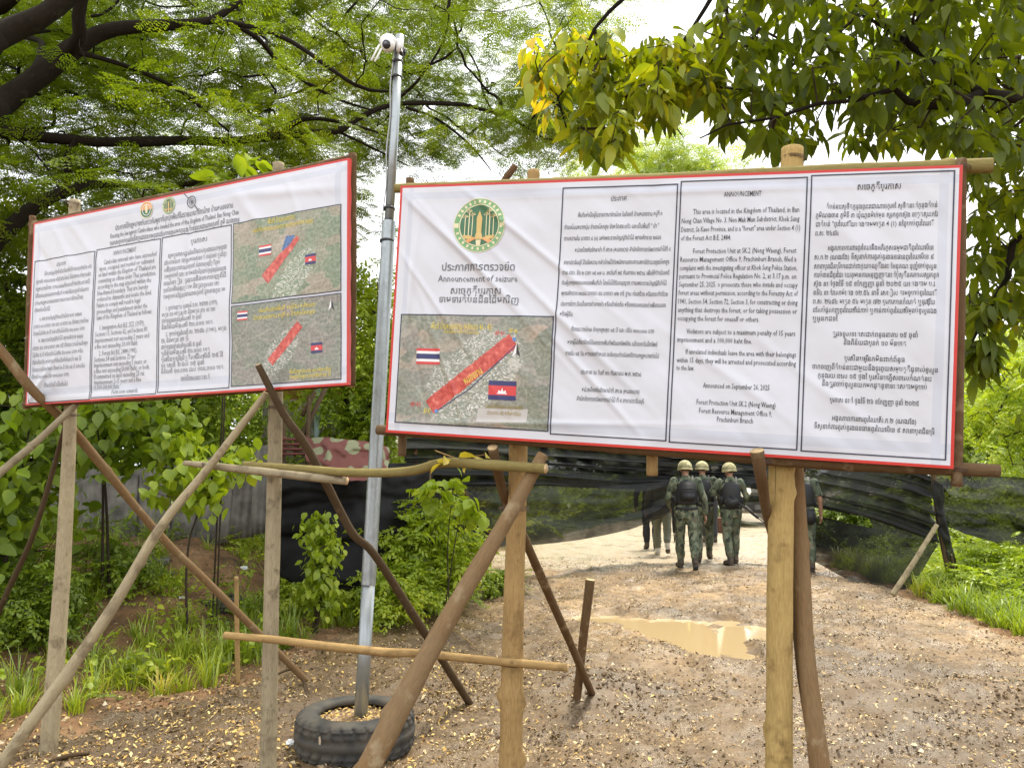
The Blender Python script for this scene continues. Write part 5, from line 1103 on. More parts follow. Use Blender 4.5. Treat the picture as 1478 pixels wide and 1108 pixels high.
for k, (px, d, w, h, lb) in enumerate([(1372, 10.2, .7, .4, 'smallest of the bright bushes, at the foot of the leaning net stick'), (1440, 10.8, 1.2, .75, 'bright green bush between the net pole and the right edge'), (1510, 10.2, 1.5, .85, 'bright green bush cut by the right edge below the second net'), (1500, 9.0, 1.0, .4, 'low bright bush nearest the road at the right edge'), (1610, 9.6, 2.2, 1.0, 'broad bright bush just beyond the right edge of the road')]):
    bush('bush', lb, 'bush', 0, 0, 0, w, h, int(900 * w * h) + 300, SPRIG_S, 1.15, LM['lime'], gR, base=W3(px, d), seed=20 + k)
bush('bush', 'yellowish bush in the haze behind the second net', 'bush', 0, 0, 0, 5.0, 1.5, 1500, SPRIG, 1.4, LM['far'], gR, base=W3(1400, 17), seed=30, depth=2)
bush('bush', 'grassy bush seen through the hanging net right of the soldiers', 'bush', 0, 0, 0, 3.0, 1.2, 1100, SPRIG, 1.1, LM['thicket'], gR, base=W3(1245, 16.5), seed=31, depth=2)

def far_tree(label, px, d, h, cw, ch, lift, n, mat, seed, temps=SPRIG, ls=1.6, group='trees beyond the road and the net'):
    r = np.random.default_rng(seed + 500); x, y = W3(px, d); b = Vector((x, y, Hf(x, y))); t = thing('tree', label, 'tree', tuple(b), group)
    top = b + Vector((r.normal() * .3, 0, lift + ch * .35)); defs = [([b + Vector((0, 0, -.2)), b.lerp(top, .5) + Vector((r.normal() * .2, 0, 0)), top], [h * .03, h * .022, h * .014])]; C = []
    for k in range(max(14, n // 22)):
        q = r.normal(size=3); q /= np.linalg.norm(q); q *= r.random() ** .4; C.append(np.array((x + q[0] * cw / 2, y + q[1] * cw / 2.5, b.z + lift + (q[2] * .5 + .5) * ch)))
    for k in range(5):
        e = Vector(C[r.integers(0, len(C))]); defs.append(([b.lerp(top, .55 + .09 * k), b.lerp(top, .6 + .08 * k).lerp(e, .5) + Vector((0, 0, .2)), e], [h * .012, h * .007, .01]))
    V, Fc, UV, paths = limb_mesh(defs, seed, .06, 8); mk('trunk', V, Fc, M['tree_bark2'], None, t, True, UV)
    V, Fc = grow(paths, C, .008, .03, .5, seed); tag(mk('twigs', V, Fc, M['tree_bark2'], None, t), kind='stuff')
    ci = r.integers(0, len(C), n); C = np.array(C); pos = C[ci] + r.normal(size=(n, 3)) * cw * .075
    V, Fc = scatter(temps, pos, r.uniform(0, 6.28, n), r.uniform(-.4, .9, n), r.uniform(-.7, .7, n), r.uniform(.7, 1.3, n) * ls); mk('crown', V, Fc, mat, None, t, False)
far_tree('leafy tree filling the gap between the two boards', 530, 12.5, 5, 2.4, 3.8, 1.0, 1700, LM['lime'], 1, ls=1.0)
far_tree('tall green tree behind the left board, its crown showing at the board\'s left edge', 20, 13.5, 7, 4.2, 5.0, 1.2, 3000, LM['rain'], 2, ls=1.2)
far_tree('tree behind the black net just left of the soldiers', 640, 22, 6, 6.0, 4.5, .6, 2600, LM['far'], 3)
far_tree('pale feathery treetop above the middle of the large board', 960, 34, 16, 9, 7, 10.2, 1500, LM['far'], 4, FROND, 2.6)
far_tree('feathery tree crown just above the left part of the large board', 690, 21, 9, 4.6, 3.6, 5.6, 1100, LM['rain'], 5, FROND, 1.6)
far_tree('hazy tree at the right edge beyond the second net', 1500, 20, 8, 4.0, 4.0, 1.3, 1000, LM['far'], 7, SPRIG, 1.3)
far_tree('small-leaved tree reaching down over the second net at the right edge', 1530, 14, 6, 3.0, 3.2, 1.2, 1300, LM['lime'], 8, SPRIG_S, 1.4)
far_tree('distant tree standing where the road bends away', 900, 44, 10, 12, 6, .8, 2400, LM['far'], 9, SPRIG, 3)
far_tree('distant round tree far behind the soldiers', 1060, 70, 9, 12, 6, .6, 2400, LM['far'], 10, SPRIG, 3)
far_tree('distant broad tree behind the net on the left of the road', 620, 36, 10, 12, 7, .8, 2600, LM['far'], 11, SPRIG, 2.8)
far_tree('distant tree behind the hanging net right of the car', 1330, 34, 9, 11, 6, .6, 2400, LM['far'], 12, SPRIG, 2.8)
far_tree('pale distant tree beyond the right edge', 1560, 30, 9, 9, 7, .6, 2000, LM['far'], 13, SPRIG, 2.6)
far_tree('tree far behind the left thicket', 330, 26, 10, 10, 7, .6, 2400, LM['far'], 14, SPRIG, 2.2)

def grass():
    n = 10500; y = rng.uniform(4.3, 14, n); x = rng.uniform(-7, 8, n); dl = road_l(y) - x; dr = x - road_r(y)
    bank = np.exp(-(((x + 3.7) / .9) ** 2 + ((y - 8.7) / .8) ** 2)); pt_ = sstep(.34, .56, fbm(x * 1.6, y * 1.6, 3, 61)); band = np.exp(-((dl - .55) / .5) ** 2)
    den = np.where(dl > 0, (band * .85 * sstep(-.05, .25, dl) * (.35 + .65 * pt_) + .22 * pt_ * sstep(.3, 1, dl)) * (1 - .8 * bank) * (.55 + .45 * sstep(6.0, 8, y)), 0) + np.where(dr > 0, sstep(-.05, .35, dr) * .95, 0)
    k = rng.random(n) < den; cx_, cy_ = x[k], y[k]; nb = rng.integers(14, 46, len(cx_)); hs = rng.uniform(.5, 1.25, len(cx_)); x = np.repeat(cx_, nb); y = np.repeat(cy_, nb); hs = np.repeat(hs, nb); m = len(x); an0 = rng.uniform(0, 6.28, m); rr_ = np.abs(rng.normal(size=m)) * .045
    x = x + np.cos(an0) * rr_; y = y + np.sin(an0) * rr_; z = H(x, y) - .01
    h = rng.uniform(.10, .36, m) * hs; a = an0 + rng.normal(size=m) * .6; w = rng.uniform(.003, .007, m); le = rng.uniform(.15, .95, m) * h
    dx, dy = np.cos(a), np.sin(a); V = np.zeros((m, 7, 3))
    for i, (f, ww) in enumerate(((0, 1), (.45, .9), (.8, .6))):
        cx = x + dx * le * f * f; cy = y + dy * le * f * f; cz = z + h * (f - .22 * f * f * (le / h))
        V[:, 2 * i] = np.stack([cx - dy * w * ww, cy + dx * w * ww, cz], 1); V[:, 2 * i + 1] = np.stack([cx + dy * w * ww, cy - dx * w * ww, cz], 1)
    V[:, 6] = np.stack([x + dx * le, y + dy * le, z + h * (1 - .3 * (le / h))], 1)
    b = np.arange(m)[:, None] * 7
    Fc = np.concatenate([b + np.array(q) for q in ((0, 1, 3), (0, 3, 2), (2, 3, 5), (2, 5, 4), (4, 5, 6))])
    tag(mk('grass', V.reshape(-1, 3), Fc, LM['grass'], smooth=False), kind='stuff')
    # low broad-leaved weeds
    for nm, mat, n, reg in (('ground_cover', LM['lime'], 26000, 0), ('ground_cover', LM['thicket'], 20000, 1)):
        y = rng.uniform(5.0, 18, n); x = rng.uniform(-11, 11, n); dl = road_l(y) - x; dr = x - road_r(y); bank = np.exp(-(((x + 3.7) / 1.0) ** 2 + ((y - 8.7) / .8) ** 2))
        den = np.where(dl > 0, sstep(.1, .9, dl) * sstep(.40, .6, fbm(x * .9 + reg * 9, y * .9, 3, 81 + reg)) * (1 - .85 * bank), 0) * (1 if reg else 1.0) + np.where(dr > 0, sstep(.1, .8, dr) * 1.1, 0)
        if reg == 0: den = den * np.where(dl > 0, np.where(y > 7.4, 1.2, .25), 1)
        k = rng.random(n) < den; x, y = x[k], y[k]; m = len(x); hgt = rng.uniform(.0, .2, m) * sstep(0, 1.2, road_l(y) - x) + rng.uniform(0, .6, m) * sstep(.1, 1.6, x - road_r(y)) * (.3 + 1.2 * fbm(x * 1.1, y * 1.1, 2, 95))
        V, Fc = scatter(SPRIG_S, np.stack([x, y, H(x, y) + hgt], 1), rng.uniform(0, 6.28, m), rng.uniform(-.9, .2, m), rng.uniform(-.5, .5, m), rng.uniform(.55, 1.15, m))
        tag(mk(nm, V, Fc, mat, smooth=False), kind='stuff')
    n = 900; y = rng.uniform(5.4, 12, n); x = rng.uniform(-6, 0, n); dl = road_l(y) - x; k = (rng.random(n) < np.exp(-((dl - .7) / .6) ** 2) * (dl > .1)); x, y = x[k], y[k]; ps = []; st = MB()
    for a_, b_ in zip(x, y):
        z0 = Hf(a_, b_); hh = rng.uniform(.12, .42); lx, ly = rng.normal() * .08, rng.normal() * .08; st.tube([(a_, b_, z0 - .01), (a_ + lx * .4, b_ + ly * .4, z0 + hh * .6), (a_ + lx, b_ + ly, z0 + hh)], [.003, .0025, .0015], 4, cap=False)
        for q in range(rng.integers(4, 9)): t_ = rng.uniform(.35, 1); ps.append((a_ + lx * t_, b_ + ly * t_, z0 + hh * t_))
    n = len(ps); V, Fc = scatter(HEART, ps, rng.uniform(0, 6.28, n), rng.uniform(-.3, .6, n), rng.uniform(-.5, .5, n), rng.uniform(.03, .075, n)); tag(mk('weeds', V, Fc, LM['lime'], smooth=True), kind='stuff'); tag(st.build('weed_stems', LM['grass']), kind='stuff')
    # far undergrowth, joined
    n = 16000; y = rng.uniform(16, 60, n); x = rng.uniform(-1, 1, n) * (y * .95 + 4); k = (x < road_l(y) - .5) | (x > road_r(y) + .5); x, y = x[k], y[k]; m = len(x)
    V, Fc = scatter(SPRIG, np.stack([x, y, H(x, y) + rng.uniform(0, .5, m)], 1), rng.uniform(0, 6.28, m), rng.uniform(-1, .3, m), rng.uniform(-.5, .5, m), rng.uniform(1.2, 3.0, m))
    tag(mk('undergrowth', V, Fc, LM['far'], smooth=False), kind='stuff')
grass()
# ------------------------------------------------------------------ galvanised pole, camera, tyre
M['steel'] = bark_mat('dull galvanised steel', (.42, .45, .46), (.33, .36, .37), (.26, .28, .28), sc=(2, 8), spots=.6, bmp=.1, rough=.38)
M['steel'].node_tree.nodes['Principled BSDF'].inputs['Metallic'].default_value = .75
M['rubber'] = plain('dusty black rubber', (.028, .028, .026), .75, c2=(.075, .065, .05), scale=9)
M['white_plastic'] = plain('white camera plastic', (.78, .78, .76), .35); M['black_plastic'] = plain('black plastic', (.015, .015, .017), .25)
def tyre_geo(c, R, w, tilt=(0, 0)):
    ri = R * .60; prof = []          # (radius, height) closed outline
    prof = [(ri, .13 * w), (ri + .012, .02 * w), (ri + .05, -.01 * w), (R - .055, .0), (R - .02, .05 * w), (R, .16 * w), (R + .004, .5 * w), (R, .84 * w), (R - .02, .95 * w), (R - .055, w), (ri + .05, 1.01 * w), (ri + .012, .98 * w), (ri, .87 * w), (ri + .035, .80 * w), (R - .04, .7 * w), (R - .03, .5 * w), (R - .04, .3 * w), (ri + .035, .2 * w)]
    P_ = []
    for i in range(len(prof)):
        a, b = np.array(prof[i]), np.array(prof[(i + 1) % len(prof)]); n = 5 if 4 <= i <= 7 else 2
        for k in range(n): P_.append(a + (b - a) * k / n)
    P_ = np.array(P_); n = 220; V = []
    for j in range(n):
        a = 2 * math.pi * j / n
        for (r, z) in P_:
            zz = z / w
            if r > R - .035 and .03 < zz < .97:
                sh = abs(zz - .5)
                groove = (abs(sh - .14) < .03) or (abs(sh - .33) < .025)
                diag = ((j + (zz * 14 if zz > .5 else (1 - zz) * 14)) % 7.3) < 1.6 and sh > .17
                if groove or diag: r -= .015
            V.append((c[0] + r * math.cos(a), c[1] + r * math.sin(a), c[2] + z))
    m = len(P_); Fc = [(j * m + i, ((j + 1) % n) * m + i, ((j + 1) % n) * m + (i + 1) % m, j * m + (i + 1) % m) for j in range(n) for i in range(m)]
    return np.array(V), Fc
tc_ = P(513, 1040, 4.98); tx, ty = tc_.x, tc_.y; tz = Hf(tx, ty) - .03
tt_ = thing('car_tyre', 'worn black car tyre lying flat around the foot of the galvanised pole', 'tyre', (tx, ty, tz))
V, Fc = tyre_geo((tx, ty, tz), .365, .245); mk('tyre_body', V, Fc, M['rubber'], None, tt_)
mb = MB(); a = -1.95
mb.add([(tx + .371 * math.cos(a + q), ty + .371 * math.sin(a + q), tz + z) for q, z in ((-.012, .15), (.02, .148), (.03, .172), (.012, .197), (-.02, .19))], [(0, 1, 2, 3, 4)]); mb.build('torn_patch', plain('worn canvas patch', (.45, .36, .26), .8), tt_)
# soil inside the tyre
k = 40; V = [(tx, ty, tz + .2)]; Fc = []
for i in range(1, 8):
    for j in range(k):
        a = 2 * math.pi * j / k; r = .235 * i / 7; V.append((tx + r * math.cos(a), ty + r * math.sin(a), tz + .175 + .03 * fbm(np.array([r * 20 * math.cos(a)]), np.array([r * 20 * math.sin(a)]), 2, 3)[0]))
for j in range(k): Fc.append((0, 1 + j, 1 + (j + 1) % k))
for i in range(6):
    for j in range(k): a = 1 + i * k + j; b = 1 + i * k + (j + 1) % k; Fc.append((a, a + k, b + k, b))
mk('soil_fill', V, Fc, plain('pale crumbly soil', (.38, .27, .17), .9, c2=(.2, .13, .07), scale=40, bmp=.8), None, tt_)
n = 420; a = rng.uniform(0, 6.28, n); r = .23 * np.sqrt(rng.random(n)); xy = np.stack([tx + r * np.cos(a), ty + r * np.sin(a)], 1)
V, Fc = quads_on(xy, rng.uniform(.012, .03, n), 0, .3); V[:, 2] += np.repeat(tz + .20 - H(xy[:, 0], xy[:, 1]), 4)
tag(mk('leaf_litter', V, Fc, bpy.data.materials['fallen leaves'], None, tt_, False), kind='stuff')

pb = Vector((P(521, 985, 5.02).x, 5.02, tz + .1)); pj = P(542, 700, 5.05); ptop = P(577, 52, 5.32)
pole = thing('steel_pole', 'tall galvanised steel pole leaning slightly, standing in the tyre and carrying a camera', 'pole', tuple(pb))
d_ = (ptop - pb).normalized(); q = lambda t: pb + (ptop - pb) * t
mb = MB(); mb.tube([q(0), q(.19)], [.043, .043], 24); mb.build('lower_tube', M['steel'], pole)
V, Fc, UV = tube([q(.185), q(.5), q(.70)], [.047, .046, .046], 24); mk('middle_tube', V, Fc, M['steel'], None, pole, True, UV)
V, Fc, UV = tube([q(.69), q(.85), q(1.0)], [.031, .031, .031], 20); 
mb = MB(); mb.tube([q(.69), q(1.0)], [.032, .032], 20); mb.build('upper_tube', M['steel'], pole)
mb = MB(); off = Vector((-.038, -.02, 0)); pts = [q(t) + off + Vector((.006 * math.sin(t * 60), 0, 0)) for t in np.linspace(.60, .985, 40)]; mb.tube(pts, .005, 6); mb.build('cable', plain('grey cable', (.35, .36, .36), .5), pole)
for t in (.67, .72, .93, .955): 
    mb = MB(); c = q(t) + Vector((-.006, 0, 0)); mb.tube([c - d_ * .008, c + d_ * .008], [.043 if t > .7 else .052] * 2, 16); mb.build('cable_clamp', M['black_plastic'], pole)
cc = P(560, 63, 5.26); camt = thing('security_camera', 'small white dome security camera with two stick antennas near the top of the pole', 'security camera', tuple(cc))
s_ = 5.26 / F_PX
mb = MB(); mb.sph(cc + Vector((0, 0, .012)), (.062, .062, .052), seg=24, rings=14); mb.build('housing', M['white_plastic'], camt)
mb = MB(); R_ = Euler((.35, -.25, 0)).to_matrix(); mb.sph(cc + Vector((.004, -.022, -.026)), (.052, .05, .052), seg=24, rings=14); mb.build('ball', M['white_plastic'], camt)
mb = MB(); mb.sph(cc + Vector((.0, -.052, -.035)), (.034, .024, .036), seg=20, rings=12); fp = mb.build('face_plate', M['black_plastic'], camt)
mb = MB(); mb.sph(cc + Vector((-.004, -.073, -.040)), (.012, .008, .012), seg=12, rings=8); mb.build('lens', plain('camera lens glass', (.12, .12, .16), .05), fp)
mb = MB(); mb.tube([cc + Vector((.03, .01, .03)), P(574, 64, 5.30)], [.022, .02], 12); mb.box(P(577, 66, 5.27), (.05, .03, .10), bev=.006); mb.build('bracket', M['white_plastic'], camt)
for (x0, y0, x1, y1) in ((548, 64, 536, 87), (552, 68, 541, 89)):
    a, b = P(x0, y0, 5.24), P(x1, y1, 5.20); mb = MB(); mb.tube([a, a.lerp(b, .15), b], [.006, .0085, .007], 8, squash=(.5, 1)); mb.build('antenna', M['white_plastic'], camt)
mb = MB(); mb.box(P(581, 75, 5.28), (.045, .035, .06), bev=.005); mb.tube([P(578, 70, 5.25), P(583, 82, 5.25), P(577, 88, 5.25)], .005, 6); mb.build('junction', M['black_plastic'], camt)

# ------------------------------------------------------------------ clutter and sheets on the left bank
M['sheet'] = plain('weathered grey fibre sheet', (.20, .185, .16), .9, c2=(.085, .078, .066), scale=5, bmp=.4)
fence = thing('sheet_fence', 'rough leaning fence of weathered grey sheets below the left board', 'fence', tuple(P(270, 800, 9.8)))
r = np.random.default_rng(31)
for k, (x0, x1, yt, yb, tl) in enumerate([(60, 104, 690, 800, .02), (102, 150, 676, 795, -.03), (148, 196, 684, 792, .03), (194, 248, 672, 796, -.02), (246, 292, 664, 800, .05), (288, 330, 656, 788, .09), (322, 366, 648, 780, .12), (362, 398, 640, 772, .05)]):
    d = 9.9 - .05 * (k % 3); a, b, c, e = P(x0, yb, d), P(x1, yb - 6, d + .1), P(x1 + tl * 100, yt, d + .35), P(x0 + tl * 100, yt + 5, d + .3)
    nu, nv = 20, 6; V = []
    for side in (0, 1):
        for j in range(nv + 1):
            for i in range(nu + 1):
                u, v = i / nu, j / nv; p = a.lerp(b, u).lerp(e.lerp(c, u), v); V.append(p + Vector((0, .012 * side + .012 * math.sin(u * 2 * math.pi * 4) + .02 * r.normal() * (v == 1) * .3, 0)))
    F2 = []; s0 = (nu + 1) * (nv + 1)
    for j in range(nv):
        for i in range(nu):
            o = j * (nu + 1) + i; F2 += [(o, o + 1, o + nu + 2, o + nu + 1), (s0 + o, s0 + o + nu + 1, s0 + o + nu + 2, s0 + o + 1)]
    for i in range(nu): F2 += [(i, s0 + i, s0 + i + 1, i + 1), (nv * (nu + 1) + i, nv * (nu + 1) + i + 1, s0 + nv * (nu + 1) + i + 1, s0 + nv * (nu + 1) + i)]
    for j in range(nv): o = j * (nu + 1); F2 += [(o, o + nu + 1, s0 + o + nu + 1, s0 + o), (o + nu, s0 + o + nu, s0 + o + 2 * nu + 1, o + 2 * nu + 1)]
    mk('sheet', V, F2, M['sheet'], None, fence)
def drape(name, top, bot, nu, nv, mat, fold=.06, nf=4, ph=1.2, seed=0, parent=None, skip=None, loc=None, sag=0, nz=.3):
    """cloth hung between two curves of (px, py, distance), with running folds"""
    def samp(L, n):
        path, par = smooth_path([P(*q) for q in L], .05); par = np.array(par); X = np.array([p[:] for p in path]); t = np.linspace(0, 1, n + 1); return np.stack([np.interp(t, par, X[:, i]) for i in range(3)], 1)
    A, B = samp(top, nu), samp(bot, nu); V = []
    u = np.linspace(0, 1, nu + 1); v = np.linspace(0, 1, nv + 1); Uu, Vv = np.meshgrid(u, v)
    Pn = A[None] * (1 - v[:, None, None]) + B[None] * v[:, None, None]
    n_ = fbm(Uu * 5 + seed, Vv * 3, 3, seed)
    ph_ = nf * 2 * np.pi * Vv + ph * Uu * 6.28 + (n_ - .5) * 6
    w = fold * (np.sin(ph_) + .5 * np.sin(2.3 * ph_ + 1)) * np.sin(np.pi * np.clip(Vv * .96 + .02, 0, 1)) ** .4 + (fbm(Uu * 14, Vv * 7, 3, seed + 5) - .5) * fold * nz * 2
    Pn[..., 1] += w; Pn[..., 2] += w * .35
    i = (np.arange(nu)[None] + (np.arange(nv) * (nu + 1))[:, None]).ravel(); Fc = np.stack([i, i + 1, i + nu + 2, i + nu + 1], 1)
    if skip is not None:
        cu = (Uu[:-1, :-1].ravel() + .5 / nu); cv = (Vv[:-1, :-1].ravel() + .5 / nv); Fc = Fc[~skip(cu, cv)]
    return mk(name, Pn.reshape(-1, 3), Fc, mat, None, parent, True, np.stack([Uu.ravel(), Vv.ravel()], 1), loc=loc)
M['tarp'] = plain('black plastic sheeting', (.006, .006, .0065), .6); M['tarp'].node_tree.nodes['Principled BSDF'].inputs['Specular IOR Level'].default_value = .2
tp = thing('tarpaulin', 'black plastic tarpaulin hanging on the bank below the pink patterned cloth', 'tarpaulin', tuple(P(470, 800, 9.4)))
drape('tarp_sheet', [(392, 672, 9.3), (450, 676, 9.3), (520, 672, 9.5), (580, 668, 9.9), (625, 668, 10.3)], [(392, 830, 9.2), (450, 846, 9.0), (520, 850, 9.1), (580, 840, 9.6), (625, 820, 10.0)], 70, 30, M['tarp'], .05, 3, .6, 4, tp)
for x, d in ((398, 9.35), (500, 9.55), (618, 10.2)): mb = MB(); mb.tube([P(x, 840, d), P(x + 2, 664, d + .05)], [.025, .022], 8); mb.build('support_stick', M['log_brown'], tp)
m, t, b = new_mat('pink cloth with pale flowers'); tc = N(t, 'TexCoord'); vo = N(t, 'TexVoronoi', Scale=5.0, Randomness=.6); t.links.new(tc.outputs['Object'], vo.inputs['Vector']); nz = N(t, 'TexNoise', Scale=14.0); t.links.new(tc.outputs['Object'], nz.inputs['Vector'])
ad = N(t, 'Math', operation='MULTIPLY_ADD'); t.links.new(nz.outputs[0], ad.inputs[0]); ad.inputs[1].default_value = .3; t.links.new(vo.outputs['Distance'], ad.inputs[2])
t.links.new(ramp(t, ad.outputs[0], [(.56, (.24, .25, .15)), (.62, (.17, .062, .052))]), b.inputs['Base Color']); b.inputs['Roughness'].default_value = .9; M['pink'] = m
ck = drape('patterned_cloth', [(440, 634, 9.4), (462, 631, 9.3), (500, 634, 9.3), (546, 640, 9.4), (562, 646, 9.5)], [(446, 676, 9.0), (470, 688, 8.9), (505, 694, 8.9), (540, 690, 9.0), (560, 680, 9.2)], 40, 16, M['pink'], .05, 1.2, .8, 8, loc=tuple(P(500, 660, 9.2))); tag(ck, 'pink cloth with round pale flowers sagging between the post and the steel pole', 'cloth')
# sheds and rails half hidden behind
M['old_board'] = plain('old dark boards', (.10, .085, .07), .9, c2=(.045, .038, .03), scale=9); M['pale_board'] = plain('pale picket', (.48, .46, .40), .85, c2=(.33, .31, .27), scale=12)
fr = thing('timber_rack', 'dark timber rack with crossed poles standing left of the pink cloth', 'rack', tuple(P(430, 760, 9.7)))
for (a, b, rr) in (((408, 800, 9.7), (410, 585, 9.7), .035), ((440, 790, 9.9), (446, 570, 9.9), .03), ((404, 640, 9.65), (455, 660, 9.65), .03), ((398, 665, 9.6), (462, 690, 9.6), .035), ((425, 650, 9.8), (470, 560, 10.2), .035), ((436, 600, 9.9), (455, 565, 10), .03)):
    mb = MB(); mb.tube([P(*a), P(*b)], [rr, rr * .9], 8); mb.build('pole', M['log_dark'], fr)
cr_ = thing('plastic_crate', 'dark red slatted crate wedged in the timber rack', 'crate', tuple(P(428, 655, 9.4)))
for k in range(4): mb = MB(); mb.box(P(426, 634 + k * 7, 9.45), (.34, .03, .03), bev=.004); mb.build('slat', plain('faded red plastic', (.14, .035, .03), .6), cr_)
for x in (409, 426, 443): mb = MB(); mb.box(P(x, 644, 9.47), (.025, .02, .26), bev=.004); mb.build('upright', plain('faded red plastic', (.14, .035, .03), .6), cr_)
pf = thing('picket_fence', 'pale picket fence half hidden behind the pink cloth and tree', 'fence', tuple(P(500, 700, 12.6)))
for k in range(13):
    x = 428 + k * 11; mb = MB(); c0, c1 = P(x, 668, 12.6), P(x + 1, 590 + (k * 7 % 9), 12.6); mb.box((c0 + c1) / 2, (.09, .02, (c1 - c0).length), bev=.004); mb.build('picket', M['pale_board'], pf)
for y in (612, 650): mb = MB(); mb.tube([P(424, y, 12.66), P(566, y + 2, 12.66)], .025, 6); mb.build('rail', M['pale_board'], pf)
sh = thing('shed', 'low shed with a rusty yellow roof edge behind the picket fence', 'shed', tuple(P(470, 700, 14.2)))
mb = MB(); mb.box(P(470, 640, 14.8) + Vector((0, .6, -.1)), (2.4, 1.4, 2.1)); mb.build('wall', plain('pale shed wall', (.42, .40, .34), .9, noise=.3, scale=4), sh)
for k in range(9): mb = MB(); c = P(405 + k * 19, 573 - k * .6, 14.0); mb.box(c + Vector((0, .8, .02)), (.235, 2.1, .02), R=Euler((-.12, 0, 0)).to_matrix()); mb.build('roof_sheet', plain('rusty yellow sheet', (.62, .45, .16), .7, c2=(.35, .2, .07), scale=5), sh)
gp = MB().tube([P(455, 700, 11.8), P(459, 560, 11.8)], [.045, .045], 12).build('metal_post', plain('blue green painted post', (.22, .30, .28), .5), loc=tuple(P(455, 700, 11.8))); tag(gp, 'blue-grey metal post rising behind the timber rack', 'post')
# things on the bank
V, Fc = tyre_geo(tuple(P(312, 872, 8.1) + Vector((0, 0, -.06))), .26, .14); o = mk('old_tyre', V, Fc, M['rubber'], loc=tuple(P(312, 872, 8.1))); tag(o, 'old black tyre half buried in the red earth bank', 'tyre')
for k, (px, py, w, lb) in enumerate([(218, 822, .34, 'broken grey slab lying on the bank nearest the fence'), (232, 838, .3, 'smaller dark slab under the broken grey slab'), (205, 806, .22, 'grey slab edge poking out beneath the sheets')]):
    p = G(px, py); mb = MB(); mb.box(p + Vector((0, 0, .03)), (w, .2, .045), R=Euler((.12, .08 * k, .3 + k)).to_matrix(), bev=.006); o = mb.build('concrete_slab', plain('grey slab', (.2, .19, .17), .9, noise=.5, scale=10), smooth=False, loc=tuple(p)); tag(o, lb, 'slab')
def crumple(name, px, py, s, col, label, cat, d=None):
    p = G(px, py) + Vector((0, 0, s * .25)); mb = MB(); mb.sph(p, (s, s * .7, s * .35), seg=12, rings=8); V = mb.v[0]; r_ = np.random.default_rng(int(px)); V = V + (r_.random(V.shape) - .5) * s * .5
    o = mk(name, V, mb.f, plain(name + ' film', col, .5), None, None, False, loc=tuple(p)); tag(o, label, cat)
crumple('crumpled_paper', 420, 1079, .035, (.75, .76, .76), 'crumpled white paper beside the tyre on the left', 'litter')
crumple('food_wrapper', 438, 1084, .03, (.35, .5, .38), 'greenish wrapper in front of the tyre', 'litter')
crumple('plastic_bag', 352, 826, .05, (.8, .8, .8), 'small white plastic bag on the red bank by the thin stake', 'litter')
crumple('plastic_cup', 300, 846, .03, (.75, .78, .8), 'small white scrap on the bank above the half-buried tyre', 'litter')
crumple('plastic_scrap', 262, 866, .03, (.7, .7, .68), 'pale scrap on the bank left of the half-buried tyre', 'litter')
crumple('blue_wrapper', 378, 790, .04, (.1, .2, .4), 'blue wrapper at the foot of the tarpaulin', 'litter')
def fallen(label, pts, rr, mat='log_dark'):
    q = [G(a, b) + Vector((0, 0, h)) for a, b, h in pts]; o = log('fallen_stick', q, rr, mat, None, world=True, loc=tuple(q[0]), sides=8, knots=3); tag(o, label, 'stick')
fallen('dark forked stick lying in the litter behind the left board\'s second post', [(385, 985, .02), (420, 980, .05), (438, 992, .03), (447, 1006, .01)], [.008, .012, .008, .004])
fallen('dark stick lying on the leaf litter at the bottom left', [(70, 1103, .01), (100, 1098, .02), (128, 1092, .01)], [.01, .014, .008])
fallen('small twig lying on the road just under the lowest crossbar', [(640, 905, .02), (662, 925, .05), (690, 940, .01)], [.005, .006, .004], 'log_tan')
fallen('dry bent twig rising from the weeds in front of the tarpaulin', [(440, 830, .0), (432, 812, .35), (452, 800, .75), (466, 800, .95)], [.01, .009, .007, .005], 'log_grey')
fallen('thin dead twig beside the vine column', [(470, 835, .0), (478, 825, .3), (486, 812, .5)], [.008, .006, .004], 'log_grey')

# ------------------------------------------------------------------ black shade net across the road
def net_mat(name, clear, col=(.007, .008, .0075)):
    m = bpy.data.materials.new(name); m.use_nodes = True; t = m.node_tree; t.nodes.clear(); o = N(t, 'OutputMaterial'); tr = N(t, 'BsdfTransparent'); pr = N(t, 'BsdfPrincipled'); pr.inputs['Base Color'].default_value = (*col, 1); pr.inputs['Roughness'].default_value = .6; pr.inputs['Specular IOR Level'].default_value = .35
    tc = N(t, 'TexCoord'); nz = N(t, 'TexNoise', Scale=3.0, Detail=4.0); t.links.new(tc.outputs['Object'], nz.inputs['Vector']); f = ramp(t, nz.outputs[0], [(.3, (1 - clear - .08,) * 3), (.7, (1 - clear + .08,) * 3)])
    mx_ = N(t, 'MixShader'); t.links.new(f, mx_.inputs[0]); t.links.new(tr.outputs[0], mx_.inputs[1]); t.links.new(pr.outputs[0], mx_.inputs[2]); t.links.new(mx_.outputs[0], o.inputs[0]); return m
M['net_thin'] = net_mat('thin black shade net', .13); M['net_thick'] = net_mat('gathered black shade net', .05)
net = thing('shade_net', 'black shade net slung across the road, gathered in folds, its hem lifted over the soldiers', 'net', tuple(P(1000, 700, 13.2)))
drape('gathered_band', [(585, 632, 10.8), (700, 630, 11.6), (800, 634, 12.4), (900, 642, 13.6), (1000, 650, 14.2), (1100, 650, 14.0), (1200, 660, 12.8), (1290, 672, 11.2), (1350, 688, 10.6)], [(585, 700, 10.8), (700, 704, 11.5), (790, 700, 12.4), (880, 705, 13.6), (973, 700, 14.2), (1090, 706, 14.0), (1160, 730, 13.1), (1250, 748, 11.7), (1352, 782, 10.6)], 300, 90, M['net_thick'], .12, 4.6, -1.7, 2, net)
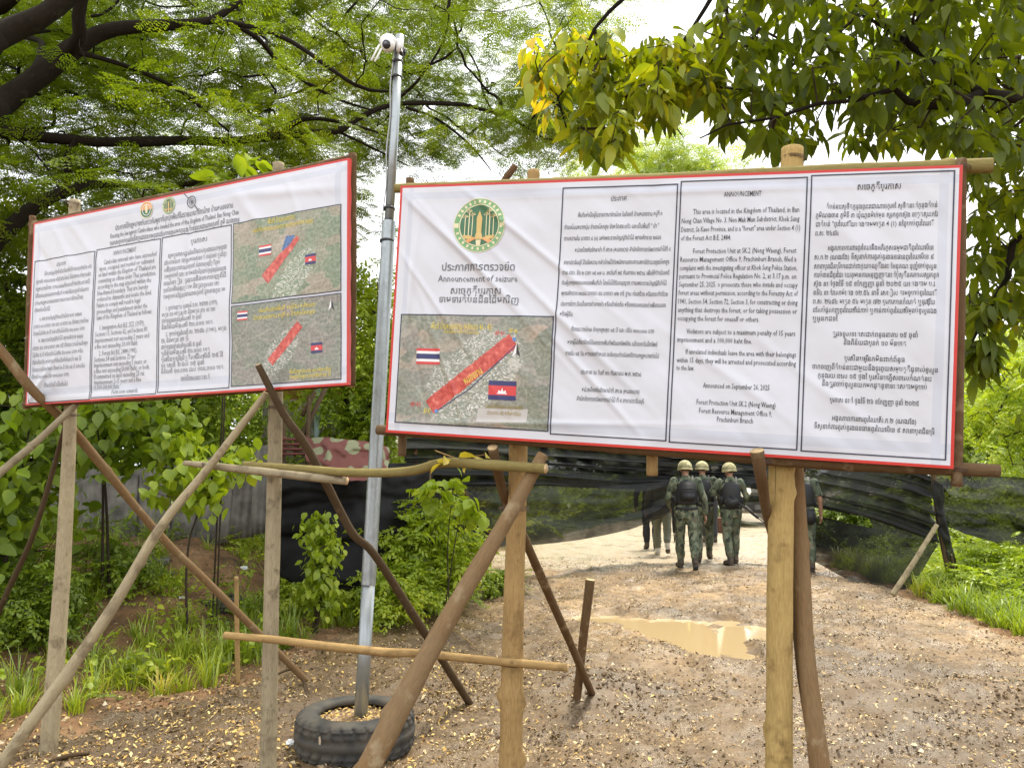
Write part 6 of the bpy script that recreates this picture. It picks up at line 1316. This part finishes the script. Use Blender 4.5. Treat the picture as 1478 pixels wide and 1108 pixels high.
drape('hanging_panel', [(600, 690, 10.9), (700, 694, 11.5), (800, 690, 12.4), (900, 694, 13.6), (985, 690, 14.2)], [(600, 792, 10.9), (700, 789, 11.6), (800, 783, 12.5), (875, 771, 13.5), (930, 757, 13.9), (972, 738, 14.2)], 150, 40, M['net_thin'], .05, 1.6, .5, 6, net)
drape('hanging_panel', [(1086, 696, 14.0), (1130, 712, 13.6), (1160, 724, 13.1), (1250, 742, 11.8), (1352, 772, 10.65)], [(1076, 728, 14.0), (1112, 760, 13.6), (1180, 812, 12.5), (1290, 856, 10.9), (1350, 790, 10.65)], 120, 30, M['net_thin'], .05, 1.5, .6, 7, net, skip=lambda u, v: (u > .52) & (u < .76) & (v > .02) & (v < .16 - .5 * (u - .64) ** 2))
drape('bottom_fringe', [(1345, 690, 10.55), (1350, 740, 10.5), (1362, 800, 10.5), (1378, 842, 10.5)], [(1362, 700, 10.5), (1366, 745, 10.5), (1378, 800, 10.5), (1386, 846, 10.5)], 30, 6, M['net_thick'], .05, 1, .5, 9, net)
log('pole', [(1344, 660, 10.6), (1356, 760, 10.55), (1376, 852, 10.5)], [.035, .035, .035], 'log_dark', net)
log('pole', [(1352, 757, 10.45), (1322, 806, 10.4), (1288, 858, 10.35)], [.030, .034, .036], 'log_pale', net)
log('pole', [(1372, 800, 10.5), (1384, 845, 10.5)], [.02, .02], 'log_dark', net)
log('pole', [(600, 640, 10.9), (598, 800, 10.8)], [.03, .035], 'log_brown', net)
log('pole', [(668, 706, 11.2), (690, 742, 11.3), (712, 780, 11.4)], [.03, .03, .03], 'log_dark', net)
n2 = thing('shade_net', 'second black shade net running off to the right edge behind the bright bushes', 'net', tuple(P(1420, 740, 10.9)))
drape('net_sheet', [(1350, 682, 10.9), (1400, 684, 11.0), (1478, 690, 11.1), (1620, 700, 11.2)], [(1352, 752, 10.9), (1400, 772, 11.0), (1478, 788, 11.1), (1620, 800, 11.2)], 90, 30, M['net_thin'], .07, 2.2, .7, 12, n2)
log('pole', [(1622, 660, 11.2), (1624, 860, 11.0)], [.03, .03], 'log_dark', n2)

# ------------------------------------------------------------------ people
def camo(name, cols, sc=9.0):
    m, t, b = new_mat(name); tc = N(t, 'TexCoord'); c = cols[0]
    for i, (cc, thr, s) in enumerate(zip(cols[1:], (.52, .58, .62), (sc, sc * 1.3, sc * 1.7))):
        mp = N(t, 'Mapping'); mp.inputs['Location'].default_value = (i * 3.1, i * 1.7, i); mp.inputs['Scale'].default_value = (1, 1, .65); t.links.new(tc.outputs['Object'], mp.inputs[0])
        nz = N(t, 'TexNoise', Scale=s, Detail=3.0); t.links.new(mp.outputs[0], nz.inputs['Vector']); c = mixc(t, ramp(t, nz.outputs[0], [(thr - .01, (0, 0, 0)), (thr + .01, (1, 1, 1))]), c, cc)
    t.links.new(c, b.inputs['Base Color']); b.inputs['Roughness'].default_value = .9; return m
M['camo'] = camo('green woodland camouflage', [(.085, .108, .07), (.175, .195, .13), (.03, .04, .03), (.12, .10, .065)])
M['camo_tan'] = camo('tan camouflage helmet cover', [(.42, .37, .20), (.30, .28, .14), (.55, .49, .30)], 14)
M['skin'] = plain('tanned skin', (.36, .20, .13), .55); M['sneaker'] = plain('pale sneaker', (.6, .57, .5), .6); M['hair'] = plain('black hair', (.012, .010, .009), .7)
M['webbing'] = plain('black nylon webbing', (.022, .023, .025), .7); M['boot'] = plain('dusty dark boot', (.045, .038, .03), .6, c2=(.12, .09, .06), scale=10)
M['drab'] = plain('grey green cloth', (.16, .17, .13), .9); M['dark_cloth'] = plain('dark charcoal cloth', (.03, .032, .036), .9); M['gun'] = plain('gun metal', (.02, .02, .022), .4)
def fuse(mb, voxel):
    """one continuous skin over overlapping limbs"""
    me = bpy.data.meshes.new('tmp'); me.from_pydata([tuple(v) for v in np.concatenate(mb.v)], [], mb.f); o = bpy.data.objects.new('tmp', me); COL.objects.link(o)
    m = o.modifiers.new('r', 'REMESH'); m.mode = 'VOXEL'; m.voxel_size = voxel; s = o.modifiers.new('s', 'SMOOTH'); s.factor = .5; s.iterations = 2
    dg = bpy.context.evaluated_depsgraph_get(); r = bpy.data.meshes.new_from_object(o.evaluated_get(dg)); V = np.zeros(len(r.vertices) * 3); r.vertices.foreach_get('co', V); Fc = [list(p.vertices) for p in r.polygons]
    bpy.data.objects.remove(o); bpy.data.meshes.remove(me); bpy.data.meshes.remove(r); return V.reshape(-1, 3), Fc
def person(label, px, py, hgt, yaw, stride=.0, back=None, arms=((-.30, .02, 1.12, -.30, .10, .88), (.30, .02, 1.12, .32, .08, .88)), lift=0, top='camo', trousers='camo', shoe='boot', helmet=True, vest=True, pack=True, pouch=None, bare_arm=False, head_turn=0, group='soldiers walking away up the road', d=None, lean=.03, seed=0, cat='person', belt=True):
    b = G(px, py) if d is None else Vector((*W3(px, d), 0)); b = Vector((b.x, b.y, Hf(b.x, b.y))); t = thing('person', label, cat, tuple(b), group)
    sc = hgt / 1.74; Rz = Matrix.Rotation(-yaw, 3, 'Z')
    def T(V): return (np.asarray(V, float) * sc) @ np.array(Rz).T + np.array(b)
    def put(name, V, Fc, mat, parent=None, smooth=True): return mk(name, T(V), Fc, mat, None, parent or t, smooth)
    s = stride; hipz = .93
    # legs: left (-x) forward by s, right back by s
    K = []
    for sg, f in ((-1, s), (1, -s)):
        ank = np.array((sg * .085, f * .30, .085 + (lift if f < 0 else 0))); toe = ank + np.array((sg * .03, .16 if not (lift and f < 0) else .09, -.05 if not (lift and f < 0) else -.13))
        knee = np.array((sg * .095, f * .16 + .05 * abs(s) + .02, .50)); K.append(((sg * .09, 0, hipz), tuple(knee), tuple(ank), tuple(toe)))
    ln = lambda z: lean * (z - .9)      # torso leans forward
    sh = [(-.185, ln(1.42), 1.415), (.185, ln(1.42), 1.415)]
    A = [((sh[i]), tuple(arms[i][:3]), tuple(arms[i][3:])) for i in (0, 1)]
    # body: one continuous figure
    mb = MB(); mb.tube([(0, ln(z), z) for z in (.88, 1.0, 1.2, 1.38, 1.44)], [.14, .125, .13, .14, .08], 14, squash=(.62, 1)); mb.tube([(0, ln(1.42), 1.40), (0, ln(1.5) + .01, 1.53)], [.058, .054], 12)
    hc = np.array((0, ln(1.62) + .025, 1.615)); Rh = Matrix.Rotation(-head_turn, 3, 'Z')
    def hp(p): return tuple(np.array(Rh @ Vector(p)) + hc)
    mb.sph(hc, (.074, .092, .108), seg=20, rings=14, R=Rh); mb.sph(hp((0, .045, -.055)), (.048, .048, .05), seg=12, rings=8); mb.sph(hp((0, .098, -.012)), (.013, .016, .024), seg=8, rings=6)
    for sg in (-1, 1): mb.sph(hp((sg * .076, .0, -.01)), (.011, .02, .032), seg=8, rings=6)
    mb.sph(hp((0, .088, -.05)), (.024, .010, .007), seg=8, rings=6); mb.sph(hp((0, .078, .032)), (.052, .02, .012), seg=10, rings=6)
    for (hp_, kn, an, to) in K: mb.tube([hp_, kn, an], [.085, .058, .042], 12); mb.tube([np.array(an) + (0, -.03, -.03), to], [.04, .03], 10)
    for i, (s0, e, w) in enumerate(A):
        mb.tube([s0, e], [.052, .042], 12); mb.tube([e, w], [.042, .028], 12); mb.sph(s0, .058, seg=12, rings=8); mb.sph(e, .043, seg=10, rings=6)
        w_, e_ = np.array(w), np.array(e); dr = (w_ - e_) / np.linalg.norm(w_ - e_); sd_ = np.cross(dr, (1, 0, 0)); sd_ /= np.linalg.norm(sd_); nr = np.cross(dr, sd_)
        mb.tube([w_, w_ + dr * .045, w_ + dr * .085], [.026, .036, .034], 10, squash=(.95, .6))
        for k, (q, L) in enumerate(((-.026, .062), (-.009, .076), (.009, .072), (.026, .056))):
            p0 = w_ + dr * .075 + sd_ * q; p1 = p0 + dr * L * .55 + nr * .008; p2 = p1 + dr * L * .4 + nr * .022; mb.tube([p0, p1, p2], [.0105, .0095, .008], 7)
        p0 = w_ + dr * .025 + sd_ * .028; mb.tube([p0, p0 + dr * .03 + sd_ * .022, p0 + dr * .058 + sd_ * .026], [.012, .011, .009], 7)
    V, Fc = fuse(mb, .0085); body = put('body', V, Fc, M['skin'])
    # face details
    mb = MB()
    for sg in (-1, 1): mb.sph(hp((sg * .03, .083, .008)), (.012, .006, .007), seg=8, rings=6)
    put('eyes', np.concatenate(mb.v), mb.f, plain('dark eyes', (.02, .015, .012), .3), body)
    mb = MB(); mb.sph(hp((0, -.012, .022)), (.081, .094, .103), seg=20, rings=14, R=Rh); V = np.concatenate(mb.v); loc = (V - hc) @ np.array(Rh); V = V.copy(); fr_ = loc[:, 1] > .03; V[fr_ & (loc[:, 2] < .05)] = (V[fr_ & (loc[:, 2] < .05)] - hc) * .8 + hc; low = loc[:, 2] < -.045; V[low] = (V[low] - hc) * .82 + hc
    put('hair', V, mb.f, M['hair'], body)
    # clothes
    mb = MB(); mb.tube([(0, ln(z), z) for z in (.84, .95, 1.06, 1.22, 1.36, 1.45, 1.475)], [.178, .172, .163, .172, .178, .12, .07], 18, squash=(.68, 1))
    for i, (s0, e, w) in enumerate(A):
        mb.sph(s0, (.066, .066, .062), seg=12, rings=8); we = np.array(w); ee = np.array(e)
        if bare_arm: mb.tube([s0, ee * .8 + np.array(s0) * .2], [.072, .066], 12)
        else: mb.tube([s0, np.array(s0) * .5 + ee * .5 + (0, .004, 0), ee, (ee + we) / 2, we], [.072, .062, .058, .05, .043], 12)
    mb.tube([(0, ln(1.44), 1.44), (0, ln(1.5), 1.50)], [.074, .070], 14)
    V, Fc = fuse(mb, .012)
    nn = (fbm(V[:, 0] * 9 + seed, V[:, 2] * 9 + V[:, 1] * 6, 3, seed) - .5)[:, None]; cen = np.stack([0 * V[:, 0], 0 * V[:, 0], V[:, 2]], 1); dv = V - cen; dv /= np.linalg.norm(dv, axis=1, keepdims=True) + 1e-6
    put('jacket' if not bare_arm else 'shirt', V + dv * nn * .035, Fc, M[top])
    mb = MB(); mb.tube([(0, 0, .80), (0, 0, .88), (0, .0, 1.0)], [.15, .165, .155], 18, squash=(.72, 1))
    for (hp_, kn, an, to) in K:
        h_, k_, a_ = map(np.array, (hp_, kn, an)); mb.tube([h_ + (0, 0, .02), h_ * .6 + k_ * .4, k_, k_ * .5 + a_ * .5, a_ + (0, 0, .10), a_ + (0, 0, .05)], [.098, .100, .078, .078, .066, .060], 14); mb.sph((h_ * .5 + k_ * .5) + (np.sign(h_[0]) * .055, 0, .0), (.04, .06, .08), seg=10, rings=8)
    V, Fc = fuse(mb, .012); nn = (fbm(V[:, 0] * 12 + seed + 4, V[:, 2] * 10, 3, seed + 3) - .5)[:, None]; cen = np.stack([np.sign(V[:, 0]) * .09, V[:, 1] * .9, V[:, 2]], 1); dv = V - cen; dv /= np.linalg.norm(dv, axis=1, keepdims=True) + 1e-6
    put('trousers', V + dv * nn * .03, Fc, M[trousers])
    for (hp_, kn, an, to) in K:
        mb = MB(); a_, t_ = np.array(an), np.array(to); mb.tube([a_ + (0, 0, .13), a_ + (0, -.005, .02), a_ + (0, -.02, -.03)], [.055, .055, .052], 12); mb.tube([a_ + (0, -.05, -.04), a_ * .5 + t_ * .5 + (0, 0, -.005), t_ + (0, .035, -.005)], [.044, .048, .034], 12, squash=(.8, 1.05)); V, Fc = fuse(mb, .010); sh_ = put('shoe', V, Fc, M[shoe])
        mb = MB(); q = [a_ + (0, -.055, -.078), a_ * .5 + t_ * .5 + (0, 0, -.062), t_ + (0, .045, -.034)]; mb.tube(q, [.046, .048, .036], 12, squash=(.25, 1)); put('sole', np.concatenate(mb.v), mb.f, M['boot'] if shoe != 'boot' else M['webbing'], sh_)
    if belt:
        mb = MB(); mb.tube([(0, ln(.96), .945), (0, ln(.99), .99)], [.185, .183], 24, squash=(.70, 1)); put('belt', np.concatenate(mb.v), mb.f, M['webbing'])
    if vest:
        mb = MB(); mb.tube([(0, ln(z), z) for z in (1.03, 1.08, 1.22, 1.36, 1.41)], [.176, .188, .190, .180, .14], 24, squash=(.78, .93)); v_ = put('vest', np.concatenate(mb.v), mb.f, M['webbing'])
        for sg in (-1, 1): mb = MB(); mb.tube([(sg * .095, ln(1.4) + .09, 1.36), (sg * .10, ln(1.4), 1.492), (sg * .095, ln(1.4) - .09, 1.36)], [.03, .03, .03], 10, squash=(.3, 1)); put('strap', np.concatenate(mb.v), mb.f, M['webbing'], v_)
        for sg in (-1, 1): mb = MB(); mb.box((sg * .175, ln(1.1), 1.09), (.05, .13, .15), bev=.015); put('pouch', np.concatenate(mb.v), mb.f, M['webbing'], v_)
    if pack:
        pk_ = MB(); pk_.box((0, ln(1.25) - .165, 1.245), (.25, .09, .31), bev=.018); pk = put('backpack', np.concatenate(pk_.v), pk_.f, M['webbing'])
        mb = MB(); mb.box((0, ln(1.2) - .225, 1.165), (.21, .05, .115), bev=.018); put('pocket', np.concatenate(mb.v), mb.f, M['webbing'], pk)
        mb = MB(); mb.box((0, ln(1.3) - .214, 1.30), (.19, .012, .02), bev=.004); put('webbing_strap', np.concatenate(mb.v), mb.f, plain('grey strap', (.07, .07, .07), .7), pk)
    if pouch:
        for (x, z, w, h) in pouch: mb = MB(); mb.box((x, -.16, z), (w, .10, h), bev=.03); put('waist_bag', np.concatenate(mb.v), mb.f, M['webbing'])
    if helmet:
        hm = MB(); R0 = .128; V = []; F2 = []; n, m_ = 28, 10
        for i in range(m_ + 1):
            a = math.pi * .56 * i / m_
            for j in range(n):
                bt = 2 * math.pi * j / n; x = R0 * math.sin(a) * math.sin(bt) * .92; y = R0 * 1.08 * math.sin(a) * math.cos(bt); z = R0 * .98 * math.cos(a) + .012
                if i == m_: z -= .012 * (1 - math.cos(2 * bt)) ; x *= 1.04; y *= 1.04
                V.append(hp((x, y - .004, z)))
        F2 = [(i * n + j, i * n + (j + 1) % n, (i + 1) * n + (j + 1) % n, (i + 1) * n + j) for i in range(m_) for j in range(n)]
        h_ = put('helmet', V, F2, M['camo_tan']); hm.tube([hp((0.119 * math.sin(a), -.004 + .139 * math.cos(a), -.012)) for a in np.linspace(0, 2 * math.pi, 29)], .007, 6, cap=False); put('helmet_rim', np.concatenate(hm.v), hm.f, M['camo_tan'], h_)
        for sg in (-1, 1): hm = MB(); hm.tube([hp((sg * .098, .01, -.0)), hp((sg * .072, .05, -.09))], .008, 6); put('chin_strap', np.concatenate(hm.v), hm.f, M['webbing'], h_)
        hm = MB(); hm.tube([hp((.117 * math.sin(a) , -.004 + .135 * math.cos(a), .03)) for a in np.linspace(0, 2 * math.pi, 29)], .006, 6, cap=False, squash=(.5, 1)); put('helmet_band', np.concatenate(hm.v), hm.f, M['camo'], h_)
    return t, T
def rifle(label, T, p, dirv, up=(0, -1, 0)):
    """short carbine: receiver at p, muzzle along dirv (figure coordinates)"""
    d = Vector(dirv).normalized(); u = Vector(up); u = (u - d * u.dot(d)).normalized(); s = d.cross(u); Rm = Matrix((s, d, u)).transposed()
    w = T([p])[0]; t = thing('rifle', label, 'rifle', tuple(w)); 
    def add(nm, mb, mat): mk(nm, T(np.concatenate(mb.v)), mb.f, mat, None, t, False)
    q = lambda x, y, z: Vector(p) + s * x + d * y + u * z
    mb = MB(); mb.box(q(0, 0, 0), (.035, .22, .065), R=Rm, bev=.006); add('receiver', mb, M['gun'])
    mb = MB(); mb.tube([q(0, .1, .012), q(0, .46, .012)], [.012, .009], 8); add('barrel', mb, M['gun'])
    mb = MB(); mb.box(q(0, .2, .008), (.042, .2, .045), R=Rm, bev=.008); add('handguard', mb, M['webbing'])
    mb = MB(); mb.box(q(0, -.2, -.01), (.035, .2, .09), R=Rm, bev=.01); add('stock', mb, M['webbing'])
    mb = MB(); mb.tube([q(0, .04, -.03), q(0, .07, -.12), q(0, .11, -.18)], [.022, .022, .02], 6, squash=(1.2, .5)); add('magazine', mb, M['gun'])
    mb = MB(); mb.tube([q(0, -.07, -.03), q(0, -.10, -.11)], [.018, .016], 6); add('grip', mb, M['webbing'])
    mb = MB(); mb.box(q(0, .02, .06), (.03, .06, .03), R=Rm, bev=.005); add('sight', mb, M['gun'])
tA, T_ = person('helmeted soldier in green camouflage with a square black backpack, nearest of the group', 993, 822, 1.76, .05, .6, lift=.05, arms=((-.29, .04, 1.13, -.22, .20, .98), (.29, -.01, 1.13, .31, .03, .86)), seed=1)
rifle('dark rifle hanging at the left side of the nearest soldier', T_, (-.20, .12, .86), (.05, .1, -1), (0, 1, 0))
person('helmeted soldier in green camouflage half hidden behind the nearest soldier', 1017, 811, 1.72, .25, -.6, lift=.0, pack=False, arms=((-.28, .05, 1.13, -.20, .22, 1.0), (.29, .0, 1.13, .33, .04, .87)), head_turn=.4, seed=2)
tC, T_ = person('helmeted soldier in green camouflage standing right of the others, black bag slung at his back', 1058, 816, 1.71, -.1, -.35, pack=False, arms=((-.31, .10, 1.20, -.16, .28, 1.30), (.30, .02, 1.16, .26, .16, .98)), pouch=[(-.05, 1.06, .24, .17)], head_turn=-.25, seed=3)
rifle('rifle slung low across the hip of the soldier on the right', T_, (.17, -.17, .98), (.75, -.05, -.6), (0, -1, 0))
person('camouflaged man with bare forearm and a black waist bag, half hidden behind the right post', 1163, 826, 1.74, .1, .15, pack=False, helmet=False, arms=((-.28, .04, 1.13, -.24, .16, .92), (.27, .0, 1.13, .29, .06, .88)), bare_arm=True, pouch=[(.06, .86, .17, .22)], seed=4)
person('man in dark clothes and boots seen through the net, furthest to the left', 938, 777, 1.72, .1, .25, top='dark_cloth', trousers='dark_cloth', helmet=False, vest=False, pack=False, d=16.2, group='people walking behind the net', seed=5)
person('person in grey-green clothes and pale sneakers stepping along behind the net', 954, 797, 1.68, .15, .55, lift=.14, top='drab', trousers='drab', shoe='sneaker', helmet=False, vest=False, pack=False, d=15.0, group='people walking behind the net', seed=6)
person('man in black walking ahead between the helmeted soldiers', 1022, 772, 1.74, .0, .3, top='dark_cloth', trousers='dark_cloth', helmet=False, vest=False, pack=True, d=17.5, seed=7)

dl_ = thing('dry_leaves', 'dry yellow leaves caught on the bend of the crooked olive pole', 'leaves', tuple(P(655, 664, 3.7)))
for k in range(13):
    c = P(630 + k * 6.5, 664 + 5 * math.sin(k * 2.1), 3.7) ; v, f = BROAD[k % 4]; mk('leaf', xf(v, eul(k * 2.4, .3 * math.sin(k), .9 * math.cos(k * 1.7)), c, .055 + .03 * (k % 3)), f, LM['yellow'], None, dl_)
for a, b in (((628, 650), (660, 662)), ((660, 662), (700, 656)), ((660, 664), (706, 668))): mb = MB(); mb.tube([P(*a, 3.72), P(*b, 3.7)], .003, 5); mb.build('stalk', M['log_tan'], dl_)
# ------------------------------------------------------------------ vehicle on the road behind
def car():
    c = Vector((*W3(1092, 22.5), 0)); c.z = Hf(c.x, c.y); t = thing('parked_car', 'dusty beige car parked on the road behind the soldiers, facing this way', 'car', tuple(c)); yaw = .12; Rz = Matrix.Rotation(yaw, 3, 'Z')
    paint = plain('dusty beige car paint', (.50, .47, .36), .35, c2=(.40, .36, .27), scale=3); glass = plain('dark car glass', (.04, .05, .05), .06); blk = M['black_plastic']; chrome = plain('chrome trim', (.6, .6, .6), .15, 1); lamp = plain('headlight glass', (.75, .78, .8), .08)
    T = lambda V: np.asarray(V, float) @ np.array(Rz).T + np.array(c)
    def add(nm, V, Fc, m, par=None, smooth=False): return mk(nm, T(V), Fc, m, None, par or t, smooth)
    prof = [(-.02, .42), (-.06, .60), (-.02, .78), (.10, .95), (.35, 1.02), (1.15, 1.12), (1.75, 1.62), (2.1, 1.73), (3.6, 1.72), (4.2, 1.60), (4.45, 1.10), (4.5, .5), (4.4, .38), (.1, .36)]
    xs = [(-.93, .90), (-.90, .98), (-.6, 1.0), (.6, 1.0), (.90, .98), (.93, .90)]; V = []; n = len(prof)
    for x, s in xs:
        for (y, z) in prof:
            tp_ = max(0, (z - 1.05) / .7); xx = x * (1 - .2 * tp_); V.append((xx, 2.2 + (y - 2.2) * s, .95 + (z - .95) * s))
    Fc = [(i * n + j, i * n + (j + 1) % n, (i + 1) * n + (j + 1) % n, (i + 1) * n + j) for i in range(5) for j in range(n)] + [tuple(range(n))[::-1], tuple(5 * n + k for k in range(n))]
    body = add('body', V, Fc, paint, None, False)
    add('windscreen', [(-.74, 1.13, 1.14), (.74, 1.13, 1.14), (.62, 1.70, 1.60), (-.62, 1.70, 1.60)], [(0, 1, 2, 3)], glass)
    for sg in (-1, 1): add('side_window', [(sg * .915, 1.4, 1.12), (sg * .915, 3.9, 1.14), (sg * .80, 3.6, 1.62), (sg * .80, 1.95, 1.62)], [(0, 1, 2, 3)], glass)
    mb = MB(); mb.box((0, -.05, .78), (.75, .06, .16), bev=.02); g = add('grille', np.concatenate(mb.v), mb.f, blk)
    for k in range(4): mb = MB(); mb.box((0, -.085, .725 + k * .037), (.70, .012, .010)); add('grille_bar', np.concatenate(mb.v), mb.f, chrome, g)
    mb = MB(); mb.box((0, -.10, .52), (1.78, .16, .22), bev=.05); add('bumper', np.concatenate(mb.v), mb.f, plain('grey bumper', (.25, .24, .21), .5))
    mb = MB(); mb.box((0, -.19, .55), (.36, .01, .14), bev=.004); add('number_plate', np.concatenate(mb.v), mb.f, M['white_plastic'])
    for sg in (-1, 1):
        mb = MB(); mb.box((sg * .66, -.03, .80), (.34, .10, .17), bev=.04); add('headlight', np.concatenate(mb.v), mb.f, lamp)
        mb = MB(); mb.box((sg * 1.03, 1.35, 1.18), (.18, .10, .15), bev=.03); add('wing_mirror', np.concatenate(mb.v), mb.f, paint)
        for y in (.75, 3.65):
            mb = MB(); mb.tube([(sg * .70, y, .36), (sg * .93, y, .36)], [.36, .36], 28); w = add('wheel', np.concatenate(mb.v), mb.f, M['rubber']); mb = MB(); mb.tube([(sg * .925, y, .36), (sg * .94, y, .36)], [.22, .20], 16); add('rim', np.concatenate(mb.v), mb.f, chrome, w)
    for sg in (-.3, .35): mb = MB(); mb.tube([(sg, 1.12, 1.15), (sg + .45, 1.38, 1.36)], .01, 6); add('wiper', np.concatenate(mb.v), mb.f, blk)
car()
p = Vector((*W3(1043, 20.5), 0)); p.z = Hf(p.x, p.y); bt = thing('wooden_crate', 'reddish brown crate standing on the road left of the parked car', 'crate', tuple(p))
for k in range(3): mb = MB(); mb.box(p + Vector((0, 0, .07 + k * .125)), (.42, .4, .11), bev=.008); mb.build('plank', plain('reddish board', (.16, .06, .035), .8, noise=.4), bt, smooth=False)
for sx in (-.18, .18): mb = MB(); mb.box(p + Vector((sx, -.21, .19)), (.05, .02, .38), bev=.004); mb.build('batten', plain('dark batten', (.10, .045, .03), .8), bt, smooth=False)
